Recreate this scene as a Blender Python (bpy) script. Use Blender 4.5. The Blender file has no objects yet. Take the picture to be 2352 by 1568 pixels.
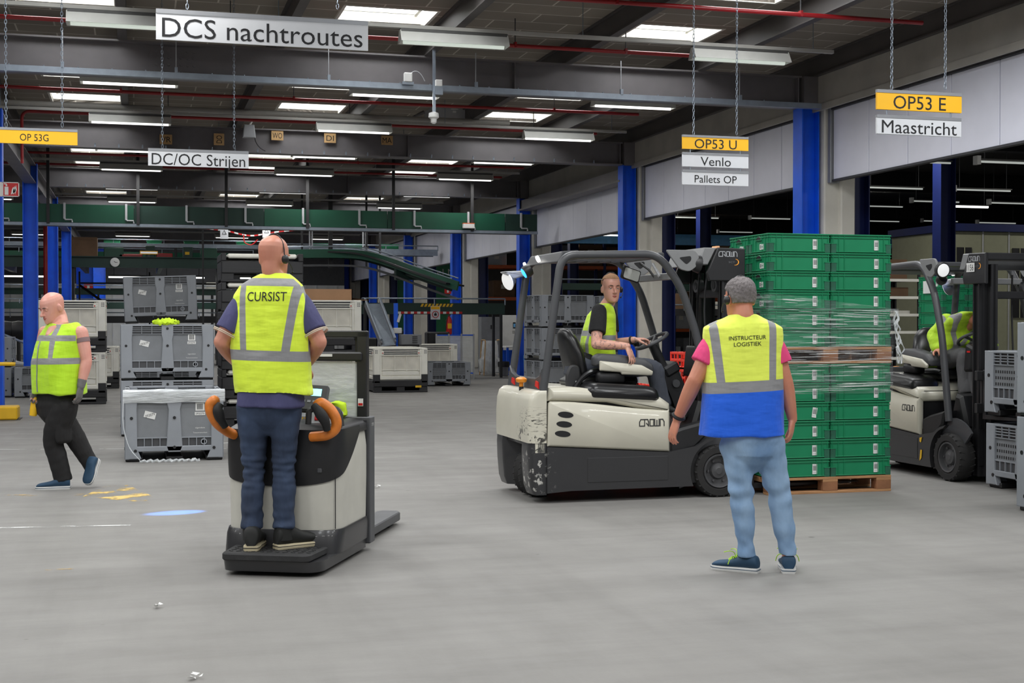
import bpy, bmesh, math, random
from mathutils import Vector as V, Matrix as MX, noise as NZ
from mathutils.bvhtree import BVHTree
random.seed(7)
SC = bpy.context.scene
COL = SC.collection
PI = math.pi
# ---------------------------------------------------------------- camera, world, exposure
FPX, TH, CAMH = 3104.0, math.radians(15.6), 1.5
cam_data = bpy.data.cameras.new('camera')
cam_data.sensor_width = 36.0
cam_data.lens = FPX / 2352 * 36.0
cam_data.clip_end = 400
cam = bpy.data.objects.new('camera', cam_data)
COL.objects.link(cam)
PITCH = math.atan(44 / FPX)
cam.location = (0, 0, CAMH)
cam.rotation_euler = (PI / 2 - PITCH, 0, -TH)
SC.camera = cam
SC.view_settings.view_transform = 'Standard'
SC.view_settings.look = 'None'
SC.view_settings.gamma = 1.0
SC.view_settings.use_curve_mapping = False
SC.view_settings.exposure = 0.3
W = bpy.data.worlds.new('world'); SC.world = W
W.use_nodes = True
W.node_tree.nodes['Background'].inputs[0].default_value = (0.92, 0.96, 1.0, 1)
W.node_tree.nodes['Background'].inputs[1].default_value = 0.30


def area(name, loc, sx, sy, power, col=(1, 1, 1), rot=(0, 0, 0)):
    d = bpy.data.lights.new(name, 'AREA')
    d.shape = 'RECTANGLE'; d.size = sx; d.size_y = sy; d.energy = power; d.color = col
    o = bpy.data.objects.new(name, d); COL.objects.link(o)
    o.location = loc; o.rotation_euler = rot
    return o


TUBE_W = 20.0
LAMP_X = [-16.55, -12.6, -8.65, -4.7, -0.75, 3.2, 7.13]        # left ends of the lamp troughs
LAMP_Y = [16.65 + 4.03 * k - (0.5 if k == 4 else 0) for k in range(12)]
SKY_X = [-5.0, -0.85, 3.3, 7.42]
# lamps of the same rows behind and above the photographer (out of the picture)
for yy in (0.55, 4.57, 8.6, 12.6):
    for xx in (-8.0, -4.0, 0.0, 3.9, 7.8):
        area('hall_lamp_light', (xx, yy, 5.0), 1.4, 0.2, 40, (1, 0.99, 0.97))
for yy in (3.0, 8.4, 13.8):
    for xx in (-5.4, -1.15, 3.1, 7.4):
        area('roof_light', (xx, yy, 5.5), 1.3, 1.2, 60, (0.93, 0.97, 1.0))
# lamps of the second hall beyond the openings
for yy in (14, 24, 36, 50):
    for xx in (14.5, 21.0):
        area('side_hall_light', (xx, yy, 5.2), 1.4, 0.2, 70, (1, 0.97, 0.9))

# ---------------------------------------------------------------- picture <-> place
FW = V((math.sin(TH) * math.cos(PITCH), math.cos(TH) * math.cos(PITCH), -math.sin(PITCH)))
RT = V((math.cos(TH), -math.sin(TH), 0))
UP = RT.cross(FW)
CAM = V((0, 0, CAMH))


def P(px, py, zc):
    """The point of the place seen at a picture point at distance zc along the view."""
    return CAM + (FW + RT * ((px - 1176) / FPX) + UP * ((784 - py) / FPX)) * zc


def F(px, py, z=0.0):
    d = FW + RT * ((px - 1176) / FPX) + UP * ((784 - py) / FPX)
    return CAM + d * ((z - CAMH) / d.z)


def PX(px, py, X=None, Y=None):
    """The point seen at a picture point on the plane X = const or Y = const."""
    d = FW + RT * ((px - 1176) / FPX) + UP * ((784 - py) / FPX)
    t = X / d.x if X is not None else Y / d.y
    return CAM + d * t


# ---------------------------------------------------------------- materials
def lin(c):
    return c / 12.92 if c <= 0.04045 else ((c + 0.055) / 1.055) ** 2.4


def rgb(r, g, b):
    return (lin(r / 255), lin(g / 255), lin(b / 255), 1)


MATS = {}


class NT:
    def __init__(s, name):
        m = bpy.data.materials.new(name); m.use_nodes = True
        s.m = m; s.t = m.node_tree; s.n = s.t.nodes; s.b = s.n['Principled BSDF']; MATS[name] = m

    def new(s, typ, **kw):
        n = s.n.new(typ)
        for k, v in kw.items():
            setattr(n, k, v)
        return n

    def lk(s, a, b):
        s.t.links.new(a, b)

    def math(s, op, a, b=None, c=None):
        n = s.new('ShaderNodeMath', operation=op)
        for i, x in enumerate((a, b, c)):
            if x is None: continue
            if isinstance(x, (int, float)): n.inputs[i].default_value = x
            else: s.lk(x, n.inputs[i])
        return n.outputs[0]

    def coord(s):
        if not hasattr(s, '_co'):
            s._co = s.new('ShaderNodeTexCoord').outputs['Object']
        return s._co

    def xyz(s):
        if not hasattr(s, '_x'):
            n = s.new('ShaderNodeSeparateXYZ'); s.lk(s.coord(), n.inputs[0]); s._x = n.outputs
        return s._x

    def noise(s, scale, detail=3, stretch=None, rough=0.55, vec=None):
        n = s.new('ShaderNodeTexNoise'); n.inputs['Scale'].default_value = scale
        n.inputs['Detail'].default_value = detail; n.inputs['Roughness'].default_value = rough
        v = vec or s.coord()
        if stretch:
            mp = s.new('ShaderNodeMapping'); mp.inputs['Scale'].default_value = stretch
            s.lk(v, mp.inputs['Vector']); v = mp.outputs[0]
        s.lk(v, n.inputs['Vector'])
        return n.outputs['Fac']

    def ramp(s, fac, lo, hi):
        n = s.new('ShaderNodeMapRange'); n.inputs[1].default_value = lo; n.inputs[2].default_value = hi
        s.lk(fac, n.inputs[0]); return n.outputs[0]

    def mix(s, fac, a, b):
        n = s.new('ShaderNodeMix', data_type='RGBA')
        for i, x in ((0, fac), (6, a), (7, b)):
            if isinstance(x, (int, float)): n.inputs[i].default_value = x
            elif isinstance(x, tuple): n.inputs[i].default_value = x
            else: s.lk(x, n.inputs[i])
        return n.outputs[2]

    def base(s, c):
        if isinstance(c, tuple): s.b.inputs['Base Color'].default_value = c
        else: s.lk(c, s.b.inputs['Base Color'])

    def bump(s, h, strength=0.3, dist=0.01):
        n = s.new('ShaderNodeBump'); n.inputs['Strength'].default_value = strength
        n.inputs['Distance'].default_value = dist
        s.lk(h, n.inputs['Height']); s.lk(n.outputs[0], s.b.inputs['Normal'])


def sc4(c, k):
    return (min(1, c[0] * k), min(1, c[1] * k), min(1, c[2] * k), 1)


def mk(name, c, rough=0.6, metal=0.0, var=0.12, scale=6.0, bump=0.0, bscale=60, emit=0, spec=None, stretch=None, coat=0):
    n = NT(name); col = rgb(*c)
    if var:
        f = n.ramp(n.noise(scale, 4, stretch), 0.3, 0.7)
        n.base(n.mix(f, sc4(col, 1 - var), sc4(col, 1 + var)))
    else:
        n.base(col)
    n.b.inputs['Roughness'].default_value = rough; n.b.inputs['Metallic'].default_value = metal
    if spec is not None: n.b.inputs['Specular IOR Level'].default_value = spec
    if coat: n.b.inputs['Coat Weight'].default_value = coat
    if bump: n.bump(n.noise(bscale, 3), bump)
    if emit:
        n.b.inputs['Emission Color'].default_value = col; n.b.inputs['Emission Strength'].default_value = emit
    return n.m


# ---------------------------------------------------------------- mesh builder
def axes(d):
    d = V(d).normalized()
    a = V((0, 0, 1)) if abs(d.z) < 0.9 else V((1, 0, 0))
    x = a.cross(d).normalized(); y = d.cross(x)
    return x, y, d


def bez(p0, p1, p2, n=6):
    p0, p1, p2 = V(p0), V(p1), V(p2)
    return [p0 * (1 - t) ** 2 + p1 * 2 * t * (1 - t) + p2 * t * t for t in [i / n for i in range(n + 1)]]


def rounded(pts, r, n=5):
    """A polyline with its inner corners rounded."""
    pts = [V(p) for p in pts]; out = [pts[0]]
    for i in range(1, len(pts) - 1):
        a, b, c = pts[i - 1], pts[i], pts[i + 1]
        ra = min(r, (a - b).length * 0.49, (c - b).length * 0.49)
        out += bez(b + (a - b).normalized() * ra, b, b + (c - b).normalized() * ra, n)
    return out + [pts[-1]]


def rpoly(pts, r, n=4):
    """A closed 2-D polygon with rounded corners (r one number or one per corner)."""
    k = len(pts); out = []
    for i in range(k):
        ri = r[i] if isinstance(r, (list, tuple)) else r
        a, b, c = V((*pts[i - 1], 0)), V((*pts[i], 0)), V((*pts[(i + 1) % k], 0))
        ri = min(ri, (a - b).length * 0.49, (c - b).length * 0.49)
        if ri < 1e-4: out.append((b.x, b.y)); continue
        out += [(p.x, p.y) for p in bez(b + (a - b).normalized() * ri, b, b + (c - b).normalized() * ri, n)]
    return out


class G:
    def __init__(s, T=None):
        s.v = []; s.f = []; s.mi = []; s.ms = []; s.T = T

    def add(s, vs, fs, m):
        if m not in s.ms: s.ms.append(m)
        k = s.ms.index(m); o = len(s.v)
        s.v += [V(p) if s.T is None else s.T @ V(p) for p in vs]
        for f in fs:
            s.f.append([o + i for i in f]); s.mi.append(k)
        return s

    def box(s, c, d, m, bev=0.0, R=None):
        hx, hy, hz = d[0] / 2, d[1] / 2, d[2] / 2
        c = V(c); b = min(bev, hx * 0.9, hy * 0.9, hz * 0.9)
        if b <= 0:
            vs = [V((x * hx, y * hy, z * hz)) for x in (-1, 1) for y in (-1, 1) for z in (-1, 1)]
            fs = [(0, 1, 3, 2), (4, 6, 7, 5), (0, 4, 5, 1), (2, 3, 7, 6), (0, 2, 6, 4), (1, 5, 7, 3)]
        else:
            vs = []; ix = {}
            for x in (-1, 1):
                for y in (-1, 1):
                    for z in (-1, 1):
                        for a in range(3):
                            p = [x * (hx - b), y * (hy - b), z * (hz - b)]
                            p[a] = (x * hx, y * hy, z * hz)[a]
                            ix[(x, y, z, a)] = len(vs); vs.append(V(p))
            fs = []
            I = lambda x, y, z, a: ix[(x, y, z, a)]
            for q in (-1, 1):
                for a, ring in ((0, [(q, -1, -1), (q, 1, -1), (q, 1, 1), (q, -1, 1)]), (1, [(-1, q, -1), (-1, q, 1), (1, q, 1), (1, q, -1)]), (2, [(-1, -1, q), (1, -1, q), (1, 1, q), (-1, 1, q)])):
                    f = [I(*r, a) for r in ring]
                    fs.append(f if q > 0 else f[::-1])
            for a, b2 in ((0, 1), (0, 2), (1, 2)):
                c3 = 3 - a - b2
                for qa in (-1, 1):
                    for qb in (-1, 1):
                        def co(qc):
                            t = [0, 0, 0]; t[a] = qa; t[b2] = qb; t[c3] = qc; return t
                        fs.append([I(*co(-1), a), I(*co(1), a), I(*co(1), b2), I(*co(-1), b2)])
            for x in (-1, 1):
                for y in (-1, 1):
                    for z in (-1, 1):
                        fs.append([I(x, y, z, 0), I(x, y, z, 1), I(x, y, z, 2)])
            # make the faces look outwards
            g = []
            for f in fs:
                ce = sum((vs[i] for i in f), V()) / len(f)
                nn = (vs[f[1]] - vs[f[0]]).cross(vs[f[2]] - vs[f[0]])
                g.append(f if nn.dot(ce) > 0 else f[::-1])
            fs = g
        if R is not None: vs = [R @ p for p in vs]
        return s.add([p + c for p in vs], fs, m)

    def bx(s, x0, x1, y0, y1, z0, z1, m, bev=0.0):
        return s.box(((x0 + x1) / 2, (y0 + y1) / 2, (z0 + z1) / 2), (abs(x1 - x0), abs(y1 - y0), abs(z1 - z0)), m, bev)

    def rings(s, rs, m, closed=False, c0=True, c1=True):
        k = len(rs[0]); vs = [p for r in rs for p in r]; fs = []
        n = len(rs)
        for i in range(n if closed else n - 1):
            a, b = i * k, ((i + 1) % n) * k
            for j in range(k):
                fs.append((a + j, a + (j + 1) % k, b + (j + 1) % k, b + j))
        if not closed:
            if c0: fs.append(tuple(range(k))[::-1])
            if c1: fs.append(tuple((n - 1) * k + j for j in range(k)))
        return s.add(vs, fs, m)

    def cyl(s, a, b, r, m, r2=None, n=16, bev=0.0, cap=True):
        a, b = V(a), V(b); x, y, d = axes(b - a); r2 = r if r2 is None else r2
        ring = lambda c, q: [c + x * math.cos(t) * q + y * math.sin(t) * q for t in [2 * PI * i / n for i in range(n)]]
        rs = [ring(a, r), ring(b, r2)]
        if bev: rs = [ring(a, r - bev), ring(a + d * bev, r), ring(b - d * bev, r2), ring(b, r2 - bev)]
        return s.rings(rs, m, c0=cap, c1=cap)

    def tube(s, pts, r, m, n=8, closed=False, sq=None, up=None):
        """A round (or with sq=(w, h) rectangular) bar along a path; r one number or one per point."""
        pts = [V(p) for p in pts]; k = len(pts); rs = []
        prev = None
        for i, p in enumerate(pts):
            t = ((pts[(i + 1) % k] if closed or i < k - 1 else p) - (pts[i - 1] if closed or i > 0 else p)).normalized()
            if prev is None:
                x = axes(t)[0] if up is None else V(up).cross(t).normalized()
            else:
                x = prev - t * prev.dot(t)
                x = x.normalized() if x.length > 1e-6 else axes(t)[0]
            prev = x; y = t.cross(x)
            q = r[i] if isinstance(r, (list, tuple)) else r
            if sq: rs.append([p + x * a * sq[0] / 2 + y * b * sq[1] / 2 for a, b in ((-1, -1), (1, -1), (1, 1), (-1, 1))])
            else: rs.append([p + (x * math.cos(2 * PI * j / n) + y * math.sin(2 * PI * j / n)) * q for j in range(n)])
        return s.rings(rs, m, closed)

    def lathe(s, prof, c, m, ax=(0, 0, 1), n=24, cap=True):
        c = V(c); x, y, d = axes(ax)
        rs = [[c + d * h + (x * math.cos(2 * PI * j / n) + y * math.sin(2 * PI * j / n)) * max(q, 1e-4) for j in range(n)] for q, h in prof]
        return s.rings(rs, m, c0=cap, c1=cap)

    def prism(s, poly, pl, lo, hi, m, bev=0.0):
        """A 2-D polygon pushed along an axis: pl 'xz' (poly x,z; pushed along y), 'yz' or 'xy'."""
        def at(p, h):
            return V((p[0], h, p[1])) if pl == 'xz' else V((h, p[0], p[1])) if pl == 'yz' else V((p[0], p[1], h))
        A = sum(poly[i - 1][0] * poly[i][1] - poly[i][0] * poly[i - 1][1] for i in range(len(poly)))
        if (A > 0) != (pl != 'xz'): poly = poly[::-1]
        if not bev: return s.rings([[at(p, lo) for p in poly], [at(p, hi) for p in poly]], m)
        k = len(poly); ins = []
        sg = 1 if pl != 'xz' else -1
        for i in range(k):
            a, b, c = V((*poly[i - 1], 0)), V((*poly[i], 0)), V((*poly[(i + 1) % k], 0))
            e1, e2 = (b - a).normalized(), (c - b).normalized()
            n1, n2 = V((-e1.y, e1.x, 0)) * sg, V((-e2.y, e2.x, 0)) * sg
            h = n1 + n2
            h = h / max(0.5, h.length_squared / 2) if h.length > 1e-6 else n1
            q = b + h * bev; ins.append((q.x, q.y))
        return s.rings([[at(p, lo) for p in ins], [at(p, lo + bev) for p in poly], [at(p, hi - bev) for p in poly], [at(p, hi) for p in ins]], m)

    def ell(s, c, r, m, R=None, n=16, k=10):
        c = V(c); R = R or MX.Identity(3)
        rs = []
        for i in range(k + 1):
            a = -PI / 2 + PI * i / k
            rs.append([c + R @ V((r[0] * max(1e-3, math.cos(a)) * math.cos(2 * PI * j / n), r[1] * max(1e-3, math.cos(a)) * math.sin(2 * PI * j / n), r[2] * math.sin(a))) for j in range(n)])
        return s.rings(rs, m)

    def quad(s, a, b, c, d, m):
        return s.add([a, b, c, d], [(0, 1, 2, 3)], m)

    def flat(s, poly3, m):
        return s.add(poly3, [tuple(range(len(poly3)))], m)

    def mesh(s, name, ang=35):
        me = bpy.data.meshes.new(name)
        me.from_pydata([tuple(p) for p in s.v], [], s.f)
        for m in s.ms: me.materials.append(MATS[m])
        me.polygons.foreach_set('material_index', s.mi)
        me.polygons.foreach_set('use_smooth', [ang > 0] * len(s.f))
        if ang > 0: me.set_sharp_from_angle(angle=math.radians(ang))
        me.update()
        return me

    def obj(s, name, parent=None, ang=35, label=None):
        o = bpy.data.objects.new(name, s.mesh(name, ang)); COL.objects.link(o)
        if parent is not None: o.parent = parent
        if label: o['label'] = label
        return o


def tag(o, label, cat, group=None, kind=None):
    o['label'] = label; o['category'] = cat
    if group: o['group'] = group
    if kind: o['kind'] = kind
    return o


def thing(name, label, cat, loc=(0, 0, 0), rz=0.0, group=None):
    o = bpy.data.objects.new(name, None); COL.objects.link(o)
    o.empty_display_size = 0.2
    o.location = loc; o.rotation_euler = (0, 0, rz)
    return tag(o, label, cat, group)


def struct(o):
    o['kind'] = 'structure'
    return o


def dup(root, loc, rz=None, label=None, group=None, cat=None):
    def cp(o, par):
        c = o.copy(); COL.objects.link(c)
        if par is not None:
            c.parent = par; c.matrix_parent_inverse = o.matrix_parent_inverse.copy()
        for ch in list(KIDS.get(o.name, ())):
            cp(ch, c)
        return c
    KIDS = {}
    for o in bpy.data.objects:
        if o.parent: KIDS.setdefault(o.parent.name, []).append(o)
    r = cp(root, None)
    r.location = loc
    if rz is not None: r.rotation_euler = (0, 0, rz)
    if label: r['label'] = label
    if group: r['group'] = group
    if cat: r['category'] = cat
    return r


def text_shape(body, h, w=None, bold=0.0, shear=0.0):
    """Vertices and faces of a word in the x-y plane, its capitals h high, centred on 0."""
    cu = bpy.data.curves.new('word', 'FONT'); cu.body = body; cu.size = 1.0; cu.offset = bold; cu.shear = shear
    cu.resolution_u = 3; cu.fill_mode = 'FRONT'
    o = bpy.data.objects.new('word', cu)
    me = bpy.data.meshes.new_from_object(o)
    vs = [v.co.copy() for v in me.vertices]; fs = [tuple(p.vertices) for p in me.polygons]
    bpy.data.objects.remove(o); bpy.data.curves.remove(cu); bpy.data.meshes.remove(me)
    x0, x1 = min(v.x for v in vs), max(v.x for v in vs)
    cap = 0.729
    kx = w / (x1 - x0) if w else h / cap
    return [V(((v.x - (x0 + x1) / 2) * kx, v.y / cap * h - h / 2, 0)) for v in vs], fs


def put_text(g, body, o, rt, up, h, m, w=None, bold=0.0, shear=0.0):
    vs, fs = text_shape(body, h, w, bold, shear)
    o, rt, up = V(o), V(rt).normalized(), V(up).normalized()
    return g.add([o + rt * p.x + up * p.y for p in vs], fs, m)
# ---------------------------------------------------------------- materials of the building
def floor_material():
    n = NT('concrete_floor')
    big = n.ramp(n.noise(0.35, 4), 0.3, 0.7)
    mid = n.ramp(n.noise(1.7, 6, (1, 1.6, 1)), 0.32, 0.72)
    fine = n.noise(55, 3)
    c = n.mix(big, rgb(134, 132, 129), rgb(149, 147, 144))
    c = n.mix(n.math('MULTIPLY', mid, 0.35), c, rgb(121, 119, 116))
    c = n.mix(n.math('MULTIPLY', fine, 0.12), c, rgb(96, 92, 88))
    # tyre sweeps: long curved dark streaks
    st = n.noise(0.5, 8, (1.0, 9.0, 1), 0.62)
    s1 = n.ramp(st, 0.45, 0.85)
    st2 = n.noise(0.42, 8, (7.0, 0.8, 1), 0.62)
    s2 = n.ramp(st2, 0.45, 0.85)
    c = n.mix(n.math('MULTIPLY', n.math('ADD', s1, s2), 0.34), c, rgb(100, 98, 96))
    # short scratches
    sp = n.ramp(n.noise(4.5, 1), 0.80, 0.83)
    c = n.mix(n.math('MULTIPLY', sp, 0.5), c, rgb(60, 58, 56))
    n.base(c)
    n.lk(n.math('MULTIPLY_ADD', mid, 0.15, 0.52), n.b.inputs['Roughness'])
    n.b.inputs['Specular IOR Level'].default_value = 0.18
    n.bump(fine, 0.06, 0.004)


def deck_material():
    n = NT('roof_deck')
    br = n.new('ShaderNodeTexBrick')
    br.offset = 0.5; br.inputs['Scale'].default_value = 1.0
    br.inputs['Color1'].default_value = rgb(146, 137, 126); br.inputs['Color2'].default_value = rgb(131, 123, 113)
    br.inputs['Mortar'].default_value = rgb(205, 196, 184)
    br.inputs['Mortar Size'].default_value = 0.012
    br.inputs['Brick Width'].default_value = 1.06; br.inputs['Row Height'].default_value = 0.5
    n.lk(n.coord(), br.inputs['Vector'])
    f = n.ramp(n.noise(1.2, 5), 0.3, 0.75)
    n.base(n.mix(n.math('MULTIPLY', f, 0.5), br.outputs['Color'], rgb(118, 111, 103)))
    n.b.inputs['Roughness'].default_value = 0.9


floor_material(); deck_material()
mk('girder_steel', (116, 112, 114), 0.5, 0, 0.12, 2)
mk('purlin_steel', (84, 80, 79), 0.55, 0, 0.1, 2)
mk('galvanised', (150, 160, 172), 0.38, 0.55, 0.1, 8)
mk('red_pipe', (150, 28, 32), 0.35, 0, 0.1, 3)
mk('pale_pipe', (168, 166, 160), 0.5, 0, 0.08, 3)
mk('blue_steel', (8, 94, 232), 0.42, 0, 0.12, 2.5)
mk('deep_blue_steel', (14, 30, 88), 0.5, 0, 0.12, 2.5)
mk('concrete_wall', (172, 168, 160), 0.85, 0, 0.1, 2, 0.15, 40)
mk('concrete_column', (222, 219, 210), 0.85, 0, 0.08, 2, 0.1, 40)
mk('shutter_panel', (232, 233, 246), 0.5, 0, 0.04, 1.5)
mk('dark_seal', (58, 58, 62), 0.6)
mk('lamp_enamel', (205, 205, 200), 0.4, 0, 0.04)
mk('lamp_housing', (78, 78, 76), 0.5)
mk('tube_glow', (255, 255, 250), 0.5, 0, 0, emit=1.7)
mk('tube_dim', (226, 236, 226), 0.5, 0, 0, emit=0.45)
mk('sky_glow', (250, 253, 255), 0.5, 0, 0, emit=6.0)
mk('well_white', (210, 208, 200), 0.7)
mk('black_rubber', (24, 24, 25), 0.7, 0, 0.15)
mk('black_plastic', (30, 30, 32), 0.45, 0, 0.15)
mk('charcoal', (46, 46, 48), 0.5, 0, 0.12, 4)
mk('dark_grey', (72, 73, 76), 0.5, 0, 0.1)
mk('mid_grey', (118, 120, 124), 0.5, 0, 0.1)
mk('pale_grey', (178, 180, 184), 0.5, 0, 0.06)
mk('white_paint', (226, 226, 224), 0.5, 0, 0.04)
mk('sign_white', (216, 218, 222), 0.45, 0, 0.02)
mk('sign_grey', (146, 148, 152), 0.4, 0.3, 0.04)
mk('sign_yellow', (250, 188, 22), 0.5, 0, 0.02)
mk('ink', (20, 20, 24), 0.6, 0, 0)
mk('red_paint', (196, 30, 30), 0.4, 0, 0.06)
mk('conveyor_green', (14, 74, 54), 0.45, 0, 0.12, 1.5)
mk('dark_green', (22, 52, 44), 0.5, 0, 0.15, 1.5)
mk('hazard_yellow', (232, 184, 32), 0.5, 0, 0.06)
mk('cardboard', (178, 138, 104), 0.85, 0, 0.08, 3)
mk('brown_box', (110, 84, 62), 0.85, 0, 0.15, 3)
mk('orange_steel', (206, 92, 34), 0.5, 0, 0.1)
mk('floor_yellow', (196, 164, 88), 0.7, 0, 0.2, 5)
mk('floor_white', (196, 196, 194), 0.7, 0, 0.1, 5)
mk('sky_blue_steel', (112, 182, 236), 0.5, 0, 0.1)
mk('chrome', (200, 202, 206), 0.18, 0.95, 0.03)
mk('wood_board', (196, 158, 108), 0.75, 0, 0.12, 6)
mk('office_green', (150, 152, 128), 0.7, 0, 0.05)
mk('clear_plastic', (226, 230, 234), 0.15, 0, 0)


def worn_paint(name, c, lo=0.46, hi=0.56, scale=5):
    """Paint rubbed off in patches: transparent where it is gone."""
    n = NT(name); n.base(rgb(*c)); n.b.inputs['Roughness'].default_value = 0.7
    f = n.ramp(n.noise(scale, 6, None, 0.65), lo, hi)
    n.lk(f, n.b.inputs['Alpha'])


def film_material(name, streak=(1, 1, 14), cover=(0.52, 0.75), a_lo=0.05, a_hi=0.5, scale=3.0):
    """Clear stretch film: nearly see-through with glossy white pulled strands."""
    n = NT(name)
    n.base(rgb(236, 240, 242)); n.b.inputs['Roughness'].default_value = 0.12
    f = n.ramp(n.noise(scale, 5, streak, 0.6), *cover)
    n.lk(n.math('MULTIPLY_ADD', f, a_hi - a_lo, a_lo), n.b.inputs['Alpha'])
    n.bump(n.noise(scale * 2, 4, streak), 0.8, 0.02)


worn_paint('worn_yellow', (218, 186, 110), 0.50, 0.60, 3.5)
worn_paint('worn_yellow_faint', (206, 170, 96), 0.56, 0.70, 3)
worn_paint('worn_white', (206, 206, 204), 0.40, 0.52, 4)
film_material('stretch_film')
film_material('hanging_film', (6, 6, 1.2), (0.4, 0.7), 0.35, 0.8, 4)
film_material('plexiglass', (1, 1, 3), (0.3, 0.8), 0.38, 0.62, 2)


# ---------------------------------------------------------------- floor, roof, walls
def slab(name, x0, x1, y0, y1, z0, z1, m):
    return struct(G().bx(x0, x1, y0, y1, z0, z1, m).obj(name))


ROOF = 5.65
slab('floor', -45, 48, -22, 92, -0.3, 0.0, 'concrete_floor')
VIS_SX = [x for x in SKY_X if x > -6]
VIS_SY = [15.5, 18.25, 23.5, 26.35, 34.4, 37.1, 42.5, 45.2]
g = G(); hx, hy = 0.61, 0.56
ys = [-22.0]
for y in VIS_SY: ys += [y - hy, y + hy]
ys += [92.0]
for i in range(len(ys) - 1):
    if i % 2 == 0:
        g.bx(-45, 10.5, ys[i], ys[i + 1], ROOF, ROOF + 0.06, 'roof_deck')
    else:
        xs = [-45.0]
        for x in VIS_SX: xs += [x - hx, x + hx]
        xs += [10.5]
        for k in range(0, len(xs), 2):
            g.bx(xs[k], xs[k + 1], ys[i], ys[i + 1], ROOF, ROOF + 0.06, 'roof_deck')
struct(g.obj('ceiling', ang=0))
# rooflights: an upstand with a bright translucent cap
wn = 0
f_me = p_me = None
for y in VIS_SY:
    for x in VIS_SX:
        wn += 1
        if f_me is None:
            g = G()
            for sx in (-1, 1):
                g.box((sx * (hx + 0.02), 0, 0.11), (0.04, 2 * hy + 0.08, 0.24), 'well_white')
                g.box((0, sx * (hy + 0.02), 0.11), (2 * hx, 0.04, 0.24), 'well_white')
                g.box((sx * (hx - 0.07), 0, 0.185), (0.05, 2 * hy, 0.02), 'well_white')
                g.box((0, sx * (hy - 0.07), 0.185), (2 * hx - 0.2, 0.05, 0.02), 'well_white')
            f_me = g.mesh('window_frame', 0)
            p_me = G().box((0, 0, 0.21), (2 * hx, 2 * hy, 0.02), 'sky_glow').mesh('glazing', 0)
        r = bpy.data.objects.new('window_%d' % wn, f_me); COL.objects.link(r); struct(r)
        r.location = (x, y, ROOF)
        o = bpy.data.objects.new('glazing', p_me); COL.objects.link(o); o.parent = r
# purlins along the hall
for i, x in enumerate([8.35 - 2.125 * k for k in range(9)] + [10.3]):
    g = G()
    g.bx(x - 0.06, x + 0.06, 8, 70, 5.34, 5.36, 'purlin_steel').bx(x - 0.06, x + 0.06, 8, 70, 5.63, 5.65, 'purlin_steel')
    g.bx(x - 0.012, x + 0.012, 8, 70, 5.36, 5.63, 'purlin_steel')
    struct(g.obj('trim_%d' % (i + 1)))

BAY = [19.3 + 8.05 * k for k in range(-2, 7)]
# roof girders across the hall
for i, y in enumerate(BAY[1:]):
    g = G()
    g.bx(-30, 10.05, y - 0.012, y + 0.012, 4.88, 5.32, 'girder_steel')
    for z in (4.87, 5.33): g.bx(-30, 10.05, y - 0.14, y + 0.14, z - 0.012, z + 0.012, 'girder_steel')
    for x in (10.0, 5.4, -5.2): g.bx(x - 0.008, x + 0.008, y - 0.13, y + 0.13, 4.88, 5.32, 'girder_steel')
    root = struct(g.obj('ceiling_girder_%d' % (i + 1)))
    if y > 15 and y < 40:
        h = G(); bx0 = 0.55
        h.bx(bx0 - 0.34, bx0 + 0.34, y - 0.03, y - 0.012, 4.90, 5.30, 'girder_steel')
        for cx in (-3, -2, -1, 1, 2, 3):
            for cz in range(4):
                p = (bx0 + cx * 0.085, y - 0.03, 4.955 + cz * 0.095)
                h.cyl(p, (p[0], y - 0.052, p[2]), 0.02, 'girder_steel', n=6)
        struct(h.obj('splice_plate', root))
        h = G()
        for k in range(36):
            x = -6 + k * 0.44
            if x > 9.6: break
            h = G().box((x, y - 0.14, 4.895), (0.03, 0.02, 0.05), 'galvanised').cyl((x, y - 0.15, 4.915), (x, y - 0.15, 4.94), 0.012, 'galvanised', n=6)
            struct(h.obj('beam_clamp', root))
# the end wall and the left side far away
slab('wall_back', -45, 48, 79.8, 80.2, 0, 6.0, 'dark_grey')
slab('wall_left', -42, -41.6, -22, 80, 0, 6.0, 'dark_grey')

# ---------------------------------------------------------------- right-hand wall line: columns, concrete beam, shutters
XW = 10.2
struct(G().bx(XW + 0.12, XW + 0.5, -5, 80, 4.85, 5.66, 'concrete_wall', 0.02).bx(XW + 0.10, XW + 0.14, -5, 80, 4.80, 4.90, 'concrete_wall').obj('wall_right'))


def hcol(x, y, z1, m, name, sx=0.30, sy=0.30, z0=0.0):
    g = G(); t = 0.018
    g.bx(x, x + t, y - sy / 2, y + sy / 2, z0, z1, m).bx(x + sx - t, x + sx, y - sy / 2, y + sy / 2, z0, z1, m)
    g.bx(x + t, x + sx - t, y - t / 2, y + t / 2, z0, z1, m)
    g.bx(x - 0.06, x + sx + 0.06, y - sy / 2 - 0.05, y + sy / 2 + 0.05, z0, z0 + 0.02, m)
    return struct(g.obj(name))


cn = 0
for k, y in enumerate(BAY[1:]):
    cn += 1
    hcol(XW - 0.15, y, 4.86, 'blue_steel', 'column_%d' % cn)
    g = G().bx(XW + 0.20, XW + 0.62, y - 0.22, y + 0.22, 0, 4.86, 'concrete_column', 0.02)
    g.bx(XW + 0.45, XW + 0.70, y - 0.30, y + 0.30, 0, 4.86, 'concrete_column', 0.02)
    struct(g.obj('concrete_column_%d' % cn))
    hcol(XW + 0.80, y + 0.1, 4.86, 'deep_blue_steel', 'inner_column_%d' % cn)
    # dark head plate at the girder end
    struct(G().bx(XW - 0.12, XW + 0.2, y - 0.16, y + 0.16, 4.86, 5.34, 'girder_steel').obj('column_head_%d' % cn))
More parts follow.
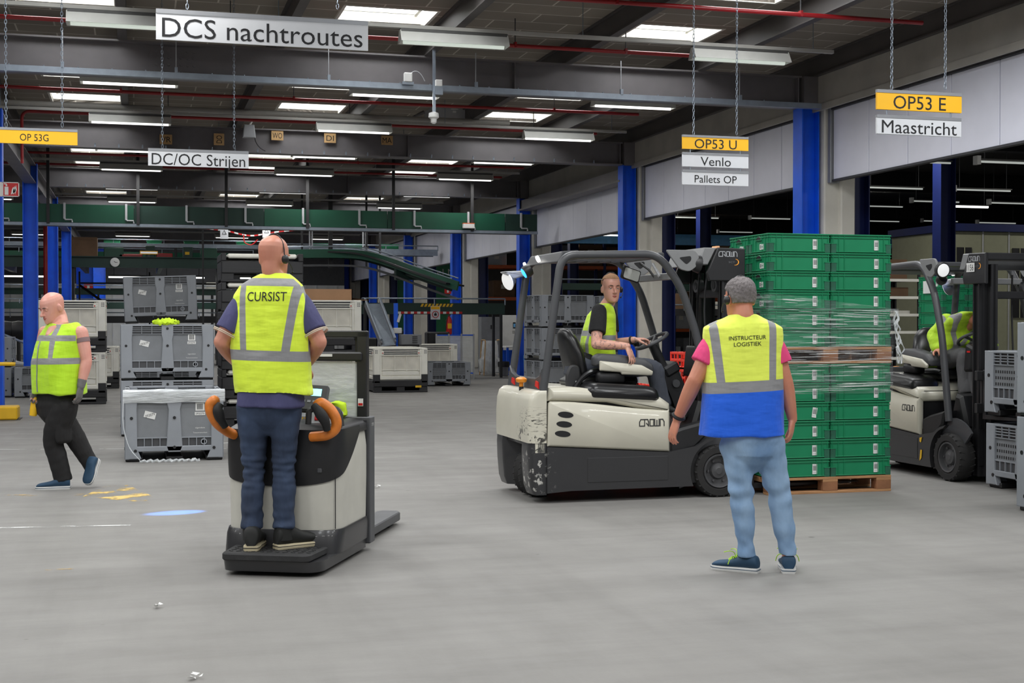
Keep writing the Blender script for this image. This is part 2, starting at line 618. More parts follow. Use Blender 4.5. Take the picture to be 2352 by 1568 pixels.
# drop-down shutter panels of each bay
for k in range(len(BAY) - 1):
    y0, y1 = BAY[k] + 0.35, BAY[k + 1] - 0.35
    if y1 < 10: continue
    zb = 3.72 if k < 3 else 3.55
    root = struct(G().bx(XW + 0.26, XW + 0.36, y0, y1, zb - 0.03, zb, 'dark_seal').bx(XW + 0.24, XW + 0.38, y0, y1, 4.80, 4.86, 'dark_seal').obj('shutter_trim_%d' % (k + 1)))
    n = 7; w = (y1 - y0) / n
    for j in range(n):
        o = G().box((XW + 0.31, y0 + (j + 0.5) * w, (zb + 4.8) / 2), (0.06, w - 0.022, 4.8 - zb), 'shutter_panel', 0.008).obj('shutter_panel', root)
    g = G()
    for yy in (y0 - 0.06, y1 + 0.06): g.bx(XW + 0.24, XW + 0.40, yy - 0.05, yy + 0.05, zb - 0.05, 4.85, 'sign_grey', 0.01)
    g.obj('guide_rail', root)
    if k == 3:   # dark steel beam across the third opening
        struct(G().bx(XW - 0.1, XW + 0.2, y0 - 0.3, y1 + 0.3, 4.55, 4.80, 'girder_steel').bx(XW - 0.16, XW + 0.2, y0 - 0.3, y1 + 0.3, 4.52, 4.56, 'girder_steel').obj('shutter_beam'))

# ---------------------------------------------------------------- left-hand columns and their long beam
XL = -2.15
for i, y in enumerate((22.8, 30.8, 38.8, 46.8)):
    hcol(XL - 0.15, y, 4.9 if i else 4.87, 'blue_steel', 'column_left_%d' % (i + 1), 0.30, 0.26)
struct(G().bx(XL - 0.012, XL + 0.012, 22.8, 60, 4.50, 4.86, 'girder_steel').bx(XL - 0.12, XL + 0.12, 22.8, 60, 4.48, 4.50, 'girder_steel').bx(XL - 0.12, XL + 0.12, 22.8, 60, 4.86, 4.88, 'girder_steel').obj('ceiling_beam_left'))
# column protector at the foot of the nearest left column
c0 = F(14, 966)
g = G().box((0, 0, 0.11), (0.62, 0.5, 0.2), 'hazard_yellow', 0.02).box((0, 0.05, 0.005), (0.68, 0.55, 0.01), 'dark_grey')
o = g.obj('column_guard'); o.location = (c0.x - 0.15, c0.y + 0.28, 0)
tag(o, 'yellow steel guard round the foot of the blue column', 'guard')

# ---------------------------------------------------------------- floor markings
def mark(name, pts, m, z=0.002):
    struct(G().flat([V((p.x, p.y, z)) for p in pts], m).obj(name, ang=0))


def strip(name, a, b, w, m, z=0.002):
    a, b = F(*a), F(*b); d = (b - a).normalized(); s = V((-d.y, d.x, 0)) * w / 2
    mark(name, [a - s, b - s, b + s, a + s], m, z)


strip('floor_marking_1', (-60, 1032), (520, 1030), 0.035, 'worn_white')
strip('floor_marking_2', (-60, 974), (285, 958), 0.03, 'worn_white')
strip('floor_marking_3', (-80, 1214), (300, 1206), 0.05, 'worn_white')
strip('floor_marking_4', (-60, 1318), (230, 1306), 0.10, 'worn_yellow_faint')
mark('floor_marking_5', [F(190, 1140), F(345, 1156), F(352, 1140), F(290, 1112), F(240, 1116)], 'worn_yellow')
strip('floor_marking_6', (-40, 1140), (200, 1136), 0.16, 'worn_yellow_faint', 0.0025)
strip('floor_marking_7', (505, 1018), (535, 1016), 0.06, 'floor_white')

# ---------------------------------------------------------------- lamps: trough reflectors on trunk rails
lamp_no = 0
proto = None
for j, y in enumerate(LAMP_Y[:11]):
    rail = G().bx(-8.8, 9.2, y - 0.03, y + 0.03, 5.165, 5.21, 'pale_pipe').obj('lamp_rail')
    tag(rail, 'long lamp rail across the hall carrying row %s of trough lamps' % ['one', 'two', 'three', 'four', 'five', 'six', 'seven', 'eight', 'nine', 'ten', 'eleven'][j] if j else 'long lamp rail nearest the camera carrying the trough lamps', 'rail', 'lamp rails')
    for x in (-2.2, 1.7, 5.6, 8.9):
        G().cyl((x, y, 5.21), (x, y, ROOF), 0.006, 'galvanised', n=5).obj('hanger', rail)
    for i, x in enumerate(LAMP_X[3:]):
        lab = 'white trough lamp %s of the row %s' % (['far left', 'second from left', 'third from left', 'at the right-hand end'][i], ['nearest the camera', 'just behind the first girder', 'before the second girder', 'behind the second girder', 'before the third girder', 'behind the third girder', 'before the fourth girder', 'behind the fourth girder', 'before the fifth girder', 'behind the fifth girder', 'farthest away'][j])
        if j in (0, 1) or proto is None:
            r = thing('trough_lamp', lab, 'lamp', (x, y, 5.02), 0, 'trough lamps under the roof')
            L = 1.38
            g = G()
            for sy in (-1, 1):
                g.add([(0, sy * 0.035, 0.11), (L, sy * 0.035, 0.11), (L, sy * 0.13, -0.03), (0, sy * 0.13, -0.03), (0, sy * 0.028, 0.105), (L, sy * 0.028, 0.105), (L, sy * 0.122, -0.03), (0, sy * 0.122, -0.03)], [(0, 1, 2, 3), (4, 5, 6, 7), (3, 2, 6, 7)], 'lamp_enamel')
            for xx in (0, L):
                g.prism([(-0.13, -0.03), (0.13, -0.03), (0.04, 0.12), (-0.04, 0.12)], 'yz', xx - 0.006, xx + 0.006, 'lamp_enamel')
            g.obj('reflector', r)
            G().bx(0, L, -0.04, 0.04, 0.10, 0.14, 'lamp_housing').obj('housing', r)
            G().cyl((0.04, 0, -0.02), (L - 0.04, 0, -0.02), 0.03, 'tube_dim' if j == 0 else 'tube_glow', n=10).obj('tube', r)
            ld = bpy.data.lights.get('lamp_light')
            if ld is None:
                ld = bpy.data.lights.new('lamp_light', 'AREA'); ld.shape = 'RECTANGLE'; ld.size = 1.3; ld.size_y = 0.16; ld.energy = TUBE_W; ld.color = (1, 0.99, 0.96)
            lo = bpy.data.objects.new('lamp_light', ld); COL.objects.link(lo); lo.parent = r; lo.location = (L / 2, 0, -0.06)
            if j == 1: proto = r
        else:
            dup(proto, (x, y, 5.02), 0, lab)
# ---------------------------------------------------------------- cable tray, pipes and fittings under the roof
YT = 18.72
g = G().bx(-9, 10.15, YT - 0.004, YT + 0.004, 4.77, 4.85, 'galvanised').bx(-9, 10.15, YT, YT + 0.09, 4.77, 4.776, 'galvanised').bx(-9, 10.15, YT + 0.088, YT + 0.092, 4.77, 4.82, 'galvanised')
tray = tag(g.obj('cable_tray'), 'long galvanised cable tray hanging below the nearest roof girder', 'cable tray')
for x in (-3.4, -0.9, 0.55, 2.6, 4.7, 6.9, 8.8):
    g = G().cyl((x, YT + 0.04, 4.84), (x, YT + 0.04, 5.34), 0.007, 'pale_grey', n=6).bx(x - 0.02, x + 0.02, YT - 0.012, YT + 0.03, 4.84, 4.92, 'galvanised')
    g.obj('hanger_rod', tray)


def pipe(pts, r, m, label, cat='pipe', name='red_pipe', clips=()):
    o = tag(G().tube(rounded(pts, r * 5), r, m, 10).obj(name, ang=60), label, cat, 'pipes under the roof' if name == 'red_pipe' else None)
    for p in clips:
        G().cyl(p, (p[0], p[1], ROOF - 0.02), 0.008, 'dark_grey', n=6).box(p, (0.03, r * 2.6, r * 2.6), 'red_pipe').obj('pipe_clip', o)
    return o


R_ = 0.028
pipe([(3.8, 15.1, 5.28), (9.6, 15.1, 5.28)], R_, 'red_pipe', 'red sprinkler pipe nearest the camera, high above the OP53 U sign', clips=[(5.5, 15.1, 5.29), (7.9, 15.1, 5.29)])
pipe([(-6, 17.75, 5.26), (8.6, 17.75, 5.26)], R_, 'red_pipe', 'red sprinkler pipe running behind the nearest row of trough lamps', clips=[(1.2, 17.75, 5.27), (5.0, 17.75, 5.27), (6.6, 17.75, 5.27)])
pipe([(-6, 23.0, 5.26), (8.8, 23.0, 5.26)], R_, 'red_pipe', 'red sprinkler pipe just above the second row of rooflights', clips=[(-0.2, 23, 5.27), (2.6, 23, 5.27), (7.2, 23, 5.27)])
pipe([(-1.9, 25.3, 4.3), (-1.9, 25.3, 5.22), (8.8, 25.3, 5.22)], R_, 'red_pipe', 'red pipe that bends down beside the yellow OP 53G sign', clips=[(0.6, 25.3, 5.23), (3.9, 25.3, 5.23), (7.5, 25.3, 5.23)])
pipe([(-6, 31.2, 5.2), (9, 31.2, 5.2)], R_, 'red_pipe', 'red sprinkler pipe behind the second girder', clips=[(0.6, 31.2, 5.2), (5.0, 31.2, 5.2)])
pipe([(-6, 38.6, 5.2), (9, 38.6, 5.2)], R_, 'red_pipe', 'red sprinkler pipe behind the third girder')
pipe([(-6, 33.2, 5.18), (9, 33.2, 5.18)], R_, 'red_pipe', 'red sprinkler pipe just before the third girder')
pipe([(-2.05, 34.2, 0.0), (-2.05, 34.2, 4.1)], 0.05, 'red_pipe', 'upright red riser pipe between the blue columns', name='riser_pipe')
pipe([(-6, 24.9, 5.3), (6.9, 24.9, 5.3)], 0.05, 'pale_pipe', 'thick pale pipe under the roof above the third lamp row', name='pale_pipe')

# junction box, socket and detector on the tray hanger
q = PX(937, 178, Y=YT - 0.045)
tag(G().box(q, (0.12, 0.07, 0.13), 'white_paint', 0.01).tube(bez(q + V((0.04, 0, 0.06)), q + V((0.15, 0, 0.16)), q + V((0.24, 0, -0.04)), 8), 0.006, 'pale_grey', 6).box(q + V((0, 0, -0.08)), (0.16, 0.05, 0.04), 'galvanised').obj('junction_box'), 'small grey junction box with a looped cable on the cable tray', 'junction box')
q = PX(997, 180, Y=YT - 0.05)
r = thing('hanging_detector', 'white smoke detector hanging on a long rod before the grey heater', 'detector', (q.x, q.y, 0))
G().bx(-0.02, 0.02, -0.015, 0.015, 4.42, 5.55, 'galvanised').obj('rod', r)
G().box((0.06, -0.03, 4.86), (0.1, 0.06, 0.1), 'white_paint', 0.008).box((0.06, -0.035, 4.76), (0.11, 0.05, 0.12), 'galvanised').obj('socket', r)
G().lathe([(0.02, 0.1), (0.07, 0.08), (0.075, 0.02), (0.045, 0.0), (0.04, -0.05), (0.02, -0.07)], (-0.01, -0.02, 4.36), 'white_paint', n=16).obj('detector_head', r, label='white detector head')

# unit heater
q = PX(1026, 292, Y=25.95)
r = thing('unit_heater', 'grey box-shaped unit heater hanging under the roof near the detector', 'heater', (q.x, q.y, q.z))
G().bx(-0.36, 0.36, -0.3, 0.3, 0.03, 0.50, 'pale_grey', 0.03).bx(-0.385, -0.355, -0.3, 0.3, 0.05, 0.48, 'pale_grey').obj('casing', r)
g = G()
for k in range(7): g.box((-0.24 + k * 0.08, 0, 0.02), (0.012, 0.5, 0.05), 'dark_grey')
g.obj('louvre', r)
G().bx(0.02, 0.16, -0.306, -0.3, 0.30, 0.34, 'white_paint').bx(0.05, 0.12, -0.306, -0.3, 0.24, 0.28, 'white_paint').obj('label_plate', r)
for sx in (-0.3, 0.3): G().cyl((sx, 0, 0.5), (sx, 0, 1.2), 0.01, 'dark_grey', n=6).obj('rod', r)
G().tube(rounded([(-0.45, 0, 0.28), (-0.6, 0.0, 0.2), (-0.95, 0, -0.02), (-1.2, 0, -0.02)], 0.1), 0.035, 'girder_steel', 10).obj('flue', r)

# speaker lamp on girder two, and the letter boards
YB = 27.4 - 0.16
q = PX(573, 302, Y=YB - 0.12)
r = thing('floodlight', 'pale grey floodlight fixed to the second girder beside the letter boards', 'floodlight', q)
G().prism([(-0.14, -0.13), (0.12, -0.13), (0.09, 0.13), (-0.11, 0.13)], 'xz', -0.06, 0.06, 'pale_grey', 0.015).obj('casing', r)
G().tube([(0, 0.02, 0.12), (0.05, 0.1, 0.2), (0.08, 0.1, 0.28)], 0.02, 'white_paint', 8).obj('bracket', r)
G().tube(bez((0.1, 0, -0.12), (0.14, 0.05, -0.3), (0.32, 0.1, -0.36), 8), 0.01, 'black_plastic', 6).obj('cable', r)
for px, py, w, a, lab in ((381, 320, 'VR', 0, 'wooden letter board reading VR'), (503, 320, 'DO', 1, 'wooden letter board reading DO turned on its side'), (637, 311, 'WO', 0, 'wooden letter board reading WO'), (758, 317, 'DI', 0, 'wooden letter board reading DI'), (889, 322, 'MA', 0, 'wooden letter board reading MA')):
    q = PX(px, py, Y=YB)
    o = tag(G().box(q, (0.235 if not a else 0.2, 0.014, 0.19 if not a else 0.23), 'wood_board').obj('letter_board'), lab + ' on the second girder', 'board', 'day boards on the second girder')
    rt, up = ((1, 0, 0), (0, 0, 1)) if not a else ((0, 0, 1), (-1, 0, 0))
    g = G(); put_text(g, w, q + V((0, -0.009, 0)), rt, up, 0.115, 'ink', 0.19 if w in ('WO', 'MA', 'VR') else 0.15, bold=0.0)
    g.obj('lettering', o, ang=0)

# ---------------------------------------------------------------- hanging signs
def chain(g, a, b):
    a, b = V(a), V(b); L = (b - a).length; n = max(4, int(L / 0.042)); d = (b - a) / n
    u = d.normalized(); x, y, _ = axes(u)
    for i in range(n):
        c = a + d * (i + 0.5); s = x if i % 2 else y; h = d.length * 0.66
        pts = [c + u * h * math.sin(t) * 1.0 + s * 0.012 * math.cos(t) for t in [2 * PI * k / 8 for k in range(8)]]
        g.tube(pts, 0.0032, 'galvanised', 4, closed=True)


def sign(label, plates, chains, cz, ztop, name='hanging_sign'):
    """plates: (px0, py0, px1, py1, colour, text, share of the height, share of the width) all in the plane of the sign."""
    c = P((plates[0][0] + plates[0][2]) / 2, plates[0][1], cz)
    Y = c.y
    root = thing(name, label, 'sign', c, 0, 'hanging lane signs')
    for i, (x0, y0, x1, y1, m, txt, th, tw) in enumerate(plates):
        a, b = PX(x0, y0, Y=Y) - c, PX(x1, y1, Y=Y) - c
        rail = min(0.04, (a.z - b.z) * 0.16)
        p = G().bx(a.x, b.x, -0.012, 0.012, b.z, a.z - rail, m).obj('plate', root, label='yellow plate' if m == 'sign_yellow' else 'white plate')
        G().bx(a.x, b.x, -0.016, 0.016, a.z - rail, a.z, 'sign_grey').obj('top_rail', p)
        hh = (a.z - rail - b.z); g = G()
        put_text(g, txt, V(((a.x + b.x) / 2, -0.0135, (a.z - rail + b.z) / 2)), (1, 0, 0), (0, 0, 1), hh * min(0.84, th * 1.25), 'ink', (b.x - a.x) * tw)
        g.obj('lettering', p, ang=0, label='black lettering ' + txt.replace('/', ' '))
        if i:
            g = G()
            for t in (0.12, 0.88):
                xx = a.x + (b.x - a.x) * t
                g.cyl((xx, 0, a.z - 0.005), (xx, 0, prev), 0.006, 'galvanised', n=6)
            g.obj('link_hook', root)
        prev = b.z
    for px in chains:
        a = PX(px, plates[0][1], Y=Y) - c
        g = G(); chain(g, (a.x, 0, a.z), (a.x, 0, ztop - c.z))
        g.obj('chain', root)
    return root


sign('long white hanging sign reading DCS nachtroutes', [(358, 20, 845, 117, 'sign_white', 'DCS nachtroutes', 0.62, 0.945)], (430, 775), 12.6, ROOF)
sign('white hanging sign reading DC/OC Strijen', [(340, 340, 571, 387, 'sign_white', 'DC/OC Strijen', 0.66, 0.93)], (373, 538), 17.2, ROOF)
sign('yellow hanging sign reading OP 53G at the edge of the hall', [(-22, 291, 178, 334, 'sign_yellow', 'OP 53G', 0.44, 0.33)], (14, 143), 14.5, ROOF)
sign('hanging sign of three plates reading OP53 U, Venlo and Pallets OP', [(1567, 309, 1718, 347, 'sign_yellow', 'OP53 U', 0.66, 0.64), (1567, 349, 1718, 387, 'sign_white', 'Venlo', 0.62, 0.46), (1567, 389, 1718, 428, 'sign_white', 'Pallets OP', 0.50, 0.64)], (1593, 1692), 15.6, ROOF)
sign('hanging sign of two plates reading OP53 E and Maastricht', [(2013, 205, 2207, 260, 'sign_yellow', 'OP53 E', 0.66, 0.62), (2013, 263, 2206, 315, 'sign_white', 'Maastricht', 0.70, 0.89)], (2048, 2171), 12.0, ROOF)
# fire extinguisher sign sticking out beside the nearest blue column
q = P(25, 435, 20.6)
r = thing('fire_sign', 'red and white fire extinguisher sign beside the blue column', 'sign', q)
G().bx(-0.12, 0.12, -0.008, 0.008, -0.11, 0.11, 'red_paint').obj('plate', r)
g = G()
for a in ((-0.12, 0.12, 0.098, 0.11), (-0.12, 0.12, -0.11, -0.098), (-0.12, -0.108, -0.11, 0.11), (0.108, 0.12, -0.11, 0.11), (-0.09, -0.035, -0.085, 0.04), (-0.075, -0.05, 0.05, 0.075), (-0.1, -0.06, 0.075, 0.09)):
    g.bx(a[0], a[1], -0.010, -0.008, a[2], a[3], 'white_paint')
for k in range(3):
    g.flat([V((0.0 + k * 0.03, -0.0101, -0.08)), V((0.06 + k * 0.012, -0.0101, -0.04 + k * 0.02)), V((0.035 + k * 0.02, -0.0101, 0.04 + k * 0.015)), V((0.015 + k * 0.02, -0.0101, 0.0))], 'white_paint')
g.obj('symbol', r, ang=0)
G().bx(-0.2, -0.12, -0.004, 0.004, -0.11, 0.11, 'white_paint').obj('bracket', r)
# ---------------------------------------------------------------- containers
mk('box_grey', (140, 144, 150), 0.55, 0, 0.08, 3, 0.06, 90)
mk('box_grey_panel', (122, 125, 129), 0.65, 0, 0.10, 4, 0.1, 120)
mk('bin_white', (238, 236, 226), 0.5, 0, 0.07, 3)
mk('bin_black', (42, 42, 44), 0.6, 0, 0.15, 3)
mk('bin_panel', (222, 218, 206), 0.6, 0, 0.12, 4)
mk('crate_green', (22, 126, 84), 0.42, 0, 0.08, 4)
mk('crate_green_scuffed', (34, 92, 70), 0.6, 0, 0.25, 9)
mk('pallet_wood', (172, 128, 88), 0.85, 0, 0.22, 5, 0.2, 40, stretch=(1, 8, 8))
mk('pallet_block', (140, 96, 66), 0.9, 0, 0.2, 8, 0.2, 40)
film_material('rim_film', (1, 1, 12), (0.25, 0.75), 0.4, 0.9, 5)
mk('paper', (222, 222, 220), 0.7, 0, 0.03)
mk('red_crate', (226, 58, 40), 0.45, 0, 0.06)


def sides(g, w, d):
    """The four sides of a box as (transform, width): the side lies at y=0 facing -y, x from -width/2."""
    for k, (wd, off) in enumerate(((w, d / 2), (d, w / 2), (w, d / 2), (d, w / 2))):
        yield MX.Rotation(k * PI / 2, 4, 'Z') @ MX.Translation((0, -off, 0)), wd - 0.006


def pallet_box(label, loc, rz=0, w=1.2, d=1.0, h=0.76, group=None, slots=False, tagged=True):
    r = thing('pallet_box', label, 'pallet box', loc, rz, group)
    g = G()
    g.bx(-w / 2 + 0.03, w / 2 - 0.03, -d / 2 + 0.03, d / 2 - 0.03, 0.14, 0.18, 'box_grey_panel')
    for T, wd in sides(g, w, d):
        g.T = T; k = wd / 1.2
        g.bx(-wd / 2 + 0.02, wd / 2 - 0.02, 0.028, 0.05, 0.16, h - 0.03, 'box_grey_panel')
        for s in (-1, 1):
            g.prism([(s * (wd / 2), 0.03), (s * (wd / 2), h), (s * (wd / 2 - 0.16 * k), h), (s * (wd / 2 - 0.145 * k), h - 0.2), (s * (wd / 2 - 0.15 * k), 0.14), (s * (wd / 2 - 0.20 * k), 0.03)], 'xz', 0, 0.06, 'box_grey', 0.008)
        g.prism([(-0.065, 0.10), (0.065, 0.10), (0.085, 0.16), (0.075, 0.3), (0.06, h - 0.2), (0.075, h - 0.14), (0.075, h), (-0.075, h), (-0.075, h - 0.14), (-0.06, h - 0.2), (-0.075, 0.3), (-0.085, 0.16)], 'xz', 0.004, 0.06, 'box_grey', 0.006)
        g.bx(-wd / 2 + 0.02, wd / 2 - 0.02, 0.002, 0.05, h - 0.022, h, 'box_grey', 0.004)
        g.bx(-wd / 2 + 0.1, wd / 2 - 0.1, 0.004, 0.05, 0.11, 0.165, 'box_grey', 0.006)
        g.bx(-wd / 2 + 0.1, wd / 2 - 0.1, 0.010, 0.05, 0.25, 0.262, 'box_grey')
        for s in (-1, 1):
            a, b = s * 0.07, s * (wd / 2 - 0.14 * k)
            a, b = min(a, b), max(a, b)
            g.bx(a, b, 0.024, 0.027, h - 0.125, h - 0.022, 'charcoal').bx(a, b, 0.024, 0.027, 0.165, 0.25, 'dark_grey')
            for z in (h - 0.045, h - 0.07, h - 0.095, h - 0.125): g.bx(a, b, 0.010, 0.03, z - 0.004, z + 0.004, 'box_grey')
            for q in range(1, 3): g.bx(a + (b - a) * q / 3 - 0.004, a + (b - a) * q / 3 + 0.004, 0.010, 0.03, h - 0.125, h - 0.02, 'box_grey')
            for q in range(1, 4): g.bx(a + (b - a) * q / 4 - 0.004, a + (b - a) * q / 4 + 0.004, 0.010, 0.03, 0.165, 0.25, 'box_grey')
            if slots:
                for q in range(9):
                    for zz in range(3):
                        x = a + (b - a) * (q + 0.7) / 9.6
                        z0 = 0.275 + zz * (h - 0.42) / 3
                        g.bx(x - 0.006, x + 0.006, 0.024, 0.03, z0, z0 + (h - 0.42) / 3 - 0.03, 'charcoal')
            for zz in (h * 0.33, h * 0.72):
                pass
        for x, z in ((-wd / 2 + 0.07, h * 0.62), (wd / 2 - 0.07, h * 0.62), (0, h * 0.93), (0, h * 0.62), (0, h * 0.2), (-wd / 2 + 0.11, 0.12), (wd / 2 - 0.10, 0.14)):
            g.cyl((x, 0.006, z), (x, -0.004, z), 0.017, 'black_plastic', n=10)
        g.lathe([(0.034, 0), (0.034, 0.012), (0.022, 0.012), (0.022, 0)], (wd * 0.30, 0.02, 0.207), 'box_grey', (0, -1, 0), 14)
    g.T = None
    g.obj('body', r)
    for x in (-w / 2 + 0.1, 0, w / 2 - 0.1):
        G().bx(x - 0.09, x + 0.09, -d / 2 + 0.03, d / 2 - 0.03, 0.0, 0.05, 'black_plastic', 0.01).obj('skid', r)
    if tagged:
        for s, dd, ww in ((0, d, w),):
            g = G()
            g.box((-w * 0.245, -d / 2 + 0.025, h * 0.66), (0.12, 0.004, 0.07), 'paper', R=MX.Rotation(0.26, 3, 'Y'))
            g.obj('sticker', r, label='white paper sticker')
            g = G().box((w * 0.26, -d / 2 + 0.025, h * 0.77), (0.095, 0.004, 0.09), 'paper').box((w * 0.26, -d / 2 + 0.025, h * 0.67), (0.11, 0.004, 0.035), 'paper')
            g.obj('sticker', r, label='white paper stickers')
            g = G()
            for q in range(5): g.bx(w * 0.26 - 0.03 + q * 0.013, w * 0.26 - 0.024 + q * 0.013, -d / 2 + 0.020, -d / 2 + 0.0225, h * 0.77 - 0.03, h * 0.77 + 0.03, 'ink')
            put_text(g, '093079', (w * 0.26, -d / 2 + 0.0225, h * 0.67), (1, 0, 0), (0, 0, 1), 0.022, 'ink', 0.09)
            put_text(g, '093079', (-w * 0.245, -d / 2 + 0.0225, h * 0.66), (math.cos(0.26), 0, -math.sin(-0.26)), (-math.sin(0.26), 0, math.cos(0.26)), 0.03, 'ink', 0.1)
            g.obj('lettering', r, ang=0, label='black sticker numbers')
            g = G()
            put_text(g, 'eigendom', (w * 0.26, -d / 2 + 0.0265, h * 0.47), (1, 0, 0), (0, 0, 1), 0.017, 'paper', 0.10)
            put_text(g, 'Tweestromenlaan', (w * 0.26, -d / 2 + 0.0265, h * 0.40), (1, 0, 0), (0, 0, 1), 0.014, 'paper', 0.15)
            g.obj('stencil', r, ang=0, label='small white stencilled words')
    return r


# the stacks of grey boxes left of the pallet truck
c = F(286, 1062); W1 = 1.04
boxA = pallet_box('grey pallet box with a roll of clear film over its rim, nearest the pallet truck', (c.x + W1 / 2, c.y + 0.6, 0), 0, W1, 1.2, 0.76)
# film: a thick swathe along the front rim, a strand down the left corner and a crumple on the floor
g = G(); rows = []
for i in range(25):
    x = -W1 / 2 - 0.015 + (W1 + 0.03) * i / 24
    col = []
    for j in range(9):
        z = 0.635 + 0.14 * j / 8
        y = -0.6 - 0.012 - 0.008 * NZ.noise(V((x * 3, z * 40, 1))) - 0.010 * math.sin(j / 8 * PI)
        if j == 8: y += 0.05
        col.append(V((x, y, z + 0.012 * NZ.noise(V((x * 4, j, 0))))))
    rows.append(col)
g.add([p for r in rows for p in r], [(i * 9 + j, (i + 1) * 9 + j, (i + 1) * 9 + j + 1, i * 9 + j + 1) for i in range(24) for j in range(8)], 'rim_film')
pts = [V((-W1 / 2 - 0.01, -0.63, 0.66)), V((-W1 / 2 - 0.02, -0.64, 0.4)), V((-W1 / 2 + 0.05, -0.66, 0.15)), V((-W1 / 2 + 0.16, -0.70, 0.03))]
g.tube(rounded(pts, 0.2, 8), 0.016, 'hanging_film', 6, sq=(0.05, 0.008))
pts = [V((-W1 / 2 + 0.16 + 0.022 * k, -0.70 - 0.02 * math.sin(k * 0.9), 0.012 + 0.008 * (k % 3))) for k in range(29)]
g.tube(pts, [0.012 + 0.014 * abs(NZ.noise(V((k * 0.7, 3, 1)))) for k in range(29)], 'hanging_film', 6)
o = g.obj('stretch_film'); o.location = boxA.location
tag(o, 'clear stretch film draped over the grey box rim and trailing on the floor', 'film')
# second stack
c = F(277, 1003)
for i, lab in enumerate(('grey pallet box on the floor below the middle of the grey stack', 'grey pallet box resting second in the middle grey stack, a yellow vest above it')):
    pallet_box(lab, (c.x + 0.6, c.y + 0.5, i * 0.736), 0, 1.2, 1.0, 0.735, 'grey pallet boxes')
c = P(283, 900, 21.2)
for i, lab in enumerate(('lowest grey pallet box of the tallest grey stack', 'middle grey pallet box of the tallest grey stack', 'topmost grey pallet box of the tallest stack, tilted a little')):
    b = pallet_box(lab, (c.x + 0.6, c.y + 0.55, i * 0.736), -0.02, 1.12, 1.0, 0.735, 'grey pallet boxes')
    if i == 2: b.rotation_euler = (0, -0.035, -0.03); b.location.z += 0.025
# crumpled vest lying in the middle stack
q = P(381, 741, 17.9)
mk('vest_yellow', (206, 240, 44), 0.75, 0, 0.08, 6, 0.15, 30, emit=0.0)
g = G(); rs = []
for i in range(25):
    t = i / 24 - 0.5
    rs.append([V((t * 0.34 + 0.02 * NZ.noise(V((a, t * 4, 5))), 0.09 * math.cos(a) * (1 - t * t * 3), 0.05 + 0.05 * math.sin(a) * (1 - 3 * t * t) + 0.035 * NZ.noise(V((t * 12, a * 1.5, 0))))) for a in [2 * PI * k / 24 for k in range(24)]])
g.rings(rs, 'vest_yellow')
o = g.obj('folded_vest'); o.location = (q.x, q.y, 1.45)
tag(o, 'small yellow safety vest crumpled on top of the middle grey box stack', 'vest')

# small grey boxes of the left background
c = F(30, 914)
pallet_box('low grey pallet box behind the walking man, under the blue column', (c.x + 0.62, c.y + 0.5, 0), 0, 1.2, 1.0, 0.6, 'low grey boxes far left', tagged=False)
c = F(45, 912)
for i in range(2):
    pallet_box('grey pallet box at the edge by the first blue column, %s' % ('on the floor' if not i else 'stacked upon another'), (c.x - 0.75, c.y + 0.5, i * 0.602), 0, 1.2, 1.0, 0.6, 'low grey boxes far left', tagged=False)
# by the white bins
c = F(982, 887)
pallet_box('low grey pallet box standing on the floor in front of the white bins', (c.x + 0.52, c.y + 0.6, 0), 0, 1.04, 1.2, 0.56, slots=True, tagged=False)
# right-hand edge
c = F(2263, 1117)
lowbox = pallet_box('slotted grey pallet box on the floor below the raised one', (c.x + 0.6, c.y - 0.5, 0), -PI / 2, 1.0, 1.2, 0.585, slots=True, tagged=False)
hibox = pallet_box('slotted grey pallet box carried on the fork blades of the far truck', (c.x + 0.56, c.y - 0.53, 0.66), -PI / 2, 1.0, 1.2, 0.585, slots=True, tagged=False)
c = F(2333, 1170)
for i, lab in enumerate(('grey pallet box on the floor at the right-hand edge of the picture', 'grey pallet box stacked on the other at the right-hand edge')):
    pallet_box(lab, (c.x + 0.5, c.y - 0.6, i * 0.751), 0, 1.0, 1.2, 0.75, 'grey pallet boxes at the edge', tagged=False)

# grey boxes behind the forklift
c = F(1236, 905)
for i, lab in enumerate(('grey pallet box on the floor behind the forklift', 'second grey pallet box of the stack behind the forklift', 'third grey pallet box behind the forklift, wrapped in film')):
    pallet_box(lab, (c.x + 0.62, c.y + 0.55, i * 0.692), 0.10, 1.2, 1.0, 0.69, 'grey boxes behind the forklift', tagged=False)
c = F(1385, 900)
for i, lab in enumerate(('lowest grey box of the second stack behind the driver', 'middle grey box of the second stack behind the driver', 'topmost grey box of the second stack behind the driver')):
    pallet_box(lab, (c.x + 0.62, c.y + 0.7, i * 0.692), 0, 1.2, 1.0, 0.69, 'grey boxes behind the forklift', tagged=False)


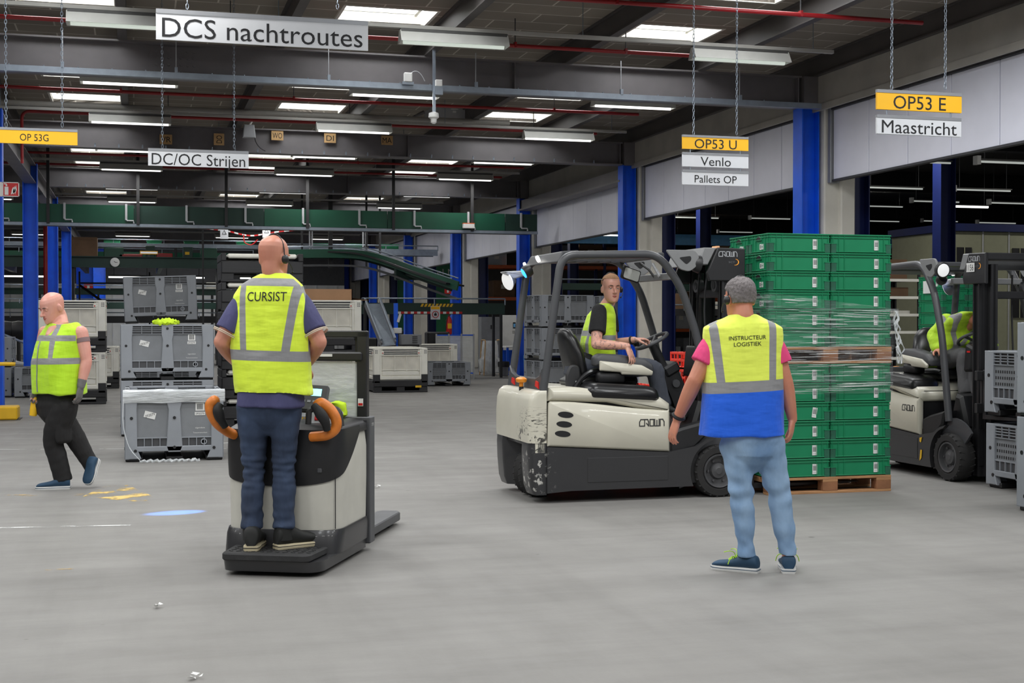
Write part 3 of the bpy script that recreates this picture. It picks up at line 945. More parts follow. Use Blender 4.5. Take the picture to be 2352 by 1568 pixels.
# ---------------------------------------------------------------- white bins with a black pallet foot
def bulk_bin(label, loc, rz=0, group='white bulk bins', w=1.17, d=1.0, folded=False):
    r = thing('bulk_bin' if not folded else 'folded_bin', label, 'bin', loc, rz, group)
    H = 0.95 if not folded else 0.415; zb = 0.33 if not folded else 0.30
    g = G()
    for x in (-w / 2 + 0.09, 0, w / 2 - 0.09):
        g.bx(x - 0.09, x + 0.09, -d / 2 + 0.02, d / 2 - 0.02, 0.03, 0.14, 'bin_black', 0.01)
    for y in (-d / 2 + 0.07, d / 2 - 0.07): g.bx(-w / 2, w / 2, y - 0.07, y + 0.07, 0, 0.04, 'bin_black', 0.008)
    g.bx(-w / 2, w / 2, -d / 2, d / 2, 0.12, zb - 0.07 if not folded else zb, 'bin_black', 0.015)
    if not folded:
        for sx in (-1, 1):
            for sy in (-1, 1): g.bx(sx * w / 2, sx * (w / 2 - 0.14), sy * d / 2, sy * (d / 2 - 0.14), 0.2, zb + 0.06, 'bin_black', 0.01)
    else:
        for sx in (-1, 1): g.bx(sx * w / 2, sx * (w / 2 - 0.07), -d / 2, d / 2, zb, zb + 0.11, 'bin_black', 0.01)
    g.bx(-w / 2 + 0.04, w / 2 - 0.04, -d / 2 - 0.002, -d / 2 + 0.02, 0.19, 0.20, 'charcoal')
    g.obj('base', r, label='black pallet base')
    if folded:
        G().bx(-w / 2 + 0.09, w / 2 - 0.09, -d / 2 + 0.03, d / 2 - 0.03, zb + 0.04, zb + 0.105, 'bin_white', 0.02).obj('folded_wall', r, label='white folded wall')
        return r
    g = G()
    for T, wd in sides(g, w, d):
        g.T = T; e = wd / 2
        g.bx(-e + 0.02, e - 0.02, 0.03, 0.06, zb - 0.06, H - 0.02, 'bin_panel')
        for s in (-1, 1):
            g.bx(s * e, s * (e - 0.13), 0.0, 0.06, zb + 0.05, H, 'bin_white', 0.008).bx(s * (e - 0.13), s * (e - 0.17), 0.008, 0.06, zb - 0.05, H, 'bin_white', 0.006)
            for zz in range(3):
                for q in range(2): g.bx(s * (e - 0.05) - 0.022 + q * 0.03, s * (e - 0.05) - 0.002 + q * 0.03, -0.002, 0.01, H - 0.06 - zz * 0.028, H - 0.045 - zz * 0.028, 'dark_grey')
        for z0, z1, y in ((H - 0.03, H, 0.0), (H - 0.075, H - 0.055, 0.006), (H - 0.115, H - 0.10, 0.006), (H - 0.165, H - 0.14, 0.004)):
            g.bx(-e + 0.12, e - 0.12, y, 0.05, z0, z1, 'bin_white', 0.004)
        g.bx(-e + 0.2, e - 0.2, 0.022, 0.03, H - 0.14, H - 0.03, 'dark_grey')
        g.bx(-e + 0.15, e - 0.15, 0.006, 0.05, zb - 0.05, zb + 0.02, 'bin_white', 0.008).bx(-e + 0.17, e - 0.17, 0.016, 0.05, zb + 0.03, zb + 0.13, 'bin_white', 0.02)
        g.bx(-e + 0.17, e - 0.17, 0.012, 0.04, zb + 0.145, zb + 0.16, 'bin_white')
        for q in (-0.3, -0.1, 0.1, 0.3): g.bx(q * wd * 1.1 - 0.006, q * wd * 1.1 + 0.006, 0.012, 0.03, zb + 0.13, H - 0.16, 'bin_white').box((q * wd * 1.1, 0.012, zb + 0.15), (0.03, 0.02, 0.03), 'bin_white')
        for s in (-1, 1): g.bx(s * (e - 0.19) - 0.025, s * (e - 0.19) + 0.025, 0.000, 0.03, H - 0.135, H - 0.075, 'bin_white', 0.006).box((s * (e - 0.19), -0.002, H - 0.105), (0.02, 0.006, 0.022), 'red_paint')
    g.T = None
    g.bx(-w / 2 + 0.05, w / 2 - 0.05, -d / 2 + 0.05, d / 2 - 0.05, zb - 0.07, zb - 0.04, 'bin_white')
    g.obj('crate_wall', r, label='white slotted walls')
    return r


c = F(87, 930)
bulk_bin('white bulk bin on the floor behind the walking man', (c.x + 0.6, c.y + 0.5, 0))
bulk_bin('white bulk bin stacked on another behind the walking man', (c.x + 0.6, c.y + 0.5, 0.955))
c = F(250, 892)
bulk_bin('white bulk bin far behind, partly hidden by the grey box stacks', (c.x - 0.36, c.y + 0.5, 0))
c = F(857, 902)
b0 = bulk_bin('white bulk bin on a black base standing alone on the floor', (c.x + 0.6, c.y + 0.5, 0))
o = G().box((0.38, -0.503, 0.125), (0.13, 0.006, 0.045), 'hazard_yellow').obj('label_plate', b0, label='small yellow label')
bulk_bin('white bulk bin standing directly behind the lone one', (c.x + 0.66, c.y + 1.56, 0))
c = F(962, 884)
bulk_bin('white bulk bin behind the low grey pallet box', (c.x + 0.72, c.y + 2.0, 0))
c = P(682, 900, 24.6)
bulk_bin('white bulk bin on the floor seen through the clear truck screen', (c.x + 0.6, c.y + 0.5, 0))
tb = bulk_bin('white bulk bin stacked on another and holding an open carton', (c.x + 0.6, c.y + 0.5, 0.955))
r = thing('carton', 'open brown cardboard box standing in the stacked white bin', 'box', (c.x + 0.62, c.y + 0.5, 1.252))
g = G()
for a in ((-0.5, 0.42, -0.36, -0.345), (-0.5, 0.42, 0.345, 0.36), (-0.5, -0.485, -0.36, 0.36), (0.405, 0.42, -0.36, 0.36)): g.bx(a[0], a[1], a[2], a[3], 0, 0.86, 'cardboard')
g.bx(-0.5, 0.42, -0.36, 0.36, 0, 0.02, 'cardboard')
g.obj('body', r)
G().quad(V((0.42, -0.34, 0.70)), V((0.74, -0.38, 0.665)), V((0.70, 0.34, 0.665)), V((0.42, 0.34, 0.70)), 'cardboard').quad(V((0.42, -0.34, 0.692)), V((0.42, 0.34, 0.692)), V((0.70, 0.34, 0.657)), V((0.74, -0.38, 0.657)), 'cardboard').obj('flap', r)
# black folded bins
c = P(509, 900, 19.2)
for i, lab in enumerate(('lowest', 'second', 'third', 'fourth', 'fifth', 'topmost')):
    bulk_bin('%s folded black bin of the tall stack behind the man on the truck' % lab, (c.x + 0.58, c.y + 0.5, i * 0.415), 0, 'folded black bins', 1.16, 1.0, True)


# ---------------------------------------------------------------- wooden pallets and green crates
def euro_pallet(label, loc, rz=0, group=None):
    r = thing('wooden_pallet', label, 'pallet', loc, rz, group)
    for y in (-0.3275, -0.17, 0, 0.17, 0.3275):
        G().box((0, y, 0.133), (1.2, 0.145 if abs(y) > 0.3 or y == 0 else 0.1, 0.022), 'pallet_wood', 0.002).obj('deck_board', r)
    for x in (-0.5275, 0, 0.5275):
        G().box((x, 0, 0.111), (0.145, 0.8, 0.022), 'pallet_wood', 0.002).obj('cross_board', r)
        for y in (-0.35, 0, 0.35):
            G().box((x, y, 0.061), (0.145, 0.1, 0.078), 'pallet_block', 0.003).obj('block', r)
    for y in (-0.35, 0, 0.35):
        G().box((0, y, 0.011), (1.2, 0.1, 0.022), 'pallet_wood', 0.002).obj('bottom_board', r)
    return r


def make_crate(name, w=0.598, d=0.398, h=0.1645):
    g = G(); m = 'crate_green'
    g.bx(-w / 2 + 0.012, w / 2 - 0.012, -d / 2 + 0.012, d / 2 - 0.012, 0.004, 0.012, m)
    for k, (T, wd) in enumerate(sides(g, w, d)):
        g.T = T; e = wd / 2
        g.bx(-e + 0.006, e - 0.006, 0.010, 0.014, 0.008, h, m)
        g.bx(-e, e, 0.0, 0.012, h - 0.012, h, m, 0.003).bx(-e, e, 0.003, 0.012, h - 0.036, h - 0.028, m, 0.002)
        g.bx(-e + 0.01, e - 0.01, 0.004, 0.012, 0.008, 0.016, m, 0.002)
        for s in (-1, 1):
            g.bx(s * e, s * (e - 0.05), 0.002, 0.014, 0.0, h * 0.5, 'crate_green_scuffed', 0.003).bx(s * e, s * (e - 0.055), 0.0, 0.012, h * 0.48, h * 0.52, m)
            for q in ((e - 0.02), (e - 0.075), (e - 0.13)): g.bx(s * q - 0.002, s * q + 0.002, 0.003, 0.012, h * 0.5 if q > e - 0.05 else 0.01, h, m)
        if k % 2:
            g.prism([(0.045 * math.cos(a), h - 0.052 + 0.026 * math.sin(a)) for a in [PI * i / 8 for i in range(9)]], 'xz', -0.001, 0.006, 'black_plastic')
            g.tube([V((0.048 * math.cos(a), 0.005, h - 0.052 + 0.029 * math.sin(a))) for a in [PI * i / 8 for i in range(9)]], 0.003, m, 5).bx(-0.055, 0.055, -0.002, 0.01, h - 0.058, h - 0.05, m, 0.002)
    g.T = None
    return g.mesh(name + '_body')


CR = {'b': make_crate('crate')}
g = G()
g.bx(-0.022, 0.022, -0.003, 0.0, -0.044, 0.044, 'paper')
for i in range(7): g.bx(-0.017, 0.017, -0.0036, -0.003, -0.012 + i * 0.006, -0.009 + i * 0.006, 'ink')
for z in (-0.03, 0.034): g.bx(-0.016, 0.012, -0.0036, -0.003, z, z + 0.002, 'mid_grey')
CR['l'] = g.mesh('sticker', 0)
g = G()
g.bx(-0.034, 0.034, -0.003, 0.0, -0.024, 0.024, 'paper')
for i in range(4): g.bx(-0.026 + i * 0.006, -0.023 + i * 0.006, -0.0036, -0.003, -0.016, 0.016, 'ink')
g.bx(0.004, 0.028, -0.0036, -0.003, -0.006, 0.006, 'mid_grey')
CR['s'] = g.mesh('side_sticker', 0)


def crate(label, loc, rz, group, tilt=0.0, slip=0.0):
    r = bpy.data.objects.new('plastic_crate', CR['b']); COL.objects.link(r)
    r.location = loc; r.rotation_euler = (0, 0, rz)
    tag(r, label, 'crate', group)
    o = bpy.data.objects.new('barcode_sticker', CR['l']); COL.objects.link(o); o.parent = r
    o.location = (0.15 + slip, -0.199 + 0.0075, 0.072); o.rotation_euler = (0, tilt, 0)
    o['label'] = 'white barcode sticker'
    o = bpy.data.objects.new('side_sticker', CR['s']); COL.objects.link(o); o.parent = r
    o.location = (-0.299 + 0.0085, -0.05, 0.052); o.rotation_euler = (0, 0, -PI / 2)
    o['label'] = 'white side sticker'
    return r


PLX, PLY = 5.28, 10.66            # near left corner of the wrapped load
euro_pallet('wooden pallet on the floor under the green crates', (PLX + 0.6, PLY + 0.4, 0), 0, 'wooden pallets')
euro_pallet('wooden pallet between the two loads of green crates', (PLX + 0.6, PLY + 0.4, 0.144 + 6 * 0.165 + 0.005), 0, 'wooden pallets')
ORD = ['lowest', 'second', 'third', 'fourth', 'fifth', 'topmost']
CP = 0.165
for L, z0, nm in ((0, 0.144, 'lower'), (1, 0.144 + 6 * CP + 0.149, 'upper')):
    for i in range(6):
        for c, (dx, dy, cn_) in enumerate(((0.3, 0.2, 'front column beside the instructor'), (0.9, 0.2, 'front column beside the far truck'), (0.3, 0.6, 'rear column next to the mast'))):
            j = 0.004 * NZ.noise(V((i * 3.1, c * 7.7, L)))
            crate('%s green crate of the %s load, %s' % (ORD[i], nm, cn_), (PLX + dx + j - 0.003 * (i % 2), PLY + dy + (0.003 if L else 0), z0 + i * CP), 0, 'green crates on the pallets', tilt=0.14 if (L == 0 and i == 3 and c == 0) else 0.03 * NZ.noise(V((i, c, L + 5))), slip=0.01 * NZ.noise(V((i * 2, c, L + 9))))

# stretch film round the upper load
g = G(); N, K = 90, 30
ztopL, ztopR = PX(1772, 672, Y=PLY).z, PX(2058, 708, Y=PLY).z
zlow = 0.144 + 6 * CP - 0.26
path = [(-0.012, 0.82), (-0.012, 0.0), (1.212, 0.0), (1.212, 0.82)]
def along(t):
    ls = [0.82, 1.224, 0.82]; d = t * sum(ls)
    for i, l in enumerate(ls):
        if d <= l or i == 2:
            a, b = V((*path[i], 0)), V((*path[i + 1], 0)); p = a + (b - a) * min(1, d / l)
            return p, V(((b - a).y, -(b - a).x, 0)).normalized() * -1, i
        d -= l
fil = []
for i in range(N + 1):
    p, nrm, sd = along(i / N)
    f = min(1, max(0, p.x / 1.2))
    zt = ztopL + (ztopR - ztopL) * f
    for j in range(K + 1):
        z = zlow + (zt - zlow) * j / K
        out = 0.012 + 0.008 * NZ.noise(V((p.x * 2, p.y * 2, z * 22))) + 0.006 * NZ.noise(V((p.x * 5, p.y * 5, z * 60)))
        if sd == 2 and z > 1.25: out += 0.02 + 0.05 * max(0, NZ.noise(V((p.y * 6, z * 7, 2))) + 0.3)
        q = p + (V((-1, 0, 0)) if sd == 0 else V((0, -1, 0)) if sd == 1 else V((1, 0, 0))) * out
        fil.append(V((PLX + q.x, PLY + q.y - 0.004, z)))
g.add(fil, [(i * (K + 1) + j, (i + 1) * (K + 1) + j, (i + 1) * (K + 1) + j + 1, i * (K + 1) + j + 1) for i in range(N) for j in range(K)], 'stretch_film')
film = tag(g.obj('stretch_film', ang=180), 'clear stretch film wound round the upper green crates and the pallet', 'film')
g = G()
rnd = random.Random(3)
for k in range(80):
    x0 = rnd.uniform(0.0, 0.9); L = rnd.uniform(0.12, 0.55); f = x0 / 1.2
    z = rnd.uniform(zlow + 0.02, ztopL - 0.02 + (ztopR - ztopL) * f)
    if z > 1.3 and x0 > 0.62 and rnd.random() < 0.6: continue
    sl = -0.09 * max(0, (z - 1.3) / 0.6) * rnd.uniform(0.5, 1.2) + 0.01
    x1 = min(1.2, x0 + L)
    g.tube([V((PLX + x0 + (x1 - x0) * t, PLY - 0.026, z + sl * (x1 - x0) * t)) for t in (0, 0.35, 0.7, 1)], [0.0006, 0.0022, 0.0018, 0.0006], 'paper', 4)
g.obj('glint_strand', film, label='taut strands of film, their glint coloured white')  # matt white colour stands in for glints along the pulled film
g = G()
for s in range(5):
    pts = []
    for k in range(24):
        t = k / 23
        z = ztopR - 0.02 - t * 0.47
        pts.append(V((PLX + 1.225 + 0.018 * math.sin(t * 5 + s * 2.3) + 0.05 * t + 0.04 * NZ.noise(V((t * 6, s * 3.7, 0))), PLY - 0.02 + 0.02 * math.cos(t * 11 + s), z)))
    g.tube(pts, [0.003 + 0.02 * abs(NZ.noise(V((k * 0.9, s * 5, 7)))) for k in range(24)], 'hanging_film', 5)
g.obj('film_tail', film, label='crumpled loose end of the film')

# second load of crates far behind the other truck
q0 = P(2165, 760, 18.2)
QX, QY = q0.x, q0.y
euro_pallet('wooden pallet under the crates behind the far truck', (QX + 0.4, QY + 0.6, 0), PI / 2)
for i in range(12):
    for c, (dx, dy, cn_) in enumerate(((0.2, 0.3, 'near left column'), (0.6, 0.3, 'near right column'))):
        crate('green crate behind the far truck, %s, level %s' % (cn_, (ORD[:5] + ['sixth', 'seventh', 'eighth', 'ninth', 'tenth', 'eleventh', 'topmost'])[i]), (QX + dx, QY + dy, 0.144 + i * CP), -PI / 2, 'green crates behind the far truck')
# the printed sheet on them
o = G().box((QX - 0.012, QY + 0.33, 1.98), (0.004, 0.24, 0.17), 'paper').obj('paper_sheet')
tag(o, 'white printed paper stuck to the crates behind the far truck', 'paper')
# shelf trolley between the loads
q1 = P(2060, 760, 19.9)
r = thing('shelf_rack', 'dark rack with pale shelf edges behind the wrapped green crates', 'rack', (q1.x - 0.04, q1.y + 0.3, 0))
for z in (0.55, 0.95, 1.34, 1.60, 1.86, 2.12): G().bx(-0.9, 0.62, 0, 0.7, z, z + 0.025, 'dark_grey').bx(-0.9, 0.62, -0.012, 0.0, z - 0.01, z + 0.03, 'bin_white').obj('shelf', r, label='shelf with pale front edge')
for x in (-0.9, 0.59):
    for y in (0.02, 0.68): G().bx(x, x + 0.03, y - 0.02, y + 0.02, 0, 2.4, 'charcoal').obj('post', r)
G().bx(-0.9, 0.62, 0.69, 0.7, 0.2, 2.4, 'black_plastic').obj('back_panel', r)
for x, z, w, hh, lab in ((0.22, 2.147, 0.42, 0.30, 'brown carton on the top shelf behind the wrapped crates'), (0.30, 1.887, 0.3, 0.14, 'brown carton on the shelf behind the wrapped crates'), (0.34, 1.627, 0.28, 0.05, 'pale flat tray lying on the dark shelf rack')):
    o = G().box((q1.x + x, q1.y + 0.62, z + hh / 2), (w, 0.4, hh), 'brown_box' if hh > 0.1 else 'bin_panel', 0.004).obj('carton'); tag(o, lab, 'box')
# ---------------------------------------------------------------- fork-lift trucks
def truck_paint(name, base, scuff, boxes, thr=0.55, scale=16):
    """Paint with a patch of scrapes at the given corner (a soft box in the truck's own frame)."""
    n = NT(name)
    f = n.ramp(n.noise(3, 4), 0.3, 0.7)
    c = n.mix(f, sc4(rgb(*base), 0.93), sc4(rgb(*base), 1.05))
    X, Y, Z = n.xyz()
    tot = None
    for (x0, x1, y0, y1, z0, z1, st) in boxes:
        def band(v, a, b):
            return n.math('MULTIPLY', n.ramp(v, a - 0.05, a + 0.05), n.ramp(v, b + 0.05, b - 0.05))
        m = n.math('MULTIPLY', n.math('MULTIPLY', band(X, x0, x1), band(Y, y0, y1)), band(Z, z0, z1))
        s = n.ramp(n.noise(scale, 5, st, 0.6), thr, thr + 0.05)
        m = n.math('MULTIPLY', m, s)
        tot = m if tot is None else n.math('MAXIMUM', tot, m)
    n.base(n.mix(tot, c, rgb(*scuff)))
    n.b.inputs['Roughness'].default_value = 0.35; n.b.inputs['Coat Weight'].default_value = 0.2


truck_paint('truck_white', (206, 202, 186), (66, 64, 60), [(-0.2, 0.12, -0.62, -0.2, 0.40, 0.62, (1, 1, 1)), (-0.1, 0.14, -0.6, -0.3, 0.6, 0.76, (1, 1, 6)), (0.9, 1.3, -0.6, -0.5, 0.3, 0.5, (1, 1, 0.3))])
truck_paint('truck_black', (50, 50, 52), (188, 186, 180), [(-0.2, 0.12, -0.62, -0.25, 0.08, 0.42, (1, 1, 1))], 0.585, 18)
mk('guard_grey', (70, 71, 74), 0.4, 0, 0.06)
mk('panel_cream', (204, 200, 184), 0.35, 0, 0.05, 3, coat=0.2)
mk('vinyl_black', (26, 26, 28), 0.33, 0, 0.1)
mk('tyre', (38, 37, 37), 0.85, 0, 0.15, 9)
mk('rim_dark', (74, 74, 76), 0.45, 0, 0.1)
mk('knob_orange', (226, 140, 36), 0.4, 0, 0.04)
mk('lamp_white', (255, 252, 245), 0.3, 0, 0, emit=2.5)
mk('lamp_cool', (250, 250, 250), 0.25, 0, 0, emit=0.25)
mk('lamp_blue', (40, 130, 255), 0.3, 0, 0, emit=3.0)
mk('red_reflector', (220, 40, 34), 0.3, 0, 0)
mk('grey_plastic', (128, 129, 130), 0.45, 0, 0.06)
mk('painted_reflection', (200, 202, 196), 0.12, 0.1, 0)  # pale colour stands in for the bright view a mirror would reflect
mk('orange_ring', (255, 170, 60), 0.5, 0, 0)
mk('mast_black', (36, 36, 38), 0.45, 0, 0.15, 3)

CROWN = {'C': [[(1, 1), (0.3, 1), (0, 0.62), (0, 0), (1, 0)]], 'R': [[(0, 0), (0, 1), (0.72, 1), (0.95, 0.6), (0.95, 0)], [(0.95, 0), (0.45, 0.42)]], 'O': [[(0.08, 0), (0.08, 1), (0.95, 1), (0.95, 0), (0.08, 0)]],
         'W': [[(0, 1), (0, 0), (1.05, 0), (1.05, 1)], [(0.52, 0), (0.52, 0.85)]], 'N': [[(0, 0), (0, 1), (0.62, 1), (0.95, 0.6), (0.95, 0)]]}


def crown(g, o, rt, up, h, w, m, th=0.145):
    o, rt, up = V(o), V(rt).normalized(), V(up).normalized()
    k = w / 6.3; x = -w / 2
    for ch in 'CROWN':
        for pl in CROWN[ch]:
            for a, b in zip(pl, pl[1:]):
                A = V((x + a[0] * k * 1.05, (a[1] - 0.5) * h)); B = V((x + b[0] * k * 1.05, (b[1] - 0.5) * h))
                d = (B - A).normalized(); t = th * h / 2; s = V((-d.y, d.x)) * t
                A2, B2 = A - d * t, B + d * t
                g.flat([o + rt * q.x + up * q.y for q in (A2 - s, B2 - s, B2 + s, A2 + s)], m)
        x += k * (1.38 if ch == 'W' else 1.27)


def ring_mark(g, o, rt, up, r, m):
    o, rt, up = V(o), V(rt), V(up); k = 12
    for i in range(k):
        a0, a1 = [-1.9 + 3.5 * t / k for t in (i, i + 1)]
        w0, w1 = [0.28 * math.cos((a + 0.15) / 1.35) if abs(a + 0.15) < 2.1 else 0.02 for a in (a0, a1)]
        p = lambda a, q: o + rt * (math.cos(a) * r * q * 1.2) + up * (math.sin(a) * r * q)
        g.flat([p(a0, 1 - max(0.03, w0)), p(a0, 1), p(a1, 1), p(a1, 1 - max(0.03, w1))], m)


def wheel(r0, name, c, r, w, steer=0.0, parent=None):
    """A solid tyre on a dished rim, its axle along local y."""
    R = MX.Translation(V(c)) @ MX.Rotation(steer, 4, 'Z')
    g = G(R)
    g.lathe([(r * 0.62, -w * 0.30), (r * 0.70, -w / 2), (r * 0.93, -w / 2), (r, -w * 0.36), (r, w * 0.36), (r * 0.93, w / 2), (r * 0.70, w / 2), (r * 0.62, w * 0.30)], (0, 0, 0), 'tyre', (0, 1, 0), 40, cap=False)
    for i in range(22):
        a = 2 * PI * i / 22
        for s in (-1, 1):
            q = V((math.cos(a) * r * 0.925, s * w * 0.32, math.sin(a) * r * 0.925))
            g.box(q, (r * 0.16, w * 0.36, r * 0.07), 'tyre', 0.004, MX.Rotation(-a, 3, 'Y') @ MX.Rotation(s * 0.35, 3, 'X'))
    o = g.obj('wheel', parent, label='black solid tyre')
    g = G(R)
    for s in (-1, 1):
        ax = (0, s, 0)
        g.lathe([(r * 0.66, w * 0.42), (r * 0.63, w * 0.49), (r * 0.58, w * 0.47), (r * 0.54, w * 0.22), (r * 0.34, w * 0.18), (r * 0.28, w * 0.34), (r * 0.14, w * 0.36), (r * 0.12, w * 0.38), (0.001, w * 0.38)], (0, 0, 0), 'rim_dark', ax, 28, cap=False)
        for i in range(6):
            a = 2 * PI * i / 6
            g.cyl((math.cos(a) * r * 0.42, s * w * 0.24, math.sin(a) * r * 0.42), (math.cos(a) * r * 0.42, s * w * 0.31, math.sin(a) * r * 0.42), 0.011, 'rim_dark', n=6)
    g.obj('rim', o)
    return o


def make_truck(label, loc, rz):
    r = thing('forklift', label, 'forklift', loc, rz, None)
    HW = 0.55
    # --- counterweight: white shell over a black foot, open at the back for the steer wheels
    back = rpoly([(0.09, -HW), (0.09, HW), (-0.06, HW), (-0.06, -HW)], [0.0, 0.0, 0.22, 0.22], 6)
    def sect(z, k, dx=0.0): return [V((0.09 + (p[0] - 0.09) * k + dx, p[1] * (1 if p[0] > 0.085 else (0.97 + 0.03 * k)), z)) for p in back]
    g = G()
    g.rings([sect(0.50, 1.0), sect(0.56, 1.03), sect(0.72, 1.03), sect(0.84, 0.97), sect(0.90, 0.85), sect(0.93, 0.6), sect(0.935, 0.3)], 'truck_white')
    g.prism([(-0.545, 0.42), (-0.545, 0.52), (-0.10, 0.52), (-0.26, 0.50), (-0.38, 0.44)], 'yz', -0.02, 0.09, 'truck_white', 0.015)
    g.obj('counterweight', r, ang=50, label='scraped cream counterweight')
    g = G(); 
    for s in (-1, 1):
        P2 = [(0.09, -HW + 0.005), (-0.055, -HW + 0.005), (-0.055, -0.30), (0.09, -0.22)]
        pl = rpoly([(a, b * 1) for a, b in P2], [0, 0.2, 0.02, 0], 6)
        pl = [(a, b * (1 if s < 0 else -1)) for a, b in pl]
        if s > 0: pl = pl[::-1]
        g.rings([[V((0.09 + (a - 0.09) * k, b, z)) for a, b in pl] for z, k in ((0.07, 0.72), (0.14, 0.9), (0.30, 1.0), (0.44, 1.03), (0.50, 1.0))], 'truck_black')
    g.bx(-0.02, 0.09, -0.3, 0.3, 0.46, 0.505, 'truck_black', 0.01)
    g.obj('counterweight_skirt', r, ang=50, label='black lower skirt with bare scratches')
    o = G().lathe([(0.018, 0), (0.018, 0.05), (0.045, 0.06), (0.05, 0.085), (0.03, 0.10), (0.001, 0.102)], (0.0, -0.10, 0.93), 'knob_orange', n=16).cyl((0.0, -0.10, 0.90), (0.0, -0.10, 0.95), 0.02, 'black_plastic').obj('battery_knob', r, label='orange battery knob')
    # --- frame and skirts
    g = G()
    sk = [(0.09, 0.085), (0.30, 0.10)] + [(1.64 + 0.275 * math.cos(math.radians(a)), 0.225 + 0.275 * math.sin(math.radians(a))) for a in range(206, 94, -8)] + [(1.63, 0.53), (1.52, 0.50), (1.42, 0.445), (1.17, 0.40), (0.09, 0.47)]
    for s in (-1, 1):
        g.prism(sk, 'xz', s * HW - 0.02, s * HW + 0.02, 'truck_black')
    g.bx(0.10, 1.45, -HW + 0.02, HW - 0.02, 0.13, 0.46, 'black_plastic').bx(1.4, 1.86, -0.36, 0.36, 0.16, 0.50, 'black_plastic')
    g.bx(0.44, 1.16, -HW - 0.024, -HW - 0.018, 0.165, 0.37, 'truck_black', 0.003)
    g.obj('chassis', r, label='charcoal lower frame')
    # --- cream side covers with louvres
    for s in (-1, 1):
        top = bez((0.12, 0.845), (0.62, 0.85), (1.17, 0.715), 8) if False else [V((0.12 + 1.05 * t, 0.845 - 0.085 * (t * t * (3 - 2 * t)), 0)) for t in [i / 10 for i in range(11)]]
        poly = [(0.095, 0.475), (1.175, 0.405), (1.175, 0.73)] + [(p.x, p.y) for p in top[::-1]] + [(0.105, 0.83)]
        g = G().prism(poly, 'xz', min(s * HW - 0.045, s * HW + 0.03) if s > 0 else -HW - 0.03, s * HW + (0.03 if s > 0 else 0.045), 'panel_cream', 0.02)
        o = g.obj('side_cover', r, ang=50, label='cream side cover')
        yy = s * (HW + 0.031); g = G()
        for i in range(3):
            cx, cz = 0.245 - 0.013 * i, 0.735 - 0.079 * i
            el = [(cx + 0.068 * math.cos(a) - 0.008 * math.sin(a) * 0, cz + 0.026 * math.sin(a) - 0.006 * math.cos(a)) for a in [2 * PI * q / 20 for q in range(20)]]
            g.prism(el, 'xz', yy - 0.001, yy + 0.001, 'black_plastic')
        g.obj('vent', o, label='black oval vents')
        g = G()
        crown(g, (1.01, yy + s * 0.0015, 0.655), (-s, 0, 0), (0, 0, 1), 0.055, 0.225, 'charcoal')
        g.obj('lettering', o, ang=0, label='charcoal maker lettering')
    # --- battery hood and seat deck
    g = G()
    hp = [(0.10, 0.848), (0.62, 0.83), (0.9, 0.775), (1.17, 0.728), (1.185, 0.75), (1.18, 0.81), (1.10, 0.865), (0.72, 0.925), (0.35, 0.955), (0.12, 0.955)]
    g.prism(hp, 'xz', -HW - 0.02, HW + 0.02, 'panel_cream', 0.035)
    g.bx(0.10, 1.16, -0.5, 0.5, 0.46, 0.83, 'black_plastic')
    g.obj('hood', r, ang=50, label='cream battery hood')
    # --- cowl, floor and dash
    g = G()
    g.prism([(1.19, 0.30), (1.62, 0.34), (1.72, 0.52), (1.62, 0.80), (1.52, 0.82), (1.42, 0.50), (1.19, 0.44)], 'xz', -0.40, 0.46, 'black_plastic', 0.03)
    g.prism([(1.19, 0.38), (1.42, 0.43), (1.52, 0.52), (1.56, 0.66), (1.30, 0.60), (1.19, 0.56)], 'xz', -HW + 0.01, -0.38, 'black_plastic', 0.02)
    g.obj('cowl', r, label='black foot well cowl')
    # --- front fenders and wheels
    WX, WR = 1.64, 0.225
    for s in (-1, 1):
        g = G(); arc = []
        for i in range(15):
            a = math.radians(205 - i * 165 / 14)
            arc.append(V((WX + 0.27 * math.cos(a), s * (HW - 0.075), 0.225 + 0.27 * math.sin(a))))
        g.tube(arc, 0.02, 'guard_grey', sq=(0.20, 0.022), up=(0, 1, 0))
        g.obj('fender', r, label='black wheel arch')
        wheel(r, 'wheel', (WX, s * (HW - 0.07), WR), WR, 0.17, 0, r)
    for s in (-1, 1): wheel(r, 'wheel', (0.16, s * 0.085, 0.20), 0.20, 0.13, 0.55, r)
    # --- overhead guard
    for s in (-1, 1):
        g = G(); y = s * 0.50
        pts = rounded([(0.07, y, 0.88), (0.235, y * 0.98, 2.06), (1.10, y * 0.98, 2.08), (1.31, y * 0.98, 1.80), (1.46, y, 1.36), (1.58, y, 0.56)], 0.13, 6)
        g.tube(pts, 0.034, 'guard_grey', 12)
        o = g.obj('overhead_guard', r, ang=60, label='dark grey tubular guard hoop')
    g = G()
    for i in range(7):
        x = 0.34 + i * 0.115
        g.box((x, 0, 2.068), (0.022, 0.98, 0.045), 'guard_grey')
    g.obj('roof_bar', r)
    G().prism(rpoly([(0.20, 2.0), (0.40, 2.03), (0.40, 2.105), (0.25, 2.095)], 0.02), 'xz', -0.47, 0.47, 'guard_grey', 0.01).obj('roof_header', r)
    G().box((1.13, 0, 2.07), (0.06, 0.96, 0.05), 'guard_grey', 0.01).obj('roof_header', r)
    G().prism([(-0.5, 0.90), (0.5, 0.90), (0.5, 1.12), (0.43, 1.06), (0.3, 1.03), (-0.3, 1.03), (-0.43, 1.06), (-0.5, 1.12)], 'yz', 0.06, 0.10, 'guard_grey', 0.01).obj('guard_plate', r, label='dark plate between the rear posts')
    for y in (-0.38, 0.36): G().prism([(y - 0.05, 0.945), (y + 0.05, 0.965), (y + 0.03, 1.01), (y - 0.04, 1.0)], 'yz', 0.052, 0.06, 'red_reflector').obj('reflector', r, label='red rear reflector')
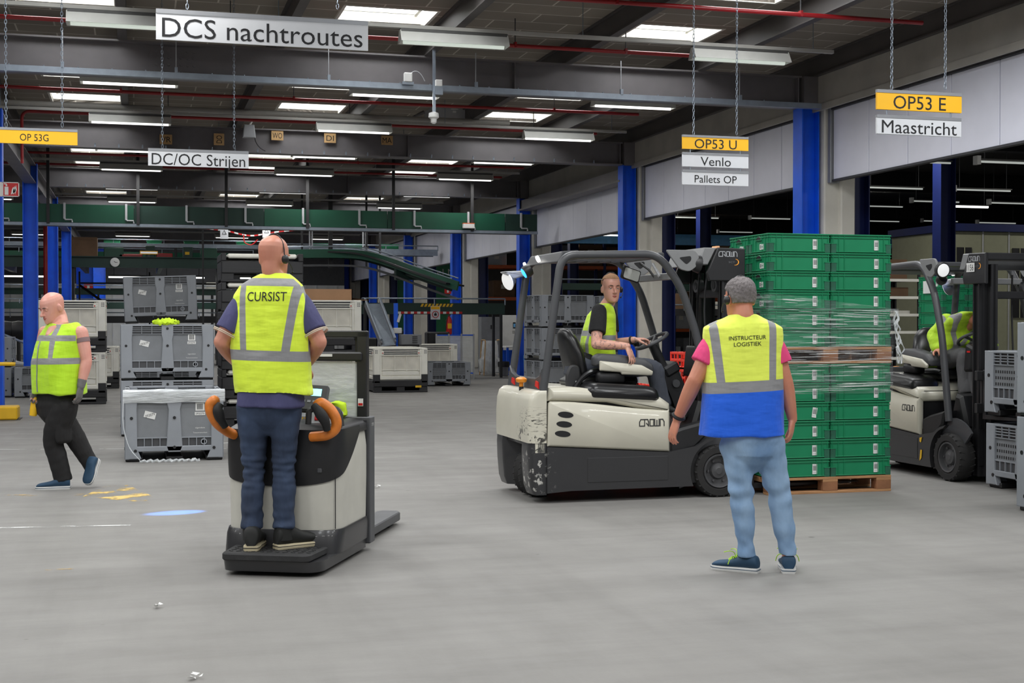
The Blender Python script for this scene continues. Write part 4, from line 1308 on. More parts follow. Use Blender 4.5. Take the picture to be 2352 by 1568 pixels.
    g = G().box((0.056, 0.08, 0.985), (0.006, 0.12, 0.085), 'paper')
    for q in range(4): g.box((0.052, 0.045 + q * 0.024, 0.98), (0.003, 0.01, 0.05), 'ink')
    g.obj('number_plate', r, label='small white plate')
    # --- lights and mirror
    bl = G().lathe([(0.02, 0), (0.052, 0.015), (0.06, 0.05), (0.05, 0.085)], (0.22, 0.33, 1.98), 'black_plastic', (-1, 0.0, -0.6), 18).lathe([(0.046, 0.082), (0.046, 0.088), (0.001, 0.09)], (0.22, 0.33, 1.98), 'lamp_blue', (-1, 0, -0.6), 18)
    bl.obj('blue_lamp', r, label='glowing blue spot lamp')
    for y, k in ((-0.40 + 0.55, 'a'),): pass
    G().cyl((0.205, 0.06, 2.055), (0.188, 0.06, 2.047), 0.03, 'lamp_white', n=14).obj('rear_lamp', r, label='bright round rear lamp')
    G().cyl((0.20, 0.46, 2.02), (0.185, 0.46, 2.015), 0.022, 'lamp_white', n=12).obj('marker_lamp', r)
    g = G().lathe([(0.001, -0.07), (0.04, -0.065), (0.07, -0.02), (0.085, 0.0)], (0.045, 0.50, 1.87), 'grey_plastic', (-0.9, -0.3, -0.3), 20).lathe([(0.085, 0.0), (0.08, 0.008), (0.001, 0.012)], (0.045, 0.50, 1.87), 'lamp_cool', (-0.9, -0.3, -0.3), 20)
    g.prism(rpoly([(-0.02, 1.955), (0.18, 1.965), (0.20, 1.92), (0.08, 1.885)], 0.02), 'xz', 0.44, 0.56, 'pale_grey', 0.01)
    g.obj('work_lamp', r, label='pale hooded rear work lamp')
    g = G(MX.Translation((1.12, 0.20, 1.93)) @ MX.Rotation(0.25, 4, 'Y') @ MX.Rotation(0.35, 4, 'Z'))
    g.prism(rpoly([(-0.105, -0.06), (0.105, -0.06), (0.105, 0.06), (-0.105, 0.06)], 0.025), 'xz', 0, 0.03, 'black_plastic', 0.006).prism(rpoly([(-0.09, -0.047), (0.09, -0.047), (0.09, 0.047), (-0.09, 0.047)], 0.02), 'xz', -0.002, 0.002, 'painted_reflection')
    g.obj('rear_view_mirror', r, label='rounded rear-view mirror')
    g = G().box((1.30, 0.10, 1.90), (0.05, 0.78, 0.06), 'grey_plastic', 0.006)
    g.tube([(1.18, 0.15, 2.03), (1.24, 0.08, 1.97), (1.30, 0.06, 1.88)], 0.012, 'black_plastic', 6).tube([(1.22, -0.05, 2.02), (1.27, -0.1, 1.90)], 0.014, 'chrome', 6)
    g.obj('cross_rail', r)
    for s in (-1, 1):
        g = G()
        br = rpoly([(1.14, 2.115), (1.41, 2.115), (1.45, 2.06), (1.43, 1.98), (1.36, 1.93), (1.27, 1.95)], 0.03)
        y0 = s * 0.545
        o2 = [(1.26, 2.05), (1.37, 2.065), (1.375, 2.03), (1.33, 1.99)]
        g.prism(br, 'xz', y0 - 0.012, y0 + 0.012, 'grey_plastic', 0.004).prism(rpoly(o2, 0.02), 'xz', y0 - 0.014, y0 + 0.014, 'black_plastic')
        g.obj('lamp_bracket', r, label='grey triangular lamp bracket')
        if s < 0: G().lathe([(0.001, -0.062), (0.04, -0.06), (0.07, -0.02), (0.078, 0.02), (0.07, 0.026)], (1.45, s * 0.50, 2.0), 'black_plastic', (1, 0, -0.15), 20).lathe([(0.069, 0.02), (0.06, 0.03), (0.001, 0.036)], (1.45, s * 0.50, 2.0), 'lamp_cool', (1, 0, -0.15), 20).obj('front_lamp', r, label='round front work lamp')
    # --- seat
    st = G()
    rs = []
    for t, w, th in ((0, 0.20, 0.03), (0.06, 0.235, 0.06), (0.25, 0.245, 0.07), (0.55, 0.23, 0.075), (0.8, 0.19, 0.065), (0.94, 0.13, 0.05), (1.0, 0.06, 0.02)):
        c = V((0.545 - 0.13 * t + 0.02 * math.sin(t * PI), 0.02, 0.97 + 0.475 * t)); d = V((1, 0, 0.25)).normalized()
        rs.append([c + d * th * math.sin(a) + V((0, w * math.copysign(abs(math.cos(a)) ** 0.75, math.cos(a)), 0)) for a in [2 * PI * k / 20 for k in range(20)]])
    so = st.rings(rs, 'vinyl_black').obj('seat', r, ang=60, label='black vinyl seat')
    g = G().prism(rpoly([(0.46, 0.94), (0.98, 0.93), (1.03, 0.97), (1.02, 1.03), (0.9, 1.05), (0.52, 1.03), (0.44, 0.99)], 0.03), 'xz', -0.24, 0.28, 'vinyl_black', 0.04)
    g.obj('cushion', so, ang=60)
    g = G().prism(rpoly([(0.46, 0.85), (1.06, 0.815), (1.09, 0.85), (1.07, 0.935), (0.98, 0.965), (0.5, 0.995), (0.44, 0.94)], 0.04), 'xz', -0.59, -0.26, 'vinyl_black', 0.045)
    g.obj('hip_pad', so, ang=60)
    g = G().tube(rounded([(0.42, -0.26, 0.92), (0.48, -0.28, 1.02), (0.56, -0.29, 1.08), (0.68, -0.29, 1.09)], 0.06), 0.022, 'vinyl_black', 8).prism(rpoly([(0.36, 0.93), (0.50, 0.92), (0.48, 1.13), (0.40, 1.14), (0.36, 1.05)], 0.04), 'xz', -0.245, -0.20, 'charcoal', 0.012).box((0.45, -0.25, 0.97), (0.02, 0.004, 0.06), 'paper')
    g.obj('seat_bracket', so)
    # --- armrest console with cream flank
    g = G()
    arm = [(0.57, 1.205), (0.62, 1.235), (0.80, 1.225), (1.03, 1.185), (1.10, 1.13), (1.10, 1.07), (1.06, 1.065), (0.57, 1.13)]
    g.prism(rpoly(arm, 0.02), 'xz', -0.40, -0.26, 'dark_grey', 0.02)
    g.prism(rpoly([(0.60, 1.175), (0.98, 1.135), (1.085, 1.08), (1.075, 1.045), (0.80, 1.055), (0.79, 1.075), (0.60, 1.09)], 0.012), 'xz', -0.425, -0.395, 'panel_cream', 0.01)
    g.bx(0.60, 0.84, -0.40, -0.28, 0.98, 1.08, 'black_plastic', 0.02)
    g.obj('armrest', r, ang=50, label='dark armrest with a cream flank')
    # --- steering column and wheel
    g = G()
    g.tube([(1.56, 0.0, 0.60), (1.46, 0, 0.86), (1.36, 0, 1.08)], 0.09, 'black_plastic', sq=(0.20, 0.16)).tube([(1.36, 0, 1.06), (1.245, 0, 1.30)], 0.045, 'black_plastic', 12)
    g.box((1.385, 0, 1.085), (0.15, 0.24, 0.10), 'black_plastic', 0.02, MX.Rotation(-0.5, 3, 'Y')).cyl((1.42, -0.10, 0.96), (1.42, -0.125, 0.96), 0.035, 'dark_grey', n=14)
    g.obj('steering_column', r, label='black slanted steering column')
    nrm = V((-0.46, 0, 0.89)); cx = V((1.235, 0, 1.335)); ux, uy, _ = axes(nrm)
    g = G()
    g.tube([cx + ux * 0.15 * math.cos(a) + uy * 0.15 * math.sin(a) for a in [2 * PI * i / 28 for i in range(28)]], 0.016, 'dark_grey', 8, closed=True)
    for a in (0.4, 2.5, 4.6): g.tube([cx - nrm * 0.02, cx + ux * 0.15 * math.cos(a) + uy * 0.15 * math.sin(a)], 0.014, 'dark_grey', 6)
    g.lathe([(0.04, -0.05), (0.045, 0.0), (0.03, 0.012), (0.001, 0.014)], cx - nrm * 0.02, 'dark_grey', nrm, 14)
    so = g.obj('steering_wheel', r, ang=60)
    kc = cx + (V((-0.10, 0.10, -0.05)) - nrm * nrm.dot(V((-0.10, 0.10, -0.05)))).normalized() * 0.15
    G().lathe([(0.018, 0), (0.03, 0.02), (0.032, 0.04), (0.02, 0.055), (0.001, 0.057)], kc, 'black_plastic', nrm, 12).obj('spinner_knob', so)
    # --- mast
    g = G()
    for s in (-1, 1):
        for x, y, z1 in ((1.80, 0.33, 2.08), (1.90, 0.27, 2.04)):
            g.bx(x - 0.05, x + 0.05, s * y - 0.012, s * y + 0.012, 0.06, z1, 'mast_black').bx(x - 0.05, x - 0.035, s * y - 0.035, s * y + 0.035, 0.06, z1, 'mast_black').bx(x + 0.035, x + 0.05, s * y - 0.035, s * y + 0.035, 0.06, z1, 'mast_black')
        g.cyl((1.80, s * 0.22, 0.3), (1.80, s * 0.22, 1.95), 0.028, 'mast_black', n=12)
    for z in (0.35, 1.15, 1.72): g.bx(1.78, 1.84, -0.33, 0.33, z, z + 0.07, 'mast_black', 0.006)
    for s in (-1, 1): g.cyl((1.74, s * 0.20, 1.83), (1.80, s * 0.20, 1.83), 0.06, 'dark_grey', n=18).cyl((1.735, s * 0.20, 1.83), (1.74, s * 0.20, 1.83), 0.035, 'mast_black', n=18)
    g.tube(bez((1.73, -0.1, 1.95), (1.66, -0.1, 1.6), (1.74, -0.08, 1.3), 8), 0.008, 'dark_grey', 5).tube(bez((1.73, 0.08, 1.95), (1.68, 0.1, 1.5), (1.75, 0.1, 0.9), 8), 0.01, 'mast_black', 5)
    mo = g.obj('mast', r, label='black lift mast')
    g = G().bx(1.72, 1.96, -0.36, 0.36, 2.08, 2.145, 'mast_black', 0.006)
    for s in (-1, 1): g.prism([(1.62, 1.86), (1.96, 1.86), (1.96, 2.145), (1.70, 2.15), (1.60, 1.93)], 'xz', s * 0.36 - 0.02, s * 0.36 + 0.02, 'mast_black', 0.008)
    ho = g.obj('mast_cover', mo)
    G().prism([(1.52, 2.0), (1.615, 2.0), (1.695, 2.15), (1.58, 2.15)], 'xz', -0.36, 0.36, 'grey_plastic', 0.008).obj('roof_edge', mo, label='grey roof edge')
    g = G()
    for s in (-1, 1):
        crown(g, (1.795, s * 0.382, 2.095), (-s, 0, 0), (0, 0, 1), 0.042, 0.175, 'pale_grey')
        ring_mark(g, (1.865, s * 0.382, 2.025), (1, 0, 0), (0, 0, 1), 0.028, 'orange_ring')
        put_text(g, 'SCT', (1.83, s * 0.382, 2.025), (-s, 0, 0), (0, 0, 1), 0.014, 'mid_grey', 0.06)
    g.obj('lettering', ho, ang=0, label='pale maker lettering with an orange ring')
    # --- carriage, backrest and forks
    g = G()
    for z in (0.10, 0.40): g.bx(1.95, 1.99, -0.48, 0.48, z, z + 0.09, 'mast_black', 0.004)
    for y in (-0.4, -0.14, 0.14, 0.4): g.bx(1.95, 1.98, y - 0.02, y + 0.02, 0.1, 0.48, 'mast_black')
    g.obj('carriage', r)
    for s in (-1, 1):
        g = G().bx(1.99, 2.03, s * 0.2 - 0.17 - 0.05, s * 0.2 - 0.17 + 0.05, 0.045, 0.50, 'mast_black', 0.004)
        g.prism([(1.99, 0.045), (3.05, 0.075), (3.06, 0.08), (2.03, 0.09), (1.99, 0.09)], 'xz', s * 0.2 - 0.17 - 0.05, s * 0.2 - 0.17 + 0.05, 'mast_black', 0.003)
        g.obj('fork', r)
    # --- control pod at the mast side
    G().prism(rpoly([(1.50, 1.02), (1.63, 1.04), (1.66, 1.26), (1.53, 1.30)], 0.03), 'xz', -0.30, -0.06, 'black_plastic', 0.02).box((1.60, -0.305, 1.22), (0.05, 0.004, 0.016), 'red_reflector').obj('control_pod', r)
    return r


TL = V((3.19, 11.23, 0))
truck1 = make_truck('cream and charcoal forklift with a driver looking back, facing the green crates', TL, 0)
truck2 = dup(truck1, (7.95, 12.82, 0), -PI / 2, 'cream and charcoal forklift half hidden behind the green crates, fleet number 1156')
for c in [o for o in bpy.data.objects if o.parent == truck2]:
    if c.name.startswith(('fork', 'carriage')): c.location.z = 0.562
g = G().box((1.745, -0.388, 2.015), (0.12, 0.006, 0.085), 'paper')
put_text(g, '1156', (1.745, -0.392, 2.015), (1, 0, 0), (0, 0, 1), 0.06, 'ink', 0.105)
g.obj('number_plate', truck2, ang=0, label='white plate with fleet number 1156')
o = G().flat([V((1.20, -0.577, 0.34)), V((1.225, -0.577, 0.33)), V((1.245, -0.577, 0.385)), V((1.20, -0.577, 0.375))], 'hazard_yellow').flat([V((1.2, -0.577, 0.15)), V((1.235, -0.577, 0.18)), V((1.245, -0.577, 0.26)), V((1.215, -0.577, 0.26))], 'hazard_yellow').obj('tape_mark', truck2, label='yellow tape marks')
# the blue warning spot thrown on the floor behind the truck
bp = F(405, 1177); ls = TL + V((0.06, 0.33, 1.87))
sd = bpy.data.lights.new('blue_spot_light', 'SPOT'); sd.energy = 4000; sd.color = (0.05, 0.25, 1.0); sd.spot_size = math.radians(4.4); sd.spot_blend = 0.5; sd.shadow_soft_size = 0.02
so = bpy.data.objects.new('blue_spot_light', sd); COL.objects.link(so)
so.location = ls; so.rotation_euler = (bp - ls).to_track_quat('-Z', 'Y').to_euler()

# ---------------------------------------------------------------- stand-on pallet truck
mk('truck_cream', (198, 196, 186), 0.45, 0, 0.08, 4, coat=0.1)
mk('handle_orange', (214, 122, 44), 0.45, 0, 0.18, 14)
mk('screen_cyan', (150, 235, 250), 0.3, 0, 0, emit=1.2)
mk('step_black', (44, 44, 45), 0.75, 0, 0.2, 12, 0.2, 80)
mk('plate_grey', (84, 85, 88), 0.5, 0, 0.12, 5)
PT0 = P(602, 1276, 7.95); PT0.z = 0
PTR = -math.radians(25)
pt = thing('pallet_truck', 'cream and black stand-on pallet truck with orange grab handles', 'pallet truck', PT0, PTR)
PTM = MX.Translation(PT0) @ MX.Rotation(PTR, 4, 'Z'); PTI = PTM.inverted()
def tl(px, py, zc): return PTI @ P(px, py, zc)
# step
pl = rpoly([(-0.25, -0.02), (0.29, -0.02), (0.31, 0.34), (-0.28, 0.34)], [0.05, 0.05, 0, 0], 5)
G().prism(pl, 'xy', 0.095, 0.14, 'step_black', 0.008).obj('step', pt, label='black standing platform')
g = G()
for i in range(11):
    for j in range(5): g.box((-0.215 + i * 0.048, 0.06 + j * 0.05, 0.1415), (0.03, 0.012, 0.004), 'step_black', 0, MX.Rotation(0.7 if (i + j) % 2 else -0.7, 3, 'Z'))
g.obj('grip_tread', pt)
# body: cream shell with a black bowl-shaped console on top
def body_ring(z, hw, y0, y1, r):
    return [V((p[0], p[1], z)) for p in rpoly([(-hw, y0), (hw, y0), (hw, y1), (-hw, y1)], [r, r, 0.02, 0.02], 8)]
g = G()
g.rings([body_ring(0.23, 0.36, 0.32, 0.98, 0.16), body_ring(0.5, 0.365, 0.32, 0.98, 0.16), body_ring(0.70, 0.365, 0.33, 0.98, 0.16), body_ring(0.80, 0.355, 0.35, 0.97, 0.16)], 'truck_cream')
g.obj('body_shell', pt, ang=50, label='cream body shell')
def foot_ring(z, y0):
    return [V((p[0], p[1], z)) for p in rpoly([(-0.255, y0), (0.345, y0), (0.36, 0.98), (-0.36, 0.98)], [0.08, 0.12, 0.02, 0.02], 8)]


g = G()
g.rings([foot_ring(0.03, 0.02), foot_ring(0.093, 0.0), body_ring(0.094, 0.372, 0.28, 0.98, 0.13), body_ring(0.20, 0.375, 0.29, 0.98, 0.16), body_ring(0.235, 0.37, 0.31, 0.98, 0.16)], 'truck_black')
g.obj('base_skirt', pt, ang=50, label='black bumper skirt')
# the black console panel let into the back of the shell (a U-shaped apron) and its top
def shell_xy(u):
    """A point round the back of the shell (u -1..1) slightly proud of it."""
    pts = [(p[0], p[1]) for p in rpoly([(-0.371, 0.98), (-0.371, 0.312), (0.371, 0.312), (0.371, 0.98)], [0, 0.16, 0.16, 0], 8)]
    L = [0]
    for a, b in zip(pts, pts[1:]): L.append(L[-1] + math.hypot(b[0] - a[0], b[1] - a[1]))
    t = (u + 1) / 2 * L[-1]
    for i in range(len(pts) - 1):
        if t <= L[i + 1] or i == len(pts) - 2:
            k = (t - L[i]) / (L[i + 1] - L[i]); a, b = pts[i], pts[i + 1]
            return a[0] + (b[0] - a[0]) * k, a[1] + (b[1] - a[1]) * k
g = G(); rs = []
for i in range(41):
    u = -0.80 + 1.6 * i / 40
    x, y = shell_xy(u)
    zb = 0.50 + 0.30 * (abs(u) / 0.80) ** 2.4
    rs.append([V((x * (1.0 + 0.012 * math.sin(q * PI)), y - 0.012 * math.sin(q * PI) * (1 if abs(u) < 0.4 else 0.3), zb + (0.845 - zb) * q)) for q in [k / 8 for k in range(9)]])
g.add([p for r in rs for p in r], [(i * 9 + j, (i + 1) * 9 + j, (i + 1) * 9 + j + 1, i * 9 + j + 1) for i in range(40) for j in range(8)], 'black_plastic')
g.rings([body_ring(0.80, 0.37, 0.32, 0.98, 0.16), body_ring(0.845, 0.365, 0.32, 0.98, 0.16), body_ring(0.87, 0.33, 0.38, 0.98, 0.12), body_ring(0.875, 0.2, 0.5, 0.98, 0.1)], 'black_plastic')
g.obj('console_apron', pt, ang=50, label='black bowl-shaped console apron')
g = G().box((0.255, 0.308, 0.60), (0.03, 0.02, 0.03), 'dark_grey', 0.006).tube([(*shell_xy(0.36), 0.24), (*shell_xy(0.36), 0.56)], 0.003, 'black_rubber', 5)
g.obj('panel_seam', pt)
# dash hoop, display and controls
G().tube(rounded([(0.14, 0.44, 0.86), (0.14, 0.46, 0.955), (0.17, 0.47, 0.965), (0.33, 0.47, 0.965), (0.345, 0.46, 0.86)], 0.04, 5), 0.02, 'charcoal', 8).obj('dash_hoop', pt)
g = G(MX.Translation((0.235, 0.52, 0.90)) @ MX.Rotation(-0.5, 4, 'X'))
g.box((0, 0, 0), (0.20, 0.02, 0.10), 'pale_grey', 0.006).box((-0.05, -0.012, 0.005), (0.05, 0.008, 0.045), 'red_paint', 0.003)
for i in range(3): g.box((0.02 + i * 0.028, -0.012, 0.02), (0.018, 0.006, 0.018), 'dark_grey')
g.obj('control_panel', pt, label='small panel with a red button')
dz = tl(718, 916, 8.75)
T = MX.Translation(dz) @ MX.Rotation(-0.5, 4, 'X') @ MX.Rotation(0.12, 4, 'Z')
g = G(T).box((0, 0, 0), (0.20, 0.05, 0.19), 'dark_grey', 0.012).box((0, -0.026, 0.0), (0.18, 0.004, 0.17), 'charcoal').box((0.015, -0.029, 0.035), (0.085, 0.004, 0.05), 'screen_cyan')
for i in range(4): g.box((-0.05 + i * 0.035, -0.029, -0.03), (0.022, 0.004, 0.016), 'mid_grey')
g.obj('display', pt, label='tilted display with a lit cyan screen')
G().tube([dz + V((0, 0.03, -0.08)), V((dz.x, dz.y + 0.06, 0.86))], 0.02, 'black_plastic', 8).obj('display_arm', pt)
g = G()
for i in range(6): g.tube([dz + V((-0.06 + i * 0.018, -0.02, -0.115)), dz + V((-0.06 + i * 0.018, -0.03, -0.15 - 0.01 * (i % 2)))], 0.005, 'hazard_yellow', 5)
g.obj('keypad', pt, label='row of yellow keys')
# handles
for side, pts in (('l', [(560, 1004, 8.35), (530, 996, 8.3), (497, 972, 8.22), (484, 945, 8.2), (483, 928, 8.2), (492, 921, 8.2)]), ('r', [(715, 1003, 8.2), (752, 1000, 8.15), (773, 985, 8.15), (773, 962, 8.15), (758, 938, 8.15), (738, 925, 8.15), (731, 930, 8.15)])):
    q = [tl(*p) for p in pts]
    q = rounded(q, 0.06, 4)
    ho = G().tube(q, [0.030 + 0.006 * (i / len(q)) for i in range(len(q))], 'handle_orange', 12).ell(q[-1], (0.036, 0.036, 0.036), 'handle_orange', n=10, k=6).obj('grab_handle', pt, ang=70, label='worn orange grab handle')
    ip = [(508, 980, 8.2), (494, 958, 8.17), (490, 938, 8.17), (497, 927, 8.18)] if side == 'l' else [(762, 988, 8.1), (757, 965, 8.08), (742, 944, 8.08), (731, 931, 8.1)]
    q2 = rounded([tl(*p) for p in ip], 0.05, 4); off = V((0.028 if side == 'l' else -0.028, -0.0, 0))
    G().tube([p + off for p in q2], [0.022 + 0.012 * math.sin(i / (len(q2) - 1) * PI) for i in range(len(q2))], 'black_rubber', 10).obj('rubber_grip', ho, ang=70, label='black rubber grip')
# load frame, low mast and clear screen
g = G().bx(-0.385, 0.385, 0.99, 1.10, 0.05, 0.88, 'plate_grey', 0.006).bx(-0.36, 0.36, 0.96, 0.995, 0.1, 0.86, 'charcoal')
g.obj('load_frame', pt, label='dark grey end plate')
g = G()
put_text(g, '375', (0.387, 1.045, 0.83), (0, 1, 0), (0, 0, 1), 0.02, 'paper', 0.045)
g.obj('lettering', pt, ang=0)
g = G()
for s in (-1, 1):
    g.bx(s * 0.36, s * 0.29, 1.0, 1.06, 0.86, 1.44, 'mast_black', 0.006).bx(s * 0.30, s * 0.265, 1.05, 1.12, 0.1, 1.44, 'mast_black', 0.004)
g.bx(-0.36, 0.36, 1.0, 1.05, 1.40, 1.445, 'mast_black', 0.006).bx(-0.36, 0.33, 0.985, 1.04, 1.245, 1.305, 'mast_black', 0.01).bx(0.02, 0.13, 0.980, 0.986, 1.275, 1.292, 'paper')
g.obj('low_mast', pt, label='black low mast frame')
G().bx(-0.30, 0.30, 1.015, 1.021, 0.87, 1.24, 'plexiglass').obj('clear_screen', pt, label='hazy clear screen')
G().bx(0.30, 0.335, 0.996, 1.0, 0.95, 1.0, 'paper').bx(0.303, 0.332, 0.994, 0.996, 0.955, 0.97, 'red_paint').obj('warning_sticker', pt)
for s in (-1, 1):
    g = G().prism([(s * 0.20 - 0.09, 1.05), (s * 0.20 + 0.09, 1.05), (s * 0.20 + 0.09, 2.16), (s * 0.20 + 0.06, 2.22), (s * 0.20 - 0.06, 2.22), (s * 0.20 - 0.09, 2.16)], 'xy', 0.03, 0.095, 'plate_grey', 0.008)
    g.obj('fork', pt)
    G().cyl((s * 0.2 - 0.05, 2.0, 0.035), (s * 0.2 + 0.05, 2.0, 0.035), 0.035, 'black_rubber', n=14).obj('fork_roller', pt)
for x, y, q in ((-0.25, 0.6, 0.06), (0.25, 0.6, 0.06), (0, 0.75, 0.1)):
    G().cyl((x - 0.04, y, q), (x + 0.04, y, q), q, 'black_rubber', n=16).obj('wheel', pt)
# a hi-vis cloth and a blue cloth tucked behind the console
hv = tl(775, 944, 8.85)
rs = []
for i in range(8):
    t = i / 7
    rs.append([V((hv.x + 0.05 * math.cos(a) * (1.1 - 0.3 * t) * (0.2 if i in (0, 7) else 1) + 0.012 * NZ.noise(V((t * 5, a * 2, 1))) + 0.03 * t, hv.y + 0.04 * math.sin(a) * (0.3 if i in (0, 7) else 1), 0.872 + 0.115 * (1 - t) ** 0.8)) for a in [2 * PI * k / 10 for k in range(10)]])
o = G().rings(rs, 'vest_yellow').obj('safety_cloth', ang=60)
o.location = PT0; o.rotation_euler = (0, 0, PTR)
tag(o, 'yellow safety cloth lying behind the orange handle on the truck', 'cloth')
# ---------------------------------------------------------------- people
import numpy as np
FH = V((math.sin(TH), math.cos(TH), 0))


def skin_mat(name, c, warm=(190, 110, 92), tattoo=None):
    n = NT(name)
    f = n.ramp(n.noise(9, 4), 0.3, 0.75)
    col = n.mix(n.math('MULTIPLY', f, 0.5), rgb(*c), rgb(*warm))
    if tattoo:
        x0, z0, z1 = tattoo
        X, Y, Z = n.xyz()
        w = n.ramp(n.noise(26, 3, None, 0.6), 0.52, 0.58)
        m = n.math('MULTIPLY', n.math('MULTIPLY', n.ramp(X, x0 - 0.01, x0 + 0.01), n.ramp(Z, z1, z1 - 0.03)), n.ramp(Z, z0, z0 + 0.02))
        col = n.mix(n.math('MULTIPLY', n.math('MULTIPLY', w, m), 0.55), col, rgb(84, 80, 84))
    n.base(col)
    n.b.inputs['Roughness'].default_value = 0.45
    n.b.inputs['Subsurface Weight'].default_value = 0.06
    n.b.inputs['Subsurface Radius'].default_value = (0.012, 0.005, 0.003)
    n.bump(n.noise(140, 2), 0.06, 0.002)


def vest_mat(name, yellow, bands, low=None, tape=(146, 146, 148)):
    """Fluorescent cloth with reflective tape. bands: ('h', z, half, slope, side) or ('v', xa, za, xb, zb, half, side)."""
    n = NT(name); X, Y, Z = n.xyz()
    f = n.ramp(n.noise(4, 4, (1, 1, 0.5)), 0.3, 0.7)
    c = n.mix(f, sc4(rgb(*yellow), 0.92), rgb(*yellow))
    if low:
        z0, colr = low
        c = n.mix(n.ramp(Z, z0 + 0.001, z0 - 0.001), c, rgb(*colr))
    tot = None
    for b in bands:
        if b[0] == 'h':
            zz = n.math('SUBTRACT', Z, n.math('MULTIPLY_ADD', X, b[3], b[1])); half = b[2]; side = b[4]; lim = None
            d = n.math('ABSOLUTE', zz)
        else:
            _, xa, za, xb, zb, half, side = b
            k = (xb - xa) / (zb - za)
            d = n.math('ABSOLUTE', n.math('SUBTRACT', X, n.math('MULTIPLY_ADD', n.math('SUBTRACT', Z, za), k, xa)))
            lim = n.math('MULTIPLY', n.ramp(Z, min(za, zb) - 0.002, min(za, zb)), n.ramp(Z, max(za, zb) + 0.002, max(za, zb)))
        m = n.ramp(d, half + 0.001, half - 0.001)
        if lim is not None: m = n.math('MULTIPLY', m, lim)
        if side: m = n.math('MULTIPLY', m, n.ramp(Y, -0.002 * side, 0.002 * side))
        tot = m if tot is None else n.math('MAXIMUM', tot, m)
    if tot is not None: c = n.mix(tot, c, rgb(*tape))
    n.base(c)
    n.b.inputs['Roughness'].default_value = 0.75
    n.b.inputs['Sheen Weight'].default_value = 0.15
    n.bump(n.math('ADD', n.noise(7, 3, (1.3, 1.3, 0.3), 0.45), n.math('MULTIPLY', n.noise(15, 2, (0.5, 0.5, 1.4), 0.4), 0.4)), 0.55, 0.05)


def cloth_mat(name, c, fade=None, var=0.12, scale=5, bump=0.3, bs=22, stretch=(1, 1, 0.5)):
    n = NT(name)
    f = n.ramp(n.noise(scale, 5, stretch), 0.3, 0.72)
    n.base(n.mix(f, sc4(rgb(*c), 1 - var), rgb(*fade) if fade else sc4(rgb(*c), 1 + var)))
    n.b.inputs['Roughness'].default_value = 0.85
    n.bump(n.noise(bs * 0.7, 3, stretch, 0.45), bump * 1.4, 0.03)


skin_mat('skin_tan', (206, 146, 122)); skin_mat('skin_pink', (222, 164, 148), (204, 126, 112)); skin_mat('skin_fair', (216, 166, 146), (190, 122, 104), (0.08, 0.10, 0.55))
skin_mat('skin_ruddy', (208, 142, 116), (188, 108, 84))
cloth_mat('denim_dark', (30, 40, 60), (62, 78, 106), 0.2, 5)
cloth_mat('denim_light', (112, 146, 186), (160, 188, 216), 0.15, 4)
cloth_mat('trouser_black', (26, 25, 26), None, 0.2)
cloth_mat('trouser_grey', (66, 70, 80), None, 0.15)
cloth_mat('trouser_work', (84, 84, 86), None, 0.12)
cloth_mat('polo_navy', (66, 66, 104), (80, 80, 120), 0.1, 6)
cloth_mat('shirt_black', (22, 22, 24), None, 0.1)
cloth_mat('shirt_grey', (88, 90, 96), None, 0.1)
cloth_mat('tee_pink', (226, 62, 120), (236, 84, 140), 0.06)
mk('hair_grey', (122, 116, 116), 0.8, 0, 0.3, 60, 0.5, 240)
mk('hair_blond', (172, 130, 96), 0.8, 0, 0.2, 60, 0.3, 240)
mk('brow_dark', (84, 62, 52), 0.8)
mk('lip', (176, 96, 88), 0.5, 0, 0.05)
mk('eye_white', (228, 224, 220), 0.25, 0, 0)
mk('iris', (48, 48, 52), 0.2, 0, 0)
mk('glove_grey', (112, 110, 110), 0.9, 0, 0.12, 30, 0.3, 120)
mk('shoe_black', (32, 33, 32), 0.7, 0, 0.15, 12)
mk('sole_cream', (204, 192, 160), 0.7, 0, 0.1, 9)
mk('shoe_teal', (34, 66, 92), 0.7, 0, 0.15, 12)
mk('sole_white', (214, 214, 212), 0.6, 0, 0.06)
mk('lace_green', (178, 224, 52), 0.6, 0, 0)
mk('cuff_trim', (210, 196, 176), 0.8)
mk('neck_blue', (70, 84, 112), 0.8)


def sn(co, scale, seed, k=7):
    r = np.random.RandomState(seed); out = np.zeros(len(co))
    for i in range(k):
        d = r.normal(size=3) * np.array(scale); out += np.sin(co @ d + r.uniform(0, 6.28)) / k ** 0.5
    return out


